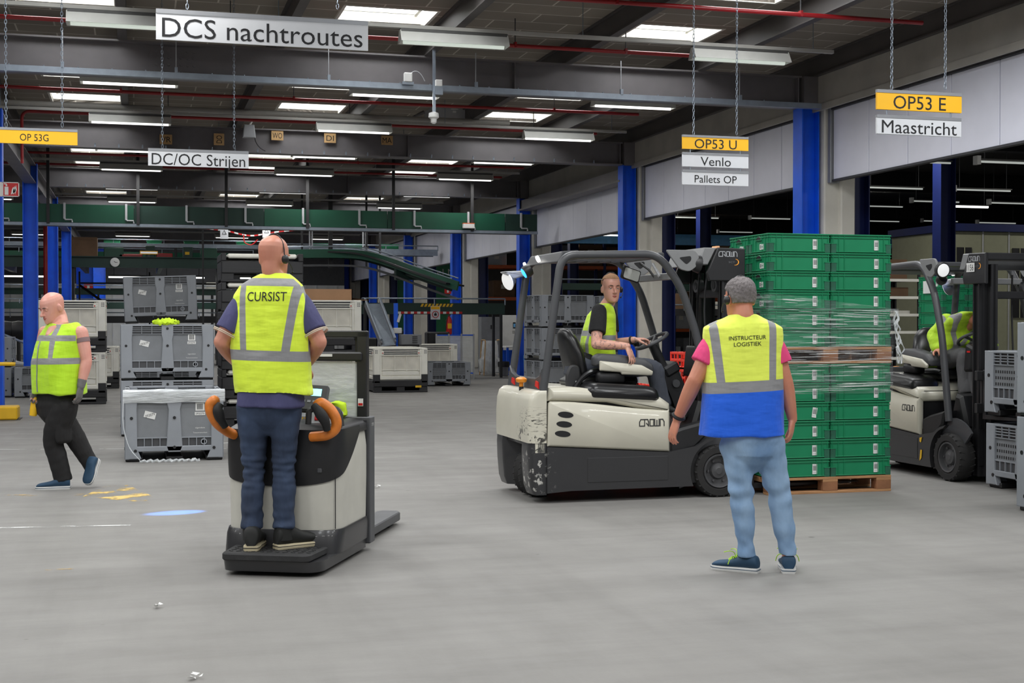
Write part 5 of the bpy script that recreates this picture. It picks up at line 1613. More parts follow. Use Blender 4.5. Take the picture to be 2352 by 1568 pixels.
def solid(g, name, parent, voxel, smooth, brushes=(), wrinkle=None, label=None, paint=None):
    """Fuse overlapping closed shapes into one continuous skin, then soften and dent it."""
    me = g.mesh(name, 0)
    o = bpy.data.objects.new(name, me); COL.objects.link(o)
    m = o.modifiers.new('fuse', 'REMESH'); m.mode = 'VOXEL'; m.voxel_size = voxel; m.use_smooth_shade = True
    if smooth:
        m = o.modifiers.new('soft', 'SMOOTH'); m.factor = 0.5; m.iterations = smooth
    dg = bpy.context.evaluated_depsgraph_get(); dg.update()
    new = bpy.data.meshes.new_from_object(o.evaluated_get(dg))
    o.modifiers.clear(); o.data = new; new.name = name; bpy.data.meshes.remove(me)
    n = len(new.vertices); co = np.empty(n * 3); new.vertices.foreach_get('co', co); co = co.reshape(-1, 3)
    no = np.empty(n * 3); new.vertices.foreach_get('normal', no); no = no.reshape(-1, 3)
    if wrinkle is not None: co = co + no * wrinkle(co)[:, None]
    for c, rad, d in brushes:
        rad = np.array([rad] * 3 if isinstance(rad, (int, float)) else rad)
        w = np.exp(-(((co - np.array(c)) / rad) ** 2).sum(1)); co = co + w[:, None] * np.array(d)
    new.vertices.foreach_set('co', co.ravel())
    new.materials.clear()
    for mm in g.ms: new.materials.append(MATS[mm])
    ix = np.zeros(len(new.polygons), dtype=np.int32)
    if paint:
        fc = np.empty(len(new.polygons) * 3); new.polygons.foreach_get('center', fc); fc = fc.reshape(-1, 3)
        for mm, fn in paint:
            new.materials.append(MATS[mm]); ix[fn(fc)] = len(new.materials) - 1
    new.polygons.foreach_set('material_index', ix)
    new.polygons.foreach_set('use_smooth', [True] * len(new.polygons))
    new.update()
    o.parent = parent
    if label: o['label'] = label
    return o


def cat(pts, k=5):
    """A smooth path through the points."""
    pts = [V(p) for p in pts]; out = []
    for i in range(len(pts) - 1):
        a, b = pts[max(0, i - 1)], pts[min(len(pts) - 1, i + 2)]
        p, q = pts[i], pts[i + 1]
        for j in range(k):
            t = j / k
            out.append(0.5 * (2 * p + (q - a) * t + (2 * a - 5 * p + 4 * q - b) * t * t + (3 * p - a - 3 * q + b) * t ** 3))
    return out + [pts[-1]]


def limb(g, pts, rad, m, n=14, flat=False):
    pp = cat(pts, 5); rr = [v.x for v in cat([(r, 0, 0) for r in rad], 5)]
    g.tube(pp, rr, m, n)
    g.ell(pp[0], (rr[0],) * 3, m, n=12, k=8)
    if not flat: g.ell(pp[-1], (rr[-1],) * 3, m, n=12, k=8)


def torso(g, rows, m, n=36, p=0.8, rt=V((1, 0, 0)), fw=V((0, 1, 0))):
    """rows: (centre, half width, depth in front, depth behind)."""
    rs = []
    for c, hw, df, db in rows:
        r = []
        for k in range(n):
            a = 2 * PI * k / n; ca, sa = math.cos(a), math.sin(a)
            x = hw * math.copysign(abs(ca) ** p, ca); d = (df if sa > 0 else db) * math.copysign(abs(sa) ** p, sa)
            r.append(V(c) + rt * x + fw * d)
        rs.append(r)
    # finer rows between
    out = []
    for i in range(len(rs) - 1):
        for j in range(4):
            t = j / 4
            out.append([a.lerp(b, t) for a, b in zip(rs[i], rs[i + 1])])
    out.append(rs[-1])
    g.rings(out, m)


def frame(fwd, up):
    f = V(fwd).normalized(); x = f.cross(V(up)).normalized(); u = x.cross(f)
    return MX((x, f, u)).transposed()


HEADR = [(0.0, .022, .080, .03), (0.05, .042, .094, -.005), (0.13, .055, .097, -.045), (0.24, .063, .095, -.072), (0.36, .069, .092, -.086), (0.48, .0735, .088, -.095), (0.60, .076, .091, -.102), (0.72, .0755, .086, -.104), (0.82, .070, .071, -.094), (0.90, .058, .048, -.074), (0.96, .038, .022, -.048), (1.0, .012, -.008, -.022)]


def head(g, c, R, H, m, k=1.0):
    """c: the middle of the head; its own axes x right, y forward, z up."""
    T = lambda x, y, z: V(c) + R @ V((x * k, y * k, (z - 0.5) * H))
    rs = []
    for z, hw, yf, yb in HEADR:
        rs.append([T(hw * math.copysign(abs(math.cos(a)) ** 0.9, math.cos(a)), (yf + yb) / 2 + (yf - yb) / 2 * math.copysign(abs(math.sin(a)) ** 0.9, math.sin(a)), z) for a in [2 * PI * j / 28 for j in range(28)]])
    g.rings(rs, m)
    limb(g, [T(0, .088, .52), T(0, .104, .43), T(0, .114, .36)], [.008 * k, .009 * k, .012 * k], m, 10)
    for s in (-1, 1):
        g.ell(T(s * .011, .102, .345), (.008 * k, .009 * k, .007 * k), m, n=8, k=6)
        g.ell(T(s * .079, -.012, .44), (.011 * k, .020 * k, .033 * k), m, R=R @ MX.Rotation(-0.15, 3, 'X') @ MX.Rotation(s * 0.35, 3, 'Z'), n=12, k=8)
        g.ell(T(s * .034, .082, .575), (.024 * k, .012 * k, .007 * k), m, R=R, n=10, k=6)
        g.ell(T(s * .036, .060, .385), (.022 * k, .014 * k, .022 * k), m, R=R, n=10, k=6)
    g.ell(T(0, .090, .245), (.022 * k, .009 * k, .008 * k), m, R=R, n=12, k=6)
    g.ell(T(0, .089, .20), (.019 * k, .010 * k, .008 * k), m, R=R, n=12, k=6)
    g.ell(T(0, .084, .07), (.022 * k, .016 * k, .016 * k), m, R=R, n=12, k=6)
    br = []
    D = lambda v: tuple(R @ V(v))
    for s in (-1, 1):
        br.append((tuple(T(s * .032, .090, .505)), .015 * k, D((0, -.010, 0))))
        br.append((tuple(T(s * .082, -.008, .45)), (.007 * k,) * 3, D((-s * .005, 0, 0))))
    br.append((tuple(T(0, .102, .222)), .0075 * k, D((0, -.005, 0))))
    return T, br


def face_parts(T, R, parent, k=1.0, closed=False):
    for s in (-1, 1):
        e = G().ell(T(s * .032, .0755, .505), (.0115 * k,) * 3, 'eye_white' if not closed else 'skin_pink', n=14, k=10).obj('eye', parent, ang=60)
        if not closed: G().ell(T(s * .032 + .001, .0858, .505), (.0058 * k, .0022 * k, .0058 * k), 'iris', R=R, n=12, k=6).obj('iris', e, ang=60)
        G().ell(T(s * .032, .0765, .5255), (.0135 * k, .0125 * k, .0095 * k), 'skin_fair' if not closed else 'skin_pink', R=R, n=14, k=8).obj('eyelid', e, ang=60)
        g = G(); limb(g, [T(s * .016, .0945, .585), T(s * .034, .0935, .605), T(s * .052, .080, .59)], [.003 * k, .004 * k, .002 * k], 'brow_dark', 8)
        g.obj('eyebrow', parent, ang=60)


    g = G(); q = [T(x, y, z) for x, y, z in ((-.024, .0885, .226), (-.011, .0955, .236), (0, .0985, .232), (.011, .0955, .236), (.024, .0885, .226))]
    limb(g, q, [.001, .0038 * k, .0042 * k, .0038 * k, .001], 'lip', 10)
    limb(g, [T(-.02, .089, .218), T(0, .0965, .206), T(.02, .089, .218)], [.001, .0052 * k, .001], 'lip', 10)
    g.obj('lips', parent, ang=60)


def hand(g, w, d, nrm, m, k=1.0, curl=(0.25, 0.35, 0.4, 0.45), thumb=1, spread=0.06, tcurl=0.5, droop=0.0):
    """w: wrist; d: pointing direction; nrm: out of the palm; thumb: which side (along d x nrm) the thumb leaves."""
    w, d = V(w), V(d).normalized(); nrm = (V(nrm) - d * d.dot(V(nrm))).normalized(); s = d.cross(nrm) * thumb
    R = MX((s, d, nrm)).transposed()
    rs = []
    for t, hw, th in ((-0.012, .026, .020), (0.012, .030, .019), (0.04, .040, .0175), (0.07, .044, .016), (0.09, .042, .013), (0.098, .036, .009)):
        rs.append([w + d * t * k + s * (hw * k * math.copysign(abs(math.cos(a)) ** .8, math.cos(a))) + nrm * (th * k * math.sin(a)) for a in [2 * PI * j / 16 for j in range(16)]])
    g.rings(rs, m)
    for i, (off, L, r) in enumerate(((.0325, .074, .0092), (.0110, .082, .0096), (-.0110, .076, .0092), (-.0325, .060, .0082))):
        p = w + s * off * k + d * 0.086 * k + nrm * (-0.002)
        a0 = spread * (1.5 - i); cu = curl[i]
        pts = [p]; ang = cu * 0.6
        for q, seg in enumerate((0.46, 0.30, 0.24)):
            dv = d * math.cos(ang) + nrm * math.sin(ang) + s * math.sin(a0)
            p = p + dv.normalized() * L * seg * k; pts.append(p); ang += cu
        limb(g, pts, [r * k, r * k, r * .9 * k, r * .74 * k], m, 10)
    p = w + s * .026 * k + d * .022 * k + nrm * .004
    pts = [p]; ang = 0.75
    for L, dv in ((.042, d * .62 + s * .70 + nrm * (0.15 + 0.3 * tcurl)), (.034, d * .85 + s * .42 + nrm * (0.1 + 0.5 * tcurl)), (.026, d * .95 + s * .12 + nrm * (0.1 + 0.6 * tcurl))):
        p = p + V(dv).normalized() * L * k; pts.append(p)
    limb(g, pts, [.015 * k, .0125 * k, .0105 * k, .0085 * k], m, 10)


def shoe(parent, heel, toe, up_m, sole_m, width=0.098, tall=0.10, label=None, pitch=0.0, z0=None, laces=None, ankle=None):
    heel, toe = V(heel), V(toe)
    d = (toe - heel); L = d.length; d = d / L
    x = d.cross(V((0, 0, 1))).normalized(); u = x.cross(d)
    prof = [(0.0, .60, .72, 0), (0.04, .76, .95, 0), (0.16, .84, 1.0, 0), (0.30, .82, .98, 0), (0.42, .84, .84, .0), (0.55, .95, .70, 0), (0.72, 1.0, .60, 0), (0.86, .93, .54, 0), (0.95, .72, .44, 0), (1.0, .38, .30, 0)]
    prof = [(p.x, p.y, p.z, 0) for p in cat([V(q[:3]) for q in prof], 3)]
    g = G(); rs = []
    for t, w, h, _ in prof:
        hw = width / 2 * w * 1.04; hh = tall * h
        rs.append([heel + d * t * L + x * (hw * math.copysign(abs(math.cos(a)) ** .7, math.cos(a))) + u * (0.02 + (hh - 0.02) * (0.5 + 0.5 * math.sin(a)) ** 0.8) for a in [2 * PI * j / 18 for j in range(18)]])
    g.rings(rs, up_m)
    o = g.obj('shoe', parent, ang=70, label=label)
    g = G(); rs = []
    for z, k in ((0.0, .97), (0.006, 1.03), (0.024, 1.04), (0.030, 1.0)):
        ring = []
        for t, w, h, _ in prof: ring.append(heel + d * (t * 1.02 - 0.01) * L + x * width / 2 * w * k * 1.02 + u * z)
        for t, w, h, _ in prof[::-1]: ring.append(heel + d * (t * 1.02 - 0.01) * L - x * width / 2 * w * k * 1.02 + u * z)
        rs.append(ring)
    g.rings(rs, sole_m).obj('sole', o, ang=50, label='pale sole')
    G().rings([[p + u * 0.010 + (p - heel - d * L / 2) * 0.012 for p in rs[1]], [p + u * 0.014 + (p - heel - d * L / 2) * 0.012 for p in rs[1]]], up_m).obj('sole_line', o, ang=50)
    if laces:
        g = G(); c = heel + d * 0.50 * L + u * tall * 0.70
        for i in range(4):
            q = heel + d * (0.46 + i * 0.055) * L + u * tall * (0.80 - i * 0.07)
            g.tube([q - x * width * 0.25, q + u * 0.012, q + x * width * 0.25], 0.003, laces, 6)
        for s in (-1, 1):
            g.tube(bez(c, c + x * s * 0.06 + u * 0.05, c + x * s * 0.07 - u * 0.025 + d * 0.02, 8), 0.0028, laces, 5)
            g.tube(bez(c, c - d * 0.02 + x * s * 0.03 + u * 0.07, c + d * 0.05 + x * s * 0.06 + u * 0.045, 8), 0.0025, laces, 5)
        g.obj('laces', o, label='bright green laces')
    return o


def person(label, at, phi, group=None):
    r = thing('person', label, 'person', at, -(TH + phi), group)
    M_ = MX.Translation(at) @ MX.Rotation(-(TH + phi), 4, 'Z'); I_ = M_.inverted()
    return r, (lambda px, py, zc: I_ @ P(px, py, zc)), M_


def wrap_text(lines, vest, parent, x0, zs, h, w, m, label, tilt=0.0, side=-1):
    """Lettering laid on the back (side -1) of a garment."""
    me = vest.data
    bv = BVHTree.FromPolygons([v.co for v in me.vertices], [tuple(p.vertices) for p in me.polygons])
    g = G()
    for txt, z, ww in zip(lines, zs, w):
        vs, fs = text_shape(txt, h, ww)
        out = []
        for v in vs:
            q = V((x0 + v.x * (1 if side < 0 else -1), side * 1.0, z + v.y + v.x * tilt))
            hit = bv.ray_cast(q, V((0, -side, 0)))
            out.append(V((q.x, (hit[0].y if hit[0] else side * 0.12) + side * 0.003, q.z)))
        g.add(out, fs, m)
    return g.obj('lettering', parent, ang=0, label=label)


def folds(seed, a1=0.004, a2=0.0025, s1=(9, 9, 5), s2=(24, 24, 18)):
    return lambda co: a1 * sn(co, s1, seed) + a2 * sn(co, s2, seed + 1)


def headset(T, R, parent, side, k=1.0, mic=True):
    """A thin headband over the crown with one ear pad and a microphone."""
    g = G()
    band = [T(side * .086 * math.cos(a), -.012, .50 + (.535) * math.sin(a)) for a in [math.radians(2 + t * 15.2) for t in range(11)]]
    g.tube(band, 0.004, 'black_plastic', 6)
    g.lathe([(.012, -.004), (.026, 0), (.028, .012), (.016, .022), (.001, .024)], T(side * .086, -.010, .44), 'black_plastic', R @ V((side, 0, 0)), 14)
    if mic: g.tube(bez(T(side * .098, .0, .43), T(side * .098, .06, .28), T(side * .045, .125, .20), 8), 0.003, 'black_plastic', 6).ell(T(side * .045, .125, .20), (.008,) * 3, 'black_plastic', n=8, k=6)
    g.obj('headset', parent, ang=60, label='black headset')


# ---- the man on the pallet truck ---------------------------------------------------------------
def man_on_truck():
    at = P(622, 1262, 8.14); at.z = 0.142
    r, L, M_ = person('bald man in a yellow vest standing on the pallet truck with his back turned', at, math.radians(9))
    zc = 8.14
    S = 'skin_tan'
    hipL, hipR = L(583, 925, zc), L(655, 925, zc)
    knL, knR = L(583, 1075, zc + .04), L(652, 1075, zc + .02)
    anL, anR = L(578, 1212, zc - .02), L(652, 1212, zc - .02)
    shL, shR = L(556, 700, zc), L(693, 702, zc)
    elL, elR = L(509, 785, zc - .04), L(733, 785, zc - .04)
    wrL, wrR = L(552, 842, zc + .26), L(700, 842, zc + .26)
    hc = L(629, 590, zc + .01)
    fa = math.radians(20)
    hd = V((math.sin(fa), math.cos(fa), -0.08))
    R = frame(hd, (0.02, 0, 1))
    b = G()
    T, br = head(b, hc, R, 0.262, S, 1.04)
    nb = L(633, 650, zc)
    limb(b, [T(.006, -.030, .40), T(.012, -.026, .14), nb + V((.014, 0, 0)), nb - V((0, 0, .10))], [.060, .057, .062, .085], S)
    torso(b, [(L(625, 900, zc), .13, .09, .09), (L(625, 760, zc), .15, .10, .10), (L(628, 690, zc), .17, .08, .08), (L(632, 655, zc), .09, .05, .05)], S, 24)
    for sh, el, wr, tn in ((shL, elL, wrL, 1), (shR, elR, wrR, -1)):
        limb(b, [sh, sh.lerp(el, .5), el], [.058, .058, .047], S)
        limb(b, [el, el.lerp(wr, .35), wr], [.048, .049, .029], S)
        dd = (wr - el); hand(b, wr, V((0.15 * tn, dd.y, dd.z * .3)), V((0, 0, -1)) + V((tn * .4, 0, 0)), S, 1.05, (.5, .55, .6, .6), 1 if tn > 0 else -1)
    for h, k, a in ((hipL, knL, anL), (hipR, knR, anR)):
        limb(b, [h, h.lerp(k, .5), k], [.075, .07, .05], S); limb(b, [k, k.lerp(a, .3), a, a - V((0, 0, .05))], [.05, .052, .036, .036], S)
    solid(b, 'body', r, .0048, 4, br)
    # trousers
    g = G()
    pc = (hipL + hipR) / 2
    torso(g, [(pc + V((0, 0, -.20)), .03, .03, .035), (pc + V((0, 0, -.15)), .085, .06, .075), (pc + V((0, 0, -.09)), .145, .10, .115), (pc, .172, .115, .135), (pc + V((0, 0, .08)), .170, .11, .125), (pc + V((0, 0, .14)), .165, .105, .115)], 'denim_dark', 28)
    for h, k, a, s in ((hipL, knL, anL, -1), (hipR, knR, anR, 1)):
        limb(g, [h + V((0, 0, -.02)), h.lerp(k, .45), k, k.lerp(a, .35), a.lerp(k, .12), a + V((0, 0, .0))], [.103, .090, .067, .069, .060, .064], 'denim_dark', 20, True)
    zk = (knL.z + knR.z) / 2
    solid(g, 'jeans', r, .008, 3, wrinkle=lambda co: 0.003 * sn(co, (10, 10, 8), 3) + 0.008 * sn(co, (24, 24, 66), 5) * np.exp(-((co[:, 2] - zk) / .10) ** 2) + 0.005 * sn(co, (26, 26, 52), 8) * np.exp(-((co[:, 2] - anL.z - .06) / .07) ** 2) + 0.004 * sn(co, (20, 20, 32), 4), label='dark blue jeans')
    # polo with short sleeves
    g = G()
    torso(g, [(L(622, 934, zc), .200, .14, .150), (L(620, 890, zc), .195, .13, .135), (L(622, 780, zc), .205, .13, .125), (L(626, 700, zc), .205, .11, .11), (L(630, 668, zc), .17, .085, .09), (L(634, 640, zc), .085, .065, .07)], 'polo_navy', 32)
    for sh, el in ((shL, elL), (shR, elR)):
        d = el - sh; limb(g, [sh - d * .1, sh + d * .25, sh + d * .72], [.068, .080, .080], 'polo_navy', 18, True)
    p = solid(g, 'polo_shirt', r, .008, 3, wrinkle=folds(11), label='navy polo shirt')
    for sh, el in ((shL, elL), (shR, elR)):
        d = el - sh; x, y, dn = axes(d)
        for t, w in ((.765, .006), (.80, .005)):
            c = sh + d * t
            G().tube([c + (x * math.cos(a) + y * math.sin(a)) * .080 for a in [2 * PI * i / 24 for i in range(24)]], w * .6, 'cuff_trim', 6, closed=True).obj('sleeve_trim', p, label='pale sleeve stripe')
    nb2 = L(634, 643, zc)
    G().tube([nb2 + V((.086 * math.cos(a), .07 * math.sin(a) - .005, .012 + .012 * math.sin(a))) for a in [2 * PI * i / 24 for i in range(24)]], .011, 'polo_navy', 8, closed=True).obj('collar', p)
    # vest
    X = lambda px: L(px, 720, zc - .14).x
    Z = lambda py: L(625, py, zc - .14).z
    vest_mat('vest_course', (230, 255, 66), [('h', Z(817), .031, -.03, 0), ('h', Z(647), .024, -.02, -1), ('v', X(549), Z(650), X(556), Z(812), .021, -1), ('v', X(680), Z(650), X(656), Z(812), .024, -1), ('v', X(560), Z(620), X(560), Z(812), .024, 1), ('v', X(690), Z(620), X(690), Z(812), .024, 1)])
    g = G()
    torso(g, [(L(630, 901, zc), .232, .15, .155), (L(626, 880, zc), .232, .148, .155), (L(622, 815, zc), .238, .15, .15), (L(620, 760, zc), .240, .145, .145), (L(620, 710, zc), .232, .135, .14), (L(621, 678, zc), .220, .12, .13), (L(624, 655, zc), .190, .10, .115), (L(628, 640, zc), .135, .08, .09), (L(632, 628, zc), .085, .06, .07)], 'vest_course', 44, .78)
    zh = Z(905)
    v = solid(g, 'vest', r, .008, 2, brushes=[(tuple(L(705, 912, zc)), (.06, .2, .05), (0, 0, -.02))], wrinkle=lambda co: 0.007 * sn(co, (14, 14, 5), 21) * np.clip((Z(700) - co[:, 2]) / .3, 0.1, 1.2) + 0.003 * sn(co, (26, 26, 12), 22), label='bright yellow safety vest')
    wrap_text(['CURSIST'], v, v, X(611), [Z(680)], .058, [.238], 'ink', 'black lettering CURSIST')
    G().tube([L(632, 630, zc) + V((.088 * math.cos(a), .066 * math.sin(a) - .004, 0)) for a in [2 * PI * i / 28 for i in range(28)]], .005, 'sign_grey', 6, closed=True).obj('vest_binding', v)
    headset(T, R, r, 1, 1.04)
    # shoes
    fl = .0
    h1, t1 = L(576, 1262, zc - .12), L(592, 1262, zc + .15)
    h2, t2 = L(634, 1262, zc - .05), L(712, 1262, zc + .10)
    for hh, tt in ((h1, t1), (h2, t2)):
        hh.z = tt.z = 0
        d = (tt - hh).normalized()
        shoe(r, hh, hh + d * .30, 'shoe_black', 'sole_cream', .112, .145, 'black high-top shoe')
    for a in (anL, anR):
        G().tube([a + V((0, 0, .02)), a + V((0, 0, -.07))], .054, 'shoe_black', 16).obj('shoe_collar', r)


man_on_truck()


# ---- the instructor ------------------------------------------------------------------------------
def instructor():
    zc = 8.12
    at = F(1752, 1316); at.z = 0
    r, L, M_ = person('grey-haired man in a yellow and blue vest and jeans standing with his back turned', at, math.radians(-4))
    S = 'skin_ruddy'
    hipL, hipR = L(1692, 1010, zc), L(1760, 1010, zc)
    knL, knR = L(1703, 1132, zc), L(1790, 1135, zc + .02)
    anL, anR = L(1716, 1272, zc + .0), L(1809, 1268, zc)
    shL, shR = L(1640, 790, zc), L(1772, 790, zc)
    elL, elR = L(1597, 872, zc - .02), L(1803, 874, zc)
    wrL, wrR = L(1556, 962, zc + .10), L(1820, 962, zc + .05)
    hc = L(1699, 684, zc + .02)
    fa = math.radians(-18)
    R = frame((math.sin(fa), math.cos(fa), -0.05), (0, 0, 1))
    b = G()
    T, br = head(b, hc, R, 0.25, S, 1.03)
    nb = L(1706, 738, zc - .01)
    limb(b, [T(0, -.022, .30), T(0, -.035, .06), nb, nb - V((0, 0, .10))], [.062, .062, .07, .09], S)
    torso(b, [(L(1710, 980, zc), .13, .09, .09), (L(1708, 850, zc), .15, .10, .10), (L(1706, 780, zc), .16, .08, .08), (L(1706, 750, zc), .09, .05, .05)], S, 24)
    limb(b, [shL, shL.lerp(elL, .5), elL], [.056, .056, .046], S); limb(b, [elL, elL.lerp(wrL, .35), wrL], [.047, .047, .030], S)
    limb(b, [shR, shR.lerp(elR, .5), elR], [.056, .056, .046], S); limb(b, [elR, elR.lerp(wrR, .35), wrR], [.047, .046, .030], S)
    hand(b, wrL, L(1540, 1012, zc + .12) - wrL, V((1, .2, .3)), S, 1.02, (.3, .35, .4, .45), -1, .09, .5)
    hand(b, wrR, L(1812, 1022, zc + .03) - wrR, V((-1, .5, 0)), S, 1.02, (.45, .5, .5, .4), 1, .05, .5)
    for h, k, a in ((hipL, knL, anL), (hipR, knR, anR)):
        limb(b, [h, h.lerp(k, .5), k], [.075, .07, .05], S); limb(b, [k, k.lerp(a, .3), a, a - V((0, 0, .05))], [.05, .052, .036, .036], S)
    solid(b, 'body', r, .0048, 4, br)
    g = G()
    pc = (hipL + hipR) / 2
    torso(g, [(pc + V((0, 0, -.20)), .03, .03, .035), (pc + V((0, 0, -.15)), .085, .065, .08), (pc + V((0, 0, -.09)), .155, .11, .125), (pc, .182, .125, .135), (pc + V((0, 0, .10)), .178, .12, .12)], 'denim_light', 28)
    for h, k, a in ((hipL, knL, anL), (hipR, knR, anR)):
        limb(g, [h + V((0, 0, -.02)), h.lerp(k, .4), k, k.lerp(a, .35), a.lerp(k, .15), a, a - V((0, 0, .015))], [.106, .092, .070, .066, .056, .054, .058], 'denim_light', 20, True)
    zk = knL.z
    solid(g, 'jeans', r, .008, 3, wrinkle=lambda co: 0.003 * sn(co, (10, 10, 7), 33) + 0.009 * sn(co, (24, 24, 66), 35) * np.exp(-((co[:, 2] - zk) / .08) ** 2) + 0.006 * sn(co, (26, 26, 52), 38) * np.exp(-((co[:, 2] - anL.z - .05) / .06) ** 2) + 0.004 * sn(co, (20, 20, 30), 34), label='light blue jeans')
    g = G()
    torso(g, [(L(1708, 980, zc), .19, .13, .13), (L(1708, 860, zc), .195, .125, .12), (L(1706, 790, zc), .195, .105, .11), (L(1706, 762, zc), .16, .085, .09), (L(1706, 735, zc), .08, .06, .065)], 'tee_pink', 30)
    for sh, el in ((shL, elL), (shR, elR)):
        d = el - sh; limb(g, [sh - d * .08, sh + d * .15, sh + d * .56], [.064, .078, .086], 'tee_pink', 18, True)
    solid(g, 't_shirt', r, .008, 3, wrinkle=folds(41), label='bright pink T-shirt')
    X = lambda px: L(px, 850, zc - .14).x
    Z = lambda py: L(1706, py, zc - .14).z
    zb = Z(896)
    vest_mat('vest_teacher', (240, 255, 96), [('h', Z(886), .033, .05, 0), ('v', X(1640), Z(735), X(1658), Z(888), .024, -1), ('v', X(1779), Z(735), X(1777), Z(888), .023, -1), ('v', X(1645), Z(735), X(1645), Z(888), .024, 1), ('v', X(1770), Z(735), X(1770), Z(888), .024, 1)], (Z(888), (22, 98, 226)))
    g = G()
    torso(g, [(L(1704, 1000, zc), .258, .165, .16), (L(1705, 960, zc), .250, .16, .155), (L(1706, 900, zc), .240, .15, .15), (L(1706, 850, zc), .236, .145, .145), (L(1706, 800, zc), .236, .14, .14), (L(1706, 770, zc), .240, .13, .135), (L(1706, 752, zc), .238, .115, .125), (L(1706, 742, zc), .200, .10, .11), (L(1706, 732, zc), .13, .08, .09), (L(1706, 722, zc), .08, .06, .065)], 'vest_teacher', 44, .74)
    v = solid(g, 'vest', r, .008, 2, wrinkle=lambda co: 0.008 * sn(co, (15, 15, 4), 51) * np.clip((Z(800) - co[:, 2]) / .3, 0.1, 1.2) + 0.0025 * sn(co, (26, 26, 12), 52), label='yellow and blue safety vest')
    wrap_text(['INSTRUCTEUR', 'LOGISTIEK'], v, v, X(1718), [Z(775), Z(789.5)], .025, [.222, .166], 'ink', 'black lettering INSTRUCTEUR LOGISTIEK', .04)
    c = L(1706, 730, zc - .01)
    G().tube([c + V((.082 * math.cos(a), .066 * math.sin(a), .012 * math.sin(a))) for a in [2 * PI * i / 28 for i in range(28)]], .008, 'neck_blue', 6, closed=True).obj('vest_binding', v)
    # hair
    g = G(); rs = []
    for z, hw, yf, yb in HEADR:
        if z < .30: continue
        f = min(1, (z - .28) / .3)
        yf2 = yf + .006 if z > .66 else yf - .085 + .06 * max(0, (z - .45) / .2)
        rs.append([T((hw + .007 * f + .001) * math.copysign(abs(math.cos(a)) ** .9, math.cos(a)), (yf2 + yb - .008) / 2 + (yf2 - yb + .008) / 2 * math.sin(a), z + .012 * f) for a in [2 * PI * j / 28 for j in range(28)]])
    g.rings(rs, 'hair_grey')
    solid(g, 'hair', r, .004, 3, wrinkle=lambda co: .0016 * sn(co, (160, 160, 160), 61) + .0012 * sn(co, (320, 320, 320), 62), label='short grey hair')
    headset(T, R, r, -1, 1.03, True)
    x, y, dn = axes(wrL - elL)
    c = wrL - dn * .02
    G().tube([c + (x * math.cos(a) + y * math.sin(a)) * .034 for a in [2 * PI * i / 20 for i in range(20)]], .011, 'black_rubber', 6, closed=True).box(c + V((0, .036, 0)), (.03, .014, .03), 'black_plastic', .004).obj('wrist_band', r, label='black wrist band')
    h1, t1 = L(1742, 1316, zc - .03), L(1632, 1312, zc + .12)
    h2, t2 = L(1812, 1316, zc - .06), L(1806, 1300, zc + .22)
    for hh, tt, lc in ((h1, t1, 1), (h2, t2, 1)):
        hh.z = tt.z = 0
        shoe(r, hh, hh + (tt - hh).normalized() * .292, 'shoe_teal', 'sole_white', .102, .105, 'teal work shoe', laces='lace_green')


instructor()


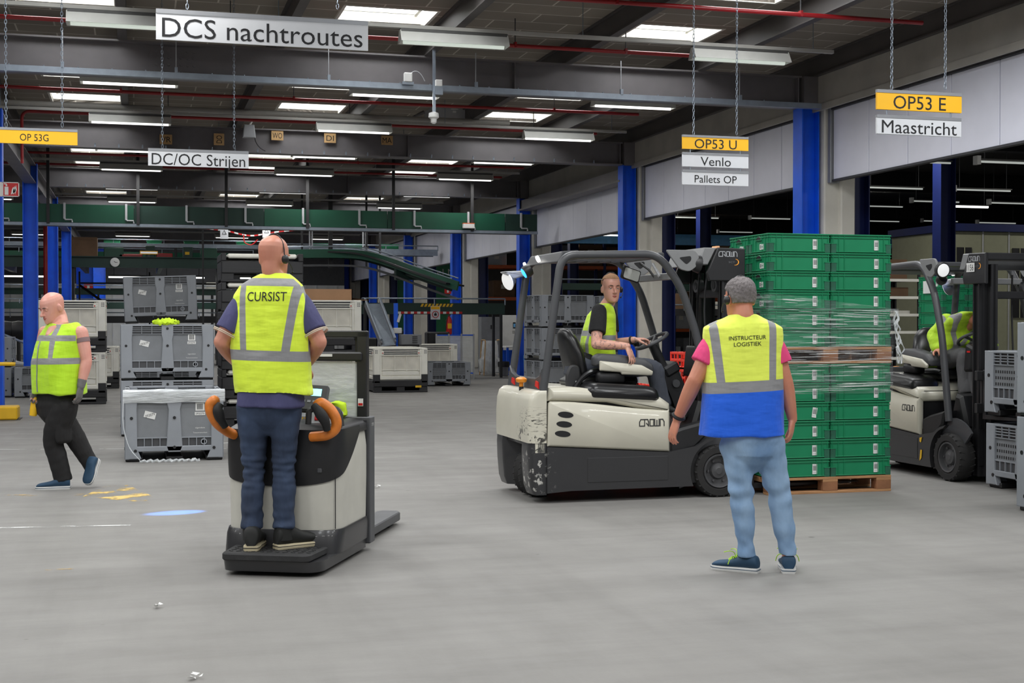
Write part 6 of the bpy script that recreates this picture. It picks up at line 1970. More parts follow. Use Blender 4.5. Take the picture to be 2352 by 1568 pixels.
# ---- the walking man ------------------------------------------------------------------------------
def walker():
    zc = 12.2
    at = F(122, 1121); at.z = 0
    r, L, M_ = person('bald man in a yellow vest and black trousers walking past the white bins', at, math.radians(-148))
    S = 'skin_pink'
    hipR, hipL = L(112, 930, zc + .06), L(150, 930, zc - .06)
    knL, anL = L(122, 1014, zc - .03), L(143, 1096, zc - .02)
    knR, anR = L(172, 1004, zc + .08), L(210, 1066, zc + .10)
    shL, shR = L(186, 764, zc - .10), L(104, 764, zc + .10)
    elL, wrL = L(199, 828, zc - .12), L(186, 886, zc - .16)
    elR, wrR = L(90, 836, zc + .12), L(86, 893, zc + .02)
    hc = L(120, 705, zc)
    R = frame(L(0, 738, zc - .40) - L(118, 690, zc), (0, .0, 1))
    b = G()
    T, br = head(b, hc, R, 0.265, S, 1.16)
    nb = L(138, 752, zc)
    limb(b, [T(0, -.022, .32), T(0, -.03, .08), nb, nb - V((0, 0, .10))], [.07, .07, .08, .09], S)
    torso(b, [(L(135, 900, zc), .13, .09, .09), (L(138, 820, zc), .15, .10, .10), (L(140, 775, zc), .16, .08, .08), (L(140, 755, zc), .09, .05, .05)], S, 24)
    limb(b, [shL, shL.lerp(elL, .5), elL], [.064, .060, .048], S); limb(b, [elL, elL.lerp(wrL, .35), wrL], [.049, .050, .032], S)
    limb(b, [shR, shR.lerp(elR, .5), elR], [.064, .060, .048], S); limb(b, [elR, elR.lerp(wrR, .35), wrR], [.049, .050, .032], S)
    hand(b, wrL, L(181, 916, zc - .16) - wrL, V((1, .3, 0)), S, .95, (.4, .4, .4, .4), 1)
    hand(b, wrR, L(79, 915, zc + .0) - wrR, V((-1, .3, 0)), S, .95, (.9, .9, .9, .9), -1)
    for h, k, a in ((hipL, knL, anL), (hipR, knR, anR)):
        limb(b, [h, h.lerp(k, .5), k], [.075, .07, .05], S); limb(b, [k, k.lerp(a, .3), a], [.05, .052, .036], S)
    e0 = b
    solid(b, 'body', r, .005, 4, br)
    face_parts(T, R, r, 1.14, True)
    # gloves
    g = G(); hand(g, wrL, L(181, 916, zc - .16) - wrL, V((1, .3, 0)), 'glove_grey', 1.08, (.4, .4, .4, .4), 1); limb(g, [wrL.lerp(elL, .22), wrL], [.041, .036], 'glove_grey')
    solid(g, 'glove', r, .0048, 2, label='grey work glove')
    g = G(); hand(g, wrR, L(79, 915, zc + .0) - wrR, V((-1, .3, 0)), 'glove_grey', 1.08, (.9, .9, .9, .9), -1); limb(g, [wrR.lerp(elR, .22), wrR], [.041, .036], 'glove_grey')
    solid(g, 'glove', r, .0048, 2, label='grey work glove')
    g = G(); pc = (hipL + hipR) / 2
    torso(g, [(pc + V((0, 0, -.21)), .03, .03, .035), (pc + V((0, 0, -.16)), .085, .065, .08), (pc + V((0, 0, -.10)), .16, .12, .14), (pc, .19, .135, .15), (pc + V((0, 0, .12)), .19, .13, .14)], 'trouser_black', 28)
    for h, k, a in ((hipL, knL, anL), (hipR, knR, anR)):
        limb(g, [h, h.lerp(k, .45), k, k.lerp(a, .4), a, a + (a - k).normalized() * .03], [.122, .118, .096, .086, .074, .078], 'trouser_black', 18, True)
    for h, k, o_ in ((hipL, knL, V((-.10, 0, 0))), (hipR, knR, V((.10, 0, 0)))): g.box(h.lerp(k, .75) + o_, (.06, .16, .18), 'trouser_black', .02)
    solid(g, 'work_trousers', r, .009, 4, wrinkle=lambda co: .005 * sn(co, (12, 12, 9), 71) + .002 * sn(co, (20, 20, 34), 73), label='black work trousers')
    g = G()
    torso(g, [(L(134, 895, zc), .19, .13, .13), (L(138, 800, zc), .19, .13, .12), (L(140, 768, zc), .15, .09, .09)], 'shirt_grey', 24)
    solid(g, 'undershirt', r, .01, 3, label='grey undershirt')
    X = lambda d_: d_
    Z = lambda py: L(138, py, zc).z
    vest_mat('vest_walker', (190, 236, 36), [('h', Z(829), .028, -.02, 0), ('h', Z(776), .026, 0, 1), ('v', -.13, Z(735), -.175, Z(829), .026, 1), ('v', .13, Z(735), .175, Z(829), .026, 1), ('v', -.12, Z(735), -.12, Z(829), .026, -1), ('v', .12, Z(735), .12, Z(829), .026, -1), ('v', .012, Z(776), .012, Z(800), .012, 1)])
    g = G()
    torso(g, [(L(139, 903, zc), .255, .20, .19), (L(139, 870, zc), .25, .21, .18), (L(139, 830, zc), .25, .215, .17), (L(140, 795, zc), .245, .19, .165), (L(141, 770, zc), .24, .16, .155), (L(142, 755, zc), .22, .125, .14), (L(142, 742, zc), .16, .095, .11)], 'vest_walker', 40, .78)
    # V neck: dent
    v = solid(g, 'vest', r, .008, 3, wrinkle=lambda co: .007 * sn(co, (13, 13, 6), 81) + .004 * sn(co, (26, 26, 14), 82), label='yellow zip safety vest')
    g = G()
    torso(g, [(L(140, 790, zc) + V((0, .135, 0)), .010, .02, .05), (L(140, 768, zc) + V((0, .10, 0)), .045, .06, .05), (L(140, 750, zc) + V((0, .045, 0)), .075, .065, .06), (L(140, 738, zc), .075, .06, .06)], S, 20)
    solid(g, 'neckline', r, .006, 3, label='bare neck opening')
    bv = BVHTree.FromPolygons([q.co for q in v.data.vertices], [tuple(p.vertices) for p in v.data.polygons])
    pts = []
    for i in range(14):
        z = Z(785) + (Z(898) - Z(785)) * i / 13; hit = bv.ray_cast(V((.0, 1, z)), V((0, -1, 0)))
        if hit[0]: pts.append(hit[0] + V((0, .003, 0)))
    G().tube(pts, .006, 'sign_grey', 6).obj('zip', v, label='grey zip')
    d = (shL - elL).normalized(); c = shL.lerp(elL, .28); x, y, dn = axes(d)
    mk('tattoo_ink', (128, 104, 104), 0.6)
    G().lathe([(.0648, -.02), (.0652, -.014), (.0652, .014), (.0648, .02)], c, 'tattoo_ink', dn, 24, False).obj('tattoo', r, label='dark arm band tattoo')
    hh, tt = L(161, 1119, zc - .02), L(84, 1122, zc - .10); hh.z = tt.z = 0
    shoe(r, hh, hh + (tt - hh).normalized() * .292, 'shoe_teal', 'sole_white', .105, .11, 'dark teal work shoe')
    hh = L(224, 1056, zc + .10); tt = L(206, 1106, zc + .0)
    tt = hh + (tt - hh).normalized() * .25
    if tt.z < .01: tt.z = .01
    shoe(r, hh, tt, 'shoe_teal', 'sole_white', .105, .10, 'dark teal work shoe lifted at the heel')
    # what he carries
    c = L(79, 934, zc + .0)
    o = G().lathe([(.018, -.085), (.032, -.08), (.036, -.03), (.036, .03), (.026, .075), (.016, .09)], (0, 0, 0), 'hazard_yellow', (0.15, 0, 1), 14).obj('tape_dispenser')
    o.location = M_ @ c; tag(o, 'yellow tape dispenser held in the gloved hand of the walking man', 'tape dispenser')


walker()


# ---- the driver looking back -----------------------------------------------------------------------
def driver():
    zc = 11.86
    at = TL + V((0.66, 0, 1.045))
    r, L, M_ = person('young man in a yellow vest sitting in the forklift and looking round', at, PI / 2 - TH)
    S = 'skin_fair'
    # his own axes: x to his right (towards the camera), y along the truck, z up
    hip = V((0, -.10, .05)); hipR, hipL = V((.10, -.06, .06)), V((-.10, -.06, .06))
    knR, knL = L(1500, 845, zc - .08), L(1497, 845, zc + .16)
    anR, anL = L(1523, 925, zc - .06), L(1528, 925, zc + .16)
    shR, shL = L(1375, 722, zc - .20), L(1400, 720, zc + .18)
    elR, wrR = L(1369, 790, zc - .30), L(1441, 795, zc - .34)
    elL, wrL = L(1408, 790, zc + .12), L(1456, 780, zc + .02)
    hc = L(1404, 661, zc - .02)
    R = frame(L(1462, 668, zc - .62) - L(1404, 661, zc), (0, 0, 1))
    b = G()
    T, br = head(b, hc, R, 0.255, S, 1.0)
    nb = L(1391, 708, zc)
    limb(b, [T(0, -.022, .32), T(0, -.03, .08), nb, nb - V((0, 0, .10))], [.056, .056, .064, .08], S)
    torso(b, [(V((0, -.09, .05)), .13, .09, .09), (L(1376, 790, zc), .13, .09, .09), (L(1384, 735, zc), .14, .07, .07), (L(1390, 712, zc), .08, .05, .05)], S, 24)
    limb(b, [shR, shR.lerp(elR, .5), elR], [.052, .052, .043], S); limb(b, [elR, elR.lerp(wrR, .35), wrR], [.044, .045, .029], S)
    limb(b, [shL, shL.lerp(elL, .5), elL], [.052, .050, .042], S); limb(b, [elL, elL.lerp(wrL, .35), wrL], [.043, .042, .028], S)
    hand(b, wrR, L(1459, 842, zc - .36) - wrR, L(1430, 820, zc - .3) - wrR, S, 1.0, (.22, .22, .25, .3), 1, .09, .3)
    hand(b, wrL, L(1490, 778, zc + .04) - wrL, V((0, 0, -1)), S, 1.0, (.7, .7, .75, .8), -1, .05, .8)
    for h, k, a in ((hipR, knR, anR), (hipL, knL, anL)):
        limb(b, [h, h.lerp(k, .5), k], [.07, .065, .05], S); limb(b, [k, k.lerp(a, .3), a], [.05, .05, .036], S)
    solid(b, 'body', r, .0048, 3, br)
    face_parts(T, R, r, 1.0)
    g = G(); rs = []
    for z, hw, yf, yb in HEADR:
        if z < .52: continue
        yf2 = yf + .003 if z > .80 else yf - .06
        rs.append([T((hw + .003) * math.copysign(abs(math.cos(a)) ** .9, math.cos(a)), (yf2 + yb - .003) / 2 + (yf2 - yb + .003) / 2 * math.sin(a), z + .006) for a in [2 * PI * j / 28 for j in range(28)]])
    g.rings(rs, 'hair_blond'); solid(g, 'hair', r, .0045, 3, wrinkle=lambda co: .0008 * sn(co, (200, 200, 200), 91), label='cropped blond hair')
    headset(T, R, r, -1, 1.0)
    g = G()
    torso(g, [(V((0, -.10, .0)), .17, .12, .13), (V((0, -.09, .12)), .165, .11, .12)], 'trouser_grey', 24)
    for h, k, a in ((hipR, knR, anR), (hipL, knL, anL)):
        limb(g, [h, h.lerp(k, .5), k, k.lerp(a, .35), a], [.098, .094, .078, .074, .064], 'trouser_grey', 18)
    solid(g, 'trousers', r, .009, 3, wrinkle=folds(95), label='dark grey trousers')
    g = G()
    torso(g, [(V((0, -.09, .06)), .165, .11, .11), (L(1374, 800, zc), .17, .11, .11), (L(1380, 745, zc), .165, .09, .10), (L(1388, 712, zc), .075, .06, .06)], 'shirt_black', 28)
    for sh, el in ((shR, elR), (shL, elL)):
        d = el - sh; limb(g, [sh - d * .1, sh + d * .2, sh + d * .62], [.062, .070, .070], 'shirt_black', 18, True)
    solid(g, 't_shirt', r, .008, 3, wrinkle=folds(97), label='black T-shirt')
    Z = lambda py: L(1380, py, zc).z
    vest_mat('vest_driver', (206, 244, 48), [('h', Z(828), .026, 0, 0), ('v', .09, Z(700), .09, Z(828), .026, 1), ('v', -.09, Z(700), -.09, Z(828), .026, 1), ('v', .10, Z(700), .10, Z(828), .026, -1), ('v', -.10, Z(700), -.10, Z(828), .026, -1), ('h', Z(765), .024, 0, -1), ('h', Z(775), .022, 0, 1)])
    g = G()
    torso(g, [(V((0, -.03, .05)), .19, .13, .12), (L(1372, 835, zc), .20, .15, .13), (L(1371, 790, zc), .20, .145, .135), (L(1377, 750, zc), .195, .125, .125), (L(1382, 725, zc), .185, .10, .11), (L(1387, 708, zc), .13, .075, .085), (L(1390, 698, zc), .08, .06, .06)], 'vest_driver', 40, .8)
    solid(g, 'vest', r, .008, 3, wrinkle=lambda co: .006 * sn(co, (14, 14, 6), 101) + .003 * sn(co, (28, 28, 14), 102), label='yellow safety vest')
    x, y, dn = axes(wrL - elL); c = wrL - dn * .025
    G().tube([c + (x * math.cos(a) + y * math.sin(a)) * .031 for a in [2 * PI * i / 18 for i in range(18)]], .009, 'black_rubber', 6, closed=True).obj('wrist_band', r)
    for a in (anR, anL):
        hh = a + V((0, -.06, -.10)); shoe(r, hh, hh + V((0, .285, -.03)), 'shoe_black', 'shoe_black', .10, .10)


driver()


# ---- the second driver ------------------------------------------------------------------------------
def far_driver():
    zc = 13.05
    r2 = truck2
    at = V((7.95, 12.82 - .70, 1.02))
    r, L, M_ = person('person in a yellow jacket bent over in the far forklift, head behind the mast', at, PI - TH)
    S = 'skin_ruddy'
    hipR, hipL = V((.10, -.08, .06)), V((-.10, -.08, .06))
    knR, knL = L(2214, 818, 13.25), L(2246, 818, 13.12)
    anR, anL = L(2224, 905, 13.12), L(2254, 905, 13.0)
    shR, shL = L(2174, 738, 13.58), L(2258, 735, 13.40)
    elR, wrR = L(2147, 772, 13.62), L(2154, 803, 13.46)
    elL, wrL = L(2276, 795, 13.25), L(2262, 792, 12.98)
    hc = L(2264, 706, 13.15)
    R = frame(V((-.35, .75, -.55)), (0, .4, 1))
    b = G()
    T, br = head(b, hc, R, 0.245, S, 1.0)
    nb = L(2238, 732, 13.3)
    limb(b, [T(0, -.022, .32), T(0, -.03, .08), nb], [.056, .056, .064], S)
    limb(b, [V((0, -.09, .05)), L(2205, 770, 13.55), nb], [.06, .06, .045], S)
    limb(b, [shR, elR, wrR], [.05, .043, .029], S); limb(b, [shL, elL, wrL], [.05, .043, .029], S)
    hand(b, wrR, L(2168, 809, 13.30) - wrR, V((0, 0, -1)), S, 1.0, (.4, .4, .4, .4), -1)
    hand(b, wrL, L(2258, 792, 12.8) - wrL, V((0, 0, -1)), S, 1.0, (.6, .6, .6, .6), 1)
    for h, k, a in ((hipR, knR, anR), (hipL, knL, anL)):
        limb(b, [h, h.lerp(k, .5), k], [.07, .065, .05], S); limb(b, [k, k.lerp(a, .3), a], [.05, .05, .036], S)
    solid(b, 'body', r, .0055, 3, br)
    face_parts(T, R, r)
    g = G()
    torso(g, [(V((0, -.10, .0)), .17, .12, .13), (V((0, -.09, .12)), .165, .11, .12)], 'trouser_work', 24)
    for h, k, a in ((hipR, knR, anR), (hipL, knL, anL)):
        limb(g, [h, h.lerp(k, .5), k, k.lerp(a, .35), a], [.10, .096, .086, .088, .085], 'trouser_work', 18, True)
    solid(g, 'trousers', r, .009, 3, wrinkle=folds(105), label='grey work trousers')
    vest_mat('jacket_yellow', (186, 226, 40), [('h', .20, .026, -.15, 0), ('h', .33, .026, -.9, 0), ('v', .10, .05, .16, .6, .022, 0)])
    g = G()
    torso(g, [(V((0, .02, -.03)), .20, .24, .16), (V((0, .06, .08)), .21, .24, .17), (L(2200, 790, 13.56), .21, .19, .15), (L(2202, 762, 13.56), .215, .16, .15), (L(2212, 742, 13.48), .21, .14, .14), (L(2226, 724, 13.38), .17, .13, .12), (L(2238, 716, 13.28), .11, .10, .09)], 'jacket_yellow', 32)
    limb(g, [shR, shR.lerp(elR, .5), elR], [.078, .078, .072], 'jacket_yellow', 18); limb(g, [elR, elR.lerp(wrR, .6), wrR.lerp(elR, .10)], [.076, .066, .058], 'jacket_yellow', 18)
    limb(g, [shL, shL.lerp(elL, .5), elL], [.085, .08, .075], 'jacket_yellow', 18); limb(g, [elL, wrL.lerp(elL, .12)], [.075, .056], 'jacket_yellow', 18)
    j = solid(g, 'jacket', r, .008, 3, wrinkle=lambda co: .006 * sn(co, (16, 16, 14), 111) + .004 * sn(co, (32, 32, 26), 112), label='yellow high-visibility jacket')
    for a in (anR, anL):
        hh = a + V((0, -.06, -.10)); shoe(r, hh, hh + V((0, .285, -.03)), 'shoe_black', 'shoe_black', .10, .10)


far_driver()
# ---------------------------------------------------------------- the far end of the hall
rb = random.Random(11)
mk('wall_rib', (228, 230, 230), 0.6, 0, 0.08, 2)
mk('tote_green', (30, 120, 78), 0.5)
mk('side_tube', (226, 232, 226), 0.5, 0, 0, emit=0.3)
film_material('bag_film', (3, 3, 1), (0.3, 0.7), 0.45, 0.85, 3)


def at_line(px, Y):
    """x of the place seen at picture column px on the line Y = const."""
    return PX(px, 740, Y=Y).x


# overhead green conveyor across the hall
YC = 32.9
r = thing('overhead_conveyor', 'long dark green conveyor hanging across the whole hall', 'conveyor', (0, YC, 3.79))
x = -9.0; k = 0
while x < 9.7:
    w = min(3.0, 9.85 - x)
    G().bx(x + 0.01, x + w - 0.01, -0.03, 0.03, 0.02, 0.44, 'conveyor_green' if k % 3 else 'dark_green').obj('side_panel', r)
    x += 3.0; k += 1
G().bx(-9, 9.85, -0.06, 0.0, -0.06, 0.01, 'galvanised').bx(-9, 9.85, 0.0, 0.9, -0.02, 0.02, 'black_plastic').bx(-9, 9.85, 0.84, 0.9, 0, 0.44, 'dark_green').obj('under_rail', r, label='steel lower rail')
for k in range(14):
    x = at_line(48 + k * 132, YC) if False else -8.4 + k * 1.37
    G().bx(x - 0.025, x + 0.025, -0.06, -0.03, 0.1, 0.47, 'pale_grey').tube([V((x, -0.05, 0.11)), V((x + 0.02, -0.06, 0.08)), V((x + 0.16, -0.06, 0.08)), V((x + 0.17, -0.06, 0.02))], 0.02, 'pale_grey', 6).obj('bracket', r)
for px in (112, 318, 520, 706, 903, 1083):
    x = at_line(px, YC)
    G().bx(x - 0.035, x + 0.035, -0.09, -0.05, -0.02, ROOF - YC * 0 - 3.79 - 0.02, 'charcoal').obj('hanger', r)
q = PX(1076, 519, Y=YC - 0.12)
tag(G().box(q, (0.30, 0.1, 0.12), 'white_paint', 0.01).box(q + V((0, 0, 0.065)), (0.30, 0.1, 0.02), 'orange_steel').tube([q, q + V((0.15, 0.05, -0.1))], 0.01, 'black_plastic', 5).obj('emergency_lamp'), 'small white and orange box on the green overhead conveyor', 'lamp')

# mezzanine with machines at the back left
YM = 48.0
r = thing('mezzanine', 'dark green steel mezzanine across the back of the hall', 'mezzanine', (0, YM, 0))
G().bx(-22, 4.6, -0.06, 0.06, 3.38, 3.72, 'dark_green').bx(-22, 4.6, -0.14, 0.14, 3.36, 3.39, 'dark_green').bx(-22, 4.6, -0.14, 0.14, 3.71, 3.74, 'dark_green').obj('edge_beam', r)
G().bx(-22, 4.6, 0.06, 6, 3.66, 3.72, 'charcoal').obj('deck', r)
for k in range(10): G().bx(-20 + k * 2.6, -19.86 + k * 2.6, 0.1, 6, 3.36, 3.66, 'black_plastic').obj('joist', r)
for px in (163, 505): G().bx(at_line(px, YM) - 0.12, at_line(px, YM) + 0.12, -0.05, 0.2, 0, 3.38, 'black_plastic').obj('leg', r)
q = PX(264, 602, Y=YM - 0.17)
c = thing('wall_clock', 'round white clock on the dark green mezzanine beam', 'clock', q)
G().lathe([(0.15, 0.05), (0.155, 0.0), (0.14, -0.01), (0.001, -0.01)], (0, 0, 0), 'white_paint', (0, 1, 0), 24).obj('face', c)
G().box((0.04, -0.015, -0.005), (0.09, 0.006, 0.014), 'ink').box((-0.01, -0.015, 0.02), (0.05, 0.006, 0.014), 'ink', 0, MX.Rotation(0.7, 3, 'Y')).obj('hands', c)
q = PX(194, 592, Y=YM + 0.4)
o = G().box((q.x, q.y, 4.062), (0.86, 0.6, 0.62), 'brown_box', 0.01); 
for s in (-0.3, 0.3): o.bx(q.x - 0.43, q.x + 0.43, q.y - 0.315, q.y - 0.30, 4.05 + s - 0.04, 4.05 + s + 0.04, 'brown_box')
tag(o.obj('wooden_case'), 'big brown wooden case standing on the dark green mezzanine', 'case')


def belt(label, x0, x1, y, z, m='dark_green', h=0.22, legs=None, rail=True, depth=0.7, top='galvanised', cat='conveyor'):
    r = thing('conveyor', label, cat, ((x0 + x1) / 2, y, 0))
    L = (x1 - x0) / 2
    G().bx(-L, L, -0.03, 0.0, z - h, z, m).bx(-L, L, depth, depth + 0.03, z - h, z, m).obj('side_panel', r)
    G().bx(-L, L, 0.0, depth, z - 0.06, z - 0.03, top).obj('belt', r)
    if rail:
        G().tube([V((-L, -0.06, z + 0.12)), V((L, -0.06, z + 0.12))], 0.022, top, 6).obj('guide_rail', r)
        n = max(2, int(L * 2 / 1.6))
        for i in range(n + 1):
            xx = -L + 2 * L * i / n
            G().bx(xx - 0.012, xx + 0.012, -0.07, -0.03, z - 0.05, z + 0.12, top).obj('rail_post', r)
    if legs is not None:
        n = max(1, int(L * 2 / legs))
        for i in range(n + 1):
            xx = -L + 0.1 + (2 * L - 0.2) * i / n
            for yy in (0, depth): G().bx(xx - 0.035, xx + 0.035, yy - 0.035, yy + 0.035, 0 if z < 3.3 else 3.73, z - h, 'black_plastic').obj('leg', r)
    return r


belt('upper steel conveyor running along the mezzanine', -16, 4.4, YM + 1.0, 4.26, 'galvanised', 0.14, 2.6)
belt('dark green conveyor low on the mezzanine behind the clock', -12, 4.2, YM + 2.4, 4.02, 'conveyor_green', 0.16, 2.6, True)
for i, (px, w, hh, m, z) in enumerate(((258, 0.55, 0.16, 'tote_green', 4.24), (355, 0.5, 0.14, 'tote_green', 4.24), (440, 0.5, 0.14, 'tote_green', 4.24), (560, 0.5, 0.14, 'tote_green', 4.24))):
    x = at_line(px, YM + 1.3)
    g = G().bx(x - w / 2, x + w / 2, YM + 1.1, YM + 1.5, z, z + hh, m, 0.01).bx(x - w / 2 - 0.02, x + w / 2 + 0.02, YM + 1.08, YM + 1.52, z + hh - 0.03, z + hh, m)
    tag(g.obj('tote'), 'small green tote riding on the mezzanine conveyor, %s from the left' % ('first', 'second', 'third', 'fourth')[i], 'tote', 'totes on the mezzanine conveyor')
for px, w, hh, m, lab in ((262, 1.05, 0.34, 'conveyor_green', 'green machine housing on the mezzanine above the clock'), (300, 1.3, 0.12, 'red_pipe', 'flat dark red machine cover beside the green housing'), (346, 0.5, 0.42, 'dark_green', 'dark green machine cabinet on the mezzanine'), (378, 0.9, 0.16, 'red_pipe', 'second flat red cover on the mezzanine'), (432, 0.55, 0.38, 'dark_green', 'green machine cabinet with yellow labels on the mezzanine'), (480, 0.9, 0.36, 'conveyor_green', 'green machine box on the mezzanine beside the black bins')):
    x = at_line(px, YM - 0.02 + 0.5)
    w *= 0.62
    g = G().bx(x - w / 2, x + w / 2, YM + 0.35, YM + 0.75, 3.73, 3.73 + hh, m, 0.02).bx(x - w / 2 + 0.05, x + w / 2 - 0.05, YM + 0.34, YM + 0.35, 3.76, 3.73 + hh * 0.8, m)
    if 'yellow' in lab: g.bx(x - 0.1, x + 0.05, YM + 0.33, YM + 0.338, 3.85, 3.95, 'hazard_yellow')
    tag(g.obj('machine_cabinet'), lab, 'machine')
q = PX(342, 580, Y=YM + 0.3)
tag(G().bx(q.x - 0.3, q.x + 0.3, q.y, q.y + 0.05, q.z - 0.06, q.z + 0.06, 'sign_yellow').bx(q.x - 0.28, q.x + 0.28, q.y - 0.01, q.y, q.z - 0.03, q.z + 0.03, 'lamp_cool').bx(q.x - 0.03, q.x + 0.03, q.y, q.y + 0.03, 3.73, q.z - 0.06, 'dark_grey').obj('light_strip'), 'small lit yellow strip on the mezzanine machines', 'light')

# tube lamps behind the mezzanine; those under it are made up to brighten it
for i, (px, py, y) in enumerate(((300, 640, 53), (420, 640, 53), (60, 640, 53), (600, 640, 53), (250, 560, 60), (470, 535, 60))):
    q = PX(px, py, Y=y)
    if y == 53: q.z = 3.2
    c = thing('tube_and_fill_lamp', 'bright tube lamp %s the mezzanine%s' % ('added for light under' if y == 53 else 'behind', (' at the far left column', ' before the far racks', ' by the left edge', ' behind the black bins', ' over its left machines', ' near its right end')[(2, 0, 2, 3, 4, 5)[i] if i != 1 else 1]), 'lamp', q, 0, 'tube lamps of the mezzanine')
    G().cyl((-0.8, 0, 0), (0.8, 0, 0), 0.03, 'tube_glow', n=8).obj('tube', c)
    G().bx(-0.82, 0.82, -0.05, 0.05, 0.03, 0.08, 'lamp_housing').obj('housing', c)
    for x in (-0.6, 0.6): G().cyl((x, 0, 0.08), (x, 0, (3.66 if y == 53 else ROOF) - q.z), 0.01, 'dark_grey', n=5).obj('hanger', c)
    ld = area('tube_and_fill_light', (0, 0, -0.05), 1.5, 0.15, 26 if y == 53 else 90, (1, 1, 0.98)); ld.parent = c
# ribbed pale wall and racks below the mezzanine
g = G().bx(-30, 9.9, 66.0, 66.2, 0, 3.3, 'wall_rib')
for i in range(80): g.bx(-30 + i * 0.5, -29.94 + i * 0.5, 65.96, 66.0, 0, 3.3, 'wall_rib')
struct(g.obj('wall_back_panel'))
struct(G().bx(-30, 9.9, 66.0, 66.2, 3.3, 5.6, 'dark_grey').obj('wall_back_upper'))
for px, y in ((196, 60), (224, 63)): hcol(at_line(px, y) - 0.35, y, 4.9, 'blue_steel', 'column_back_%d' % (1 if px < 200 else 2), 0.7, 0.4)
q = PX(203, 662, Y=59.78)
tag(G().box(q, (0.36, 0.02, 0.36), 'red_paint').box(q + V((0, -0.012, 0)), (0.1, 0.004, 0.24), 'white_paint').obj('fire_sign'), 'small red fire sign on the far blue columns', 'sign')
r = thing('handrail', 'black handrail with a slanting bar before the far blue columns', 'handrail', (0, 52, 0))
a, b = at_line(183, 52), at_line(500, 52)
for py in (650, 690): G().bx(a, b, -0.02, 0.02, PX(200, py, Y=52).z - 0.03, PX(200, py, Y=52).z + 0.03, 'black_plastic').obj('rail', r)
G().tube([PX(183, 655, Y=52) - V((0, 52, 0)), PX(235, 692, Y=52) - V((0, 52, 0))], 0.05, 'black_plastic', 6).obj('brace', r)
for x in (a, (a + b) / 2, b): G().bx(x - 0.03, x + 0.03, -0.03, 0.03, 0, 3.36, 'black_plastic').obj('post', r)
for i, (py, m, lab) in enumerate(((668, 'dark_green', 'far dark green conveyor under the mezzanine, upper level'), (700, 'dark_green', 'far green conveyor under the mezzanine, middle level'), (732, 'charcoal', 'far dark conveyor under the mezzanine, lowest level'))):
    z = PX(300, py, Y=(57.5, 54.5, 50.5)[i]).z
    belt(lab, -22, 5.5, (57.5, 54.5, 50.5)[i], z + 0.1, m, 0.25, 2.2, True, 0.6)
for i in range(16):
    lv = i % 3; on = 'first second third fourth fifth sixth'.split()[i // 3]; y = (57.5, 54.5, 50.5)[lv]; z = PX(300, (668, 700, 732)[lv], Y=y).z + 0.1
    x = -14 + i * 1.15 + rb.uniform(-.2, .2); w = rb.uniform(.4, .7); hh = rb.uniform(.2, .4)
    m = ('bin_panel', 'brown_box', 'pale_grey', 'tote_green', 'charcoal')[i % 5]
    tag(G().bx(x - w / 2, x + w / 2, y + 0.1, y + 0.5, z - 0.027, z + hh, m, 0.01).obj('parcel_box'), 'small %s box on the %s far conveyor under the mezzanine, %s from its left end' % (('pale', 'brown', 'grey', 'green', 'black')[i % 5], ('upper', 'middle', 'lowest')[lv], on), 'box', 'boxes on the far conveyors')
# sorting lines at the far left edge
YS = 33.5
for i, (py, m, lab) in enumerate(((672, 'dark_green', 'dark green conveyor at the left edge behind the first blue column'), (716, 'galvanised', 'steel conveyor with barrier tape at the left edge'), (786, 'galvanised', 'low roller conveyor at the left edge above the grey boxes'))):
    z = PX(30, py, Y=YS).z
    belt(lab, -13, -3.5 - 0.3 * i, YS + (0.8, 2.0, -1.5)[i], z, m, 0.16, 2.4, i == 0, 0.6)
g = G(); z = PX(30, 716, Y=YS).z
for i in range(24): g.bx(-12 + i * 0.36, -11.64 + i * 0.36, YS + 0.72, YS + 0.73, z + 0.04, z + 0.12, 'red_paint' if i % 2 else 'white_paint')
tag(g.obj('barrier_tape'), 'red and white barrier tape along the left edge conveyor', 'tape')
for i, px in enumerate((20, 52)):
    q = PX(px, 758, Y=YS)
    tag(G().lathe([(0.2, -0.14), (0.22, 0), (0.2, 0.16)], (q.x, q.y - 1.1, q.z), 'black_plastic', (1, 0, 0), 16).cyl((q.x, q.y - 1.1, 0), (q.x, q.y - 1.1, q.z - 0.2), 0.04, 'charcoal').obj('drive_roller'), 'black drive roller beside the first blue column%s' % (', nearer the column' if i else ', nearer the edge'), 'roller')
g = G()
q0, q1 = PX(6, 768, Y=31.2), PX(60, 790, Y=31.2)
for i in range(9): g.tube([q0 + V((0, i * 0.05, 0.0)), q1 + V((0, i * 0.05, 0.0))], 0.02, 'galvanised', 6)
g.bx(q1.x - 0.05, q1.x, q1.y, q1.y + 0.4, 0, q1.z, 'galvanised').bx(q0.x, q0.x + 0.05, q0.y, q0.y + 0.4, 0, q0.z, 'galvanised')
tag(g.obj('roller_slide'), 'silver sloping roller slide at the left edge', 'slide')
q = P(28, 836, 20.2)
tag(G().tube([q + V((-0.5, 0, 0.01)), q + V((0.1, 0, 0))], 0.028, 'hazard_yellow', 8).tube([q + V((0.05, 0, 0.005)), q + V((0.16, 0.0, -0.005))], [0.05, 0.03], 'mid_grey', 8).cyl((q.x - 0.35, q.y, 0), (q.x - 0.35, q.y, q.z), 0.03, 'hazard_yellow').obj('boom_barrier'), 'yellow barrier arm sticking out beside the first blue column', 'barrier')

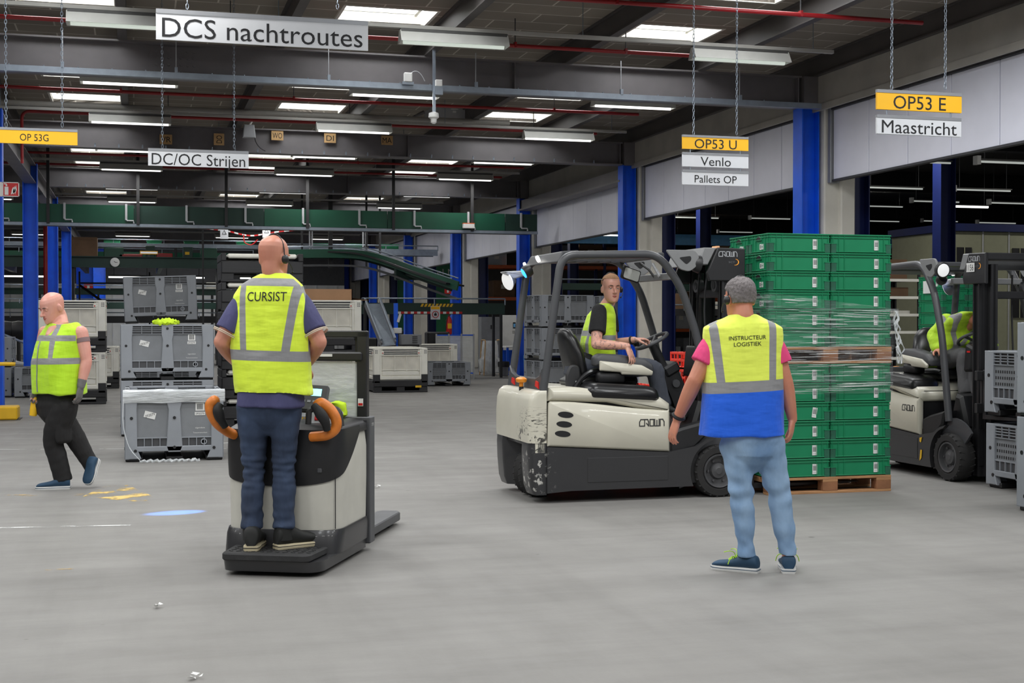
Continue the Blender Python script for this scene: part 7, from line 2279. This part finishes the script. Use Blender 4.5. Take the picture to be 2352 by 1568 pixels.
# curved green conveyor and the straight one behind it, right of the man on the truck
pth = cat([P(640, 583, 41), P(760, 582, 41), P(830, 585, 40.5), P(890, 600, 40), P(950, 622, 39), P(1010, 643, 38), P(1052, 657, 37.4)], 6)
r = thing('curved_conveyor', 'green conveyor that curves down behind the white bins', 'conveyor', (0, 0, 0))
G().tube(pth, 0.1, 'conveyor_green', sq=(0.05, 0.26), up=(0, 0, 1)).obj('side_panel', r, ang=60)
G().tube([p + V((0, 0.7, 0)) for p in pth], 0.1, 'dark_green', sq=(0.05, 0.26), up=(0, 0, 1)).obj('side_panel', r, ang=60)
G().tube([p + V((0, 0.35, 0.05)) for p in pth], 0.1, 'black_plastic', sq=(0.68, 0.05), up=(0, 0, 1)).obj('belt', r, ang=60)
for dy in (-0.02, 0.72): G().tube([p + V((0, dy, 0.22)) for p in pth], 0.02, 'galvanised', 6).obj('guide_rail', r)
G().tube([p + V((0, 0.0, -0.36)) for p in pth[2:]], 0.04, 'dark_grey', sq=(0.08, 0.06), up=(0, 0, 1)).obj('under_rail', r)
for px in (694, 757, 762, 842, 873):
    q = PX(px, 600, Y=pth[0].y - 0.1); G().bx(q.x - 0.03, q.x + 0.03, q.y, q.y + 0.05, q.z - 0.2, ROOF, 'charcoal').obj('hanger', r)
G().bx(at_line(905, 39.5), at_line(990, 39.5), 39.2, 39.5, 2.75, 3.1, 'dark_green', 0.02).obj('drive_box', r)
belt('straight steel conveyor high up behind the curved green one', at_line(640, 46.5), at_line(1005, 46.5), 46.5, 4.05, 'galvanised', 0.22, None, True)
for i, px in enumerate((738, 812, 894)):
    x = at_line(px, 46.8)
    tag(G().bx(x - 0.3, x + 0.3, 46.6, 47.0, 4.023, 4.22, 'tote_green', 0.01).bx(x - 0.32, x + 0.32, 46.58, 47.02, 4.19, 4.22, 'tote_green').obj('tote'), 'green tote on the high steel conveyor behind the curved one, %s from the left' % ('first', 'second', 'third')[i], 'tote', 'totes on the high conveyor')
for px in (712, 718, 835, 841):
    q = PX(px, 560, Y=46.3); tag(G().bx(q.x - 0.02, q.x + 0.02, 46.40, 46.44, 3.9, ROOF, 'pale_grey').obj('hanger_rod'), 'thin hanger rod holding the high steel conveyor', 'rod', 'hanger rods of the high conveyor')

# barrier tape slung between the mezzanine posts with two paper notices
pts = [P(468, 524, 45), P(520, 530, 45), P(575, 541, 45), P(630, 533, 45), P(692, 527, 45)]
g = G(); pp = cat(pts, 6)
for i in range(len(pp) - 1):
    g.add([pp[i] + V((0, 0, -.025)), pp[i + 1] + V((0, 0, -.025)), pp[i + 1] + V((0, 0, .025)), pp[i] + V((0, 0, .025))], [(0, 1, 2, 3)], 'red_paint' if i % 2 else 'white_paint')
for px in (466, 694): g.bx(P(px, 524, 45).x - .03, P(px, 524, 45).x + .03, P(px, 524, 45).y, P(px, 524, 45).y + .05, 0, ROOF - 0.02, 'black_plastic')
g.tube(cat([P(560, 538, 44.9), P(562, 556, 44.9), P(578, 562, 44.9), P(592, 550, 44.9)], 5), .02, 'red_paint', 5)
bt = tag(g.obj('barrier_tape', ang=0), 'red and white tape slung high up behind the head of the man on the truck', 'tape')
for px, py, nm in ((515, 536, 'farther from the bald head'), (612, 533, 'just above the bald head')):
    q = P(px, py, 44.8)
    g = G().box(q, (0.26, 0.006, 0.36), 'sign_white').tube([q + V((0.08 * math.cos(a), -0.006, 0.02 + 0.08 * math.sin(a))) for a in (PI / 2, PI * 7 / 6, PI * 11 / 6)], .012, 'ink', 4, closed=True)
    tag(g.obj('notice'), 'white paper notice with a triangle on the high tape, ' + nm, 'notice')

# low transport line in front of the openings
YB2 = 35.5
zb = PX(1000, 706, Y=YB2).z
line = belt('dark transport line with a railing behind the white bins', at_line(830, YB2), 9.7, YB2, zb + 0.12, 'dark_green', 0.30, 2.4, True, 0.8)
g = G()
for i in range(9): g.prism([(at_line(965, YB2) + i * 0.1, zb + 0.02), (at_line(965, YB2) + i * 0.1 + 0.06, zb + 0.02), (at_line(965, YB2) + i * 0.1 + 0.1, zb + 0.1), (at_line(965, YB2) + i * 0.1 + 0.04, zb + 0.1)], 'xz', YB2 - 0.045, YB2 - 0.032, 'hazard_yellow')
tag(g.obj('hazard_strip'), 'yellow hazard stripes on the dark transport line', 'strip')
g = G(); x0, x1 = at_line(912, YB2), at_line(1060, YB2); z = PX(1000, 718, Y=YB2).z
for i in range(20): g.bx(x0 + (x1 - x0) * i / 20, x0 + (x1 - x0) * (i + 1) / 20, YB2 - 0.09, YB2 - 0.08, z - 0.03, z + 0.03, 'red_paint' if i % 2 else 'white_paint')
tag(g.obj('barrier_tape'), 'red and white barrier tape stretched below the transport line', 'tape')
q = PX(1000, 718, Y=YB2 - 0.12)
s_ = thing('warning_sign', 'white no-touching sign with a yellow head on the barrier tape', 'sign', q)
G().box((0, 0, 0), (0.26, 0.01, 0.36), 'sign_white').box((0, -0.006, 0.13), (0.24, 0.004, 0.08), 'sign_yellow').obj('plate', s_)
g = G().tube([V((0.085 * math.cos(a), -0.008, -0.045 + 0.085 * math.sin(a))) for a in [2 * PI * i / 24 for i in range(24)]], 0.010, 'red_paint', 6, closed=True).box((0, -0.008, -0.05), (0.07, 0.004, 0.06), 'ink', 0.002).box((0.0, -0.008, -0.01), (0.018, 0.004, 0.05), 'ink')
g.obj('symbol', s_)
c = thing('chute', 'silver sloping slide leading down from the dark transport line', 'chute', (0, 0, 0))
a0, a1, b0, b1 = P(839, 697, 32.5), P(873, 697, 32.5), P(876, 792, 31.3), P(908, 789, 31.3)
G().add([a0, a1, b1, b0, a0 - V((0, 0, .03)), a1 - V((0, 0, .03)), b1 - V((0, 0, .03)), b0 - V((0, 0, .03))], [(0, 1, 2, 3), (7, 6, 5, 4), (0, 3, 7, 4), (1, 5, 6, 2), (0, 4, 5, 1), (3, 2, 6, 7)], 'galvanised').obj('slide', c, ang=0)
for p, q in ((a0, b0), (a1, b1)):
    G().tube([p + V((0, 0, .12)), q + V((0, 0, .12))], 0.03, 'galvanised', 6).obj('side_rail', c); G().tube([p, q], 0.05, 'mid_grey', sq=(0.03, 0.14)).obj('side_plate', c)
for p in (a0, a1, b0, b1): G().bx(p.x - .03, p.x + .03, p.y + .02, p.y + .08, 0, p.z - .03, 'charcoal').obj('leg', c)
q = F(909, 850); q = PX(909, 740, Y=31.4)
c = thing('sensor_post', 'thin blue post with a white box beside the sloping slide', 'post', (q.x, 31.4, 0))
zt, zm = PX(909, 696, Y=31.4).z, PX(909, 759, Y=31.4).z
G().bx(-0.045, 0.045, -0.04, 0.04, 0, zt, 'blue_steel').obj('pole', c)
G().box((0.02, -0.09, zm), (0.2, 0.1, 0.13), 'white_paint', 0.01).obj('control_box', c)
G().box((0.07, -0.06, zt - 0.35), (0.06, 0.02, 0.2), 'paper', 0, MX.Rotation(0.3, 3, 'Y')).obj('tag_card', c)
q = PX(950, 790, Y=30.5)
g = G().box((q.x, 30.9, 1.10), (0.48, 0.3, 0.24), 'mid_grey', 0.01).bx(q.x - 0.2, q.x + 0.2, 30.8, 31.0, 0, 0.98, 'charcoal')
for i in range(4): g.bx(q.x + 0.02, q.x + 0.14, 30.74, 30.75, 1.02 + i * 0.045, 1.04 + i * 0.045, 'charcoal')
tag(g.obj('motor_box'), 'grey slotted motor box above the white bins', 'motor')
for i, (px, w, z0, z1) in enumerate(((846, 0.4, 0.2, 1.1), (900, 0.55, 0.4, 1.3), (1004, 0.6, 0.5, 1.25), (955, 0.42, 0.3, 0.9))):
    x = at_line(px, 34.9)
    g = G().bx(x - w / 2, x + w / 2, 34.7, 35.1, z0, z1, 'black_plastic', 0.03).bx(x - w / 2 + 0.08, x + w / 2 - 0.1, 34.67, 34.7, z0 + 0.2, z1 - 0.3, 'charcoal').bx(x - w * .4, x - w * .4 + .06, 34.8, 34.9, 0, z0 + 0.02, 'charcoal').bx(x + w * .4, x + w * .4 + .06, 34.8, 34.9, 0, z0 + 0.02, 'charcoal')
    tag(g.obj('sorting_machine'), 'black machine housing %s under the transport line' % ('beside the slide foot', 'behind the sloping slide', 'right of the blue post', 'below the grey motor box')[i], 'machine')
# fire extinguisher, its sign, the green board
q = PX(1031, 768, Y=43.25); q.x = 9.93
c = thing('fire_extinguisher', 'red fire extinguisher standing against the blue column', 'fire extinguisher', (q.x, 43.25, q.z)); c.scale = (1.3, 1.3, 1.3)
G().lathe([(0.06, 0), (0.075, 0.02), (0.075, 0.36), (0.05, 0.43), (0.02, 0.45), (0.02, 0.48)], (0, 0, 0), 'red_paint', n=16).obj('cylinder', c)
G().box((0, -0.03, 0.5), (0.05, 0.12, 0.03), 'black_plastic').tube(bez((0, -0.06, 0.5), (-0.1, -0.08, 0.45), (-0.09, -0.05, 0.1), 6), 0.012, 'black_plastic', 6).obj('valve', c)
G().bx(-0.05, 0.05, -0.078, -0.072, 0.15, 0.28, 'sign_yellow').obj('label_plate', c)
G().bx(-0.07, 0.07, 0.02, 0.09, -0.05, 0, 'charcoal').bx(-0.03, 0.03, 0.04, 0.09, -q.z / 1.3, 0, 'charcoal').obj('bracket', c)
q = PX(1027, 667, Y=43.28); q.x = 9.90
tag(G().box(q, (0.22, 0.012, 0.22), 'red_paint').box(q + V((0, -0.008, 0)), (0.06, 0.004, 0.14), 'white_paint').obj('fire_sign'), 'small red fire sign high on the blue column', 'sign')
struct_y = 60.0
q0, q1 = PX(985, 590, Y=struct_y), PX(1050, 690, Y=struct_y)
b_ = tag(G().bx(11.4, 14.8, struct_y, struct_y + 0.1, 0.0, 4.4, 'tote_green').obj('green_board'), 'big green board with white words beyond the opening', 'board')
g = G(); put_text(g, 'chsel N', (13.3, struct_y - 0.006, PX(1010, 624, Y=struct_y).z), (1, 0, 0), (0, 0, 1), 0.30, 'paper', 1.5)
g.obj('lettering', b_, ang=0)
# cabinets, bag stand, waste bin, workbench
q = F(1118, 858)
q.x += 0.22
tag(G().bx(q.x - 0.2, q.x + 0.36, q.y + 0.7, q.y + 1.1, 0, 1.66, 'mid_grey', 0.01).bx(q.x + 0.08, q.x + 0.2, q.y + 0.69, q.y + 0.7, 1.3, 1.42, 'ink').obj('cabinet'), 'grey machine cabinet with a dark square by the bag stand', 'cabinet')
q = F(1166, 858)
q.x += 0.62
c = thing('control_cabinet', 'tall pale control cabinet with a small screen behind the workbench', 'cabinet', (q.x, q.y + 1.7, 0))
G().bx(-0.30, 0.28, 0, 0.35, 0, 1.72, 'white_paint', 0.012).obj('body', c)
G().bx(0.02, 0.1, -0.012, 0, 1.32, 1.5, 'ink').bx(0.03, 0.09, -0.014, -0.012, 1.35, 1.46, 'sky_blue_steel').obj('screen', c)
g = G()
for i in range(6): g.cyl((0.02 + (i % 3) * 0.04, 0.0, 1.18 + (i // 3) * 0.05), (0.02 + (i % 3) * 0.04, -0.012, 1.18 + (i // 3) * 0.05), 0.012, 'charcoal', n=8)
g.obj('button', c)
q = F(1130, 862)
c = thing('bag_stand', 'yellow tube stand holding a big clear plastic waste bag', 'bag stand', (q.x, q.y, 0))
for x in (-0.23, 0.22):
    G().tube(rounded([(x - 0.02, -0.05, 0), (x + 0.04, 0.0, 1.0), (x + 0.04, 0.45, 1.0), (x, 0.5, 0)], 0.08), 0.016, 'wood_board', 8).obj('frame', c)
rs = []
for i in range(15):
    t = i / 14; z = 0.98 - t * 0.95
    w = 0.20 + 0.05 * math.sin(t * PI) + (0.08 if 0.55 < t < 0.97 else 0) - (0.1 if t > .98 else 0)
    rs.append([V((w * math.cos(a) * (1 + .12 * NZ.noise(V((a * 2, t * 6, 3)))), 0.22 + w * .8 * math.sin(a) * (1 + .12 * NZ.noise(V((a * 2, t * 6, 9)))), z)) for a in [2 * PI * k / 24 for k in range(24)]])
G().rings(rs, 'bag_film', c0=False).obj('plastic_bag', c, ang=60, label='clear crumpled plastic bag')
q = F(1160, 864)
c = thing('waste_bin', 'grey waste bin with a black liner next to the bag stand', 'bin', (q.x, q.y + 0.15, 0))
G().lathe([(0.11, 0), (0.125, 0.01), (0.155, 0.34), (0.15, 0.345)], (0, 0, 0), 'mid_grey', n=20).obj('body', c)
G().lathe([(0.16, 0.26), (0.168, 0.34), (0.16, 0.40), (0.13, 0.41), (0.12, 0.36)], (0, 0, 0), 'black_plastic', n=20, cap=False).obj('liner', c, label='black bag liner')
q = F(1166, 862)
c = thing('workbench', 'blue workbench with a pale top behind the forklift', 'workbench', (q.x + 0.55, q.y + 0.5, 0))
G().bx(-0.55, 0.55, -0.35, 0.35, 0.78, 0.82, 'white_paint', 0.006).obj('worktop', c)
for x in (-0.5, 0.5):
    for y in (-0.3, 0.3): G().bx(x - 0.03, x + 0.03, y - 0.03, y + 0.03, 0, 0.78, 'blue_steel').obj('leg', c)
G().bx(-0.5, 0.5, 0.25, 0.3, 0.1, 0.7, 'blue_steel').obj('back_panel', c)
for i in range(2): G().bx(-0.15, 0.48, -0.3, 0.2, 0.28 + i * 0.22, 0.46 + i * 0.22, 'white_paint', 0.006).obj('drawer', c)
q = F(1224, 868)
c = thing('hand_trolley', 'light blue tubular trolley beside the workbench', 'trolley', (q.x, q.y, 0))
for y in (0, 0.4): G().tube(rounded([(0.15, y, 0.14), (-0.12, y, 0.14), (-0.14, y, 0.62), (0.15, y, 0.64)], 0.05), 0.014, 'sky_blue_steel', 6).obj('frame', c)
for z in (0.2, 0.6): G().bx(-0.12, 0.3, 0, 0.4, z, z + 0.03, 'pale_grey').obj('shelf', c)
for x, y in ((-0.1, 0.03), (0.25, 0.03), (-0.1, 0.37), (0.25, 0.37)): G().cyl((x, y - 0.015, 0.05), (x, y + 0.015, 0.05), 0.05, 'black_rubber', n=12).bx(x - 0.01, x + 0.01, y - 0.01, y + 0.01, 0.05, 0.2, 'charcoal').obj('caster', c)
# fence panels with blue frames
q0, q1 = at_line(1002, 34.5), at_line(1088, 34.5)
c = thing('guard_fence', 'low clear guard fence with blue rails behind the white bins', 'fence', (q0, 34.5, 0))
L = q1 - q0
for z in (0.15, 1.15): G().bx(0, L, -0.015, 0.015, z, z + 0.03, 'blue_steel').obj('rail', c)
for i in range(4): G().bx(L * i / 3 - 0.02, L * i / 3 + 0.02, -0.02, 0.02, 0, 1.2, 'pale_grey').obj('post', c)
G().bx(0, L, -0.004, 0.004, 0.18, 1.15, 'plexiglass').obj('panel', c)

# red crates behind the forklift
for px, zc, n, lab in ((1588, 13.6, 7, 'beside the lift mast'), (1536, 13.9, 4, 'seen past the steering column'), (1293, 13.9, 5, 'behind the driver seat'), (1452, 14.1, 5, 'behind the armrest')):
    q = P(px, 800, zc)
    for i in range(n):
        z = i * 0.172
        g = G().bx(-0.15, 0.15, -0.2, 0.2, 0.0, 0.02, 'red_crate')
        for T, wd in sides(g, 0.3, 0.4):
            g.T = T; e = wd / 2
            for zz in (0.0, 0.075, 0.145): g.bx(-e, e, 0, 0.012, zz, zz + 0.025, 'red_crate', 0.003)
            for k in range(5): g.bx(-e + (wd - 0.02) * k / 4, -e + (wd - 0.02) * k / 4 + 0.02, 0.001, 0.012, 0, 0.17, 'red_crate')
        g.T = None
        o = g.obj('red_crate'); o.location = (q.x, q.y, z)
        tag(o, 'red open-sided crate %s, %s of its stack' % (lab, ['lowest', 'second', 'third', 'fourth', 'fifth', 'sixth', 'topmost'][i]), 'crate', 'red crates behind the forklift')

# ---------------------------------------------------------------- the second hall beyond the openings
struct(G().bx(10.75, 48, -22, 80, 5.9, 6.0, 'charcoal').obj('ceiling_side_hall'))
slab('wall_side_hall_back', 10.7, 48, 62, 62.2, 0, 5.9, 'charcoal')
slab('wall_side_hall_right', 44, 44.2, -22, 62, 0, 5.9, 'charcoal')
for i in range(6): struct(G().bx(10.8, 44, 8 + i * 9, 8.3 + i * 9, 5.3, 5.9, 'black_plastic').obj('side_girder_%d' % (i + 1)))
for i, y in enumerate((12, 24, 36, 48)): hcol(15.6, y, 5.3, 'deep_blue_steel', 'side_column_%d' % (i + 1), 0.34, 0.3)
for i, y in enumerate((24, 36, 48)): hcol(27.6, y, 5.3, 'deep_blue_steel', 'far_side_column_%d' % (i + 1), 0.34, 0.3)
n = 0
for px, py, zc, lit in ((2055, 432, 30, 0), (2258, 437, 30, 0), (2335, 374, 22, 0), (2025, 474, 40, 0), (2150, 463, 36, 0), (2212, 474, 33, 1), (2330, 467, 34, 0), (2070, 345, 24, 0), (2110, 372, 26, 0), (2160, 508, 48, 0), (2025, 508, 48, 0), (1770, 502, 44, 0), (1668, 452, 34, 0), (1690, 533, 52, 0), (1590, 545, 52, 0), (1408, 540, 46, 1), (1600, 500, 40, 0), (2290, 512, 44, 0), (1730, 563, 55, 0)):
    q = P(px, py, zc); n += 1
    c = thing('side_lamp', ('bright lit' if lit else 'dim') + ' tube lamp in the dark second hall, ' + ('above the grey boxes' if px > 2180 else 'above the green crates' if px > 2000 else 'behind the Venlo sign' if px > 1560 else 'behind the driver'), 'lamp', q, 0, 'lamps of the second hall')
    G().cyl((-0.7, 0, 0), (0.7, 0, 0), 0.03 if lit else 0.018, 'tube_glow' if lit else 'side_tube', n=8).obj('tube', c)
    G().bx(-0.72, 0.72, -0.04, 0.04, 0.02, 0.045, 'lamp_housing').box((-0.74, 0, 0.02), (0.07, 0.12, 0.14), 'white_paint').obj('housing', c)
    for x in (-0.6, 0.6): G().cyl((x, 0, 0.045), (x, 0, 5.9 - q.z), 0.008, 'dark_grey', n=5).obj('hanger', c)
struct(G().bx(11.5, 40, 44.6, 44.9, 4.25, 4.62, 'sky_blue_steel').obj('side_beam_1'))
# pallet racking with cartons
c = thing('pallet_rack', 'orange and blue pallet racking in the dark second hall', 'rack', (0, 49, 0))
X0, X1 = 11.6, 26.0
for z in (1.25, 2.45, 3.65):
    for y in (0, 1.0): G().bx(X0, X1, y - 0.03, y + 0.03, z - 0.12, z, 'orange_steel').obj('beam', c, label='orange beam')
    G().bx(X0, X1, 0.0, 1.0, z - 0.02, z, 'charcoal').obj('shelf', c)
x = X0
while x <= X1 + 0.1:
    for y in (0, 1.0): G().bx(x - 0.05, x + 0.05, y - 0.05, y + 0.05, 0, 4.9, 'deep_blue_steel').obj('post', c)
    x += 2.88
OR_ = 'first second third fourth fifth sixth seventh eighth ninth tenth eleventh twelfth thirteenth fourteenth fifteenth sixteenth seventeenth eighteenth nineteenth twentieth'.split()
lv = {0.0: 'floor', 1.25: 'lowest shelf', 2.45: 'middle shelf', 3.65: 'top shelf'}
ct = 0
for z in (0.0, 1.25, 2.45, 3.65):
    x = X0 + 0.2; ct = 0
    while x < X1 - 0.8:
        w = rb.uniform(0.6, 1.1); hh = rb.uniform(0.45, 0.95)
        if rb.random() < 0.82:
            m, nm = rb.choice((('brown_box', 'brown'), ('brown_box', 'brown'), ('cardboard', 'light brown'), ('mid_grey', 'grey'), ('pale_grey', 'pale')))
            g = G().bx(x, x + w, 49.1, 49.85, z + 0.001, z + hh, m, 0.01).bx(x + w * 0.35, x + w * 0.6, 49.094, 49.1, z + hh * .5, z + hh * .75, 'bin_panel')
            ct += 1
            tag(g.obj('carton'), '%s carton on the %s of the pallet racking, %s from its left end' % (nm, lv[z], OR_[ct - 1]), 'box', 'cartons on the pallet racking')
        x += w + 0.12
# a cabin with dark windows
q = P(2186, 600, 29); zt = 1.5 + (740 - 530) * 29 / FPX
c = thing('site_cabin', 'olive-green site cabin with a dark window in the second hall', 'cabin', (q.x, q.y, 0))
G().bx(0, 5.0, 0, 2.4, 0.1, zt, 'office_green', 0.02).obj('body', c)
G().bx(-0.06, 5.06, -0.06, 2.46, zt, zt + 0.16, 'deep_blue_steel').obj('roof', c)
for x in (0.12, 1.5, 2.9):
    w = G().bx(x, x + 0.36, -0.02, 0.0, 1.6, zt - 0.35, 'ink').obj('window', c)
    G().bx(x + 0.17, x + 0.19, -0.03, -0.02, 1.6, zt - 0.35, 'office_green').obj('sash', w)
for x in (0.0, 0.75, 1.4, 2.05): G().bx(x, x + 0.03, -0.012, 0.0, 0.1, zt, 'pale_grey').obj('joint_strip', c)
belt('dark conveyor in the second hall seen past the lift mast', 12.5, 24, 37.5, 1.9, 'charcoal', 0.2, 2.4, True)
belt('low dark conveyor in the second hall behind the lift mast', 12.5, 24, 39.5, 2.7, 'dark_green', 0.2, 2.4, True)
for i in range(9):
    x = 13 + i * 1.15; hh = 0.25 + 0.12 * (i % 3)
    tag(G().bx(x, x + 0.6, 37.6, 38.1, 1.872, 1.87 + hh, ('bin_panel', 'charcoal', 'brown_box')[i % 3], 0.01).obj('parcel_box'), '%s box riding on the dark conveyor of the second hall, %s from its left end' % (('pale', 'black', 'brown')[i % 3], 'first second third fourth fifth sixth seventh eighth ninth'.split()[i]), 'box', 'boxes on the second hall conveyor')
# litter on the floor
for i, (px, py, lab) in enumerate(((358, 1396, 'small scrap of white paper on the floor before the pallet truck'), (446, 1561, 'white scrap of paper at the bottom edge of the floor'), (855, 1120, 'crumpled white strap on the floor beside the truck forks'))):
    q = F(px, py); g = G()
    for k in range(5 if i < 2 else 9):
        a = rb.uniform(0, 6); l = rb.uniform(.02, .04)
        p = q + V((rb.uniform(-.02, .02) * (4 if i == 2 else 1), rb.uniform(-.02, .02), 0.004 + 0.003 * k))
        g.flat([p, p + V((math.cos(a) * l, math.sin(a) * l, .006)), p + V((math.cos(a + 1.2) * l, math.sin(a + 1.2) * l, .012))], 'paper')
    tag(g.obj('paper_scrap', ang=0), lab, 'litter')
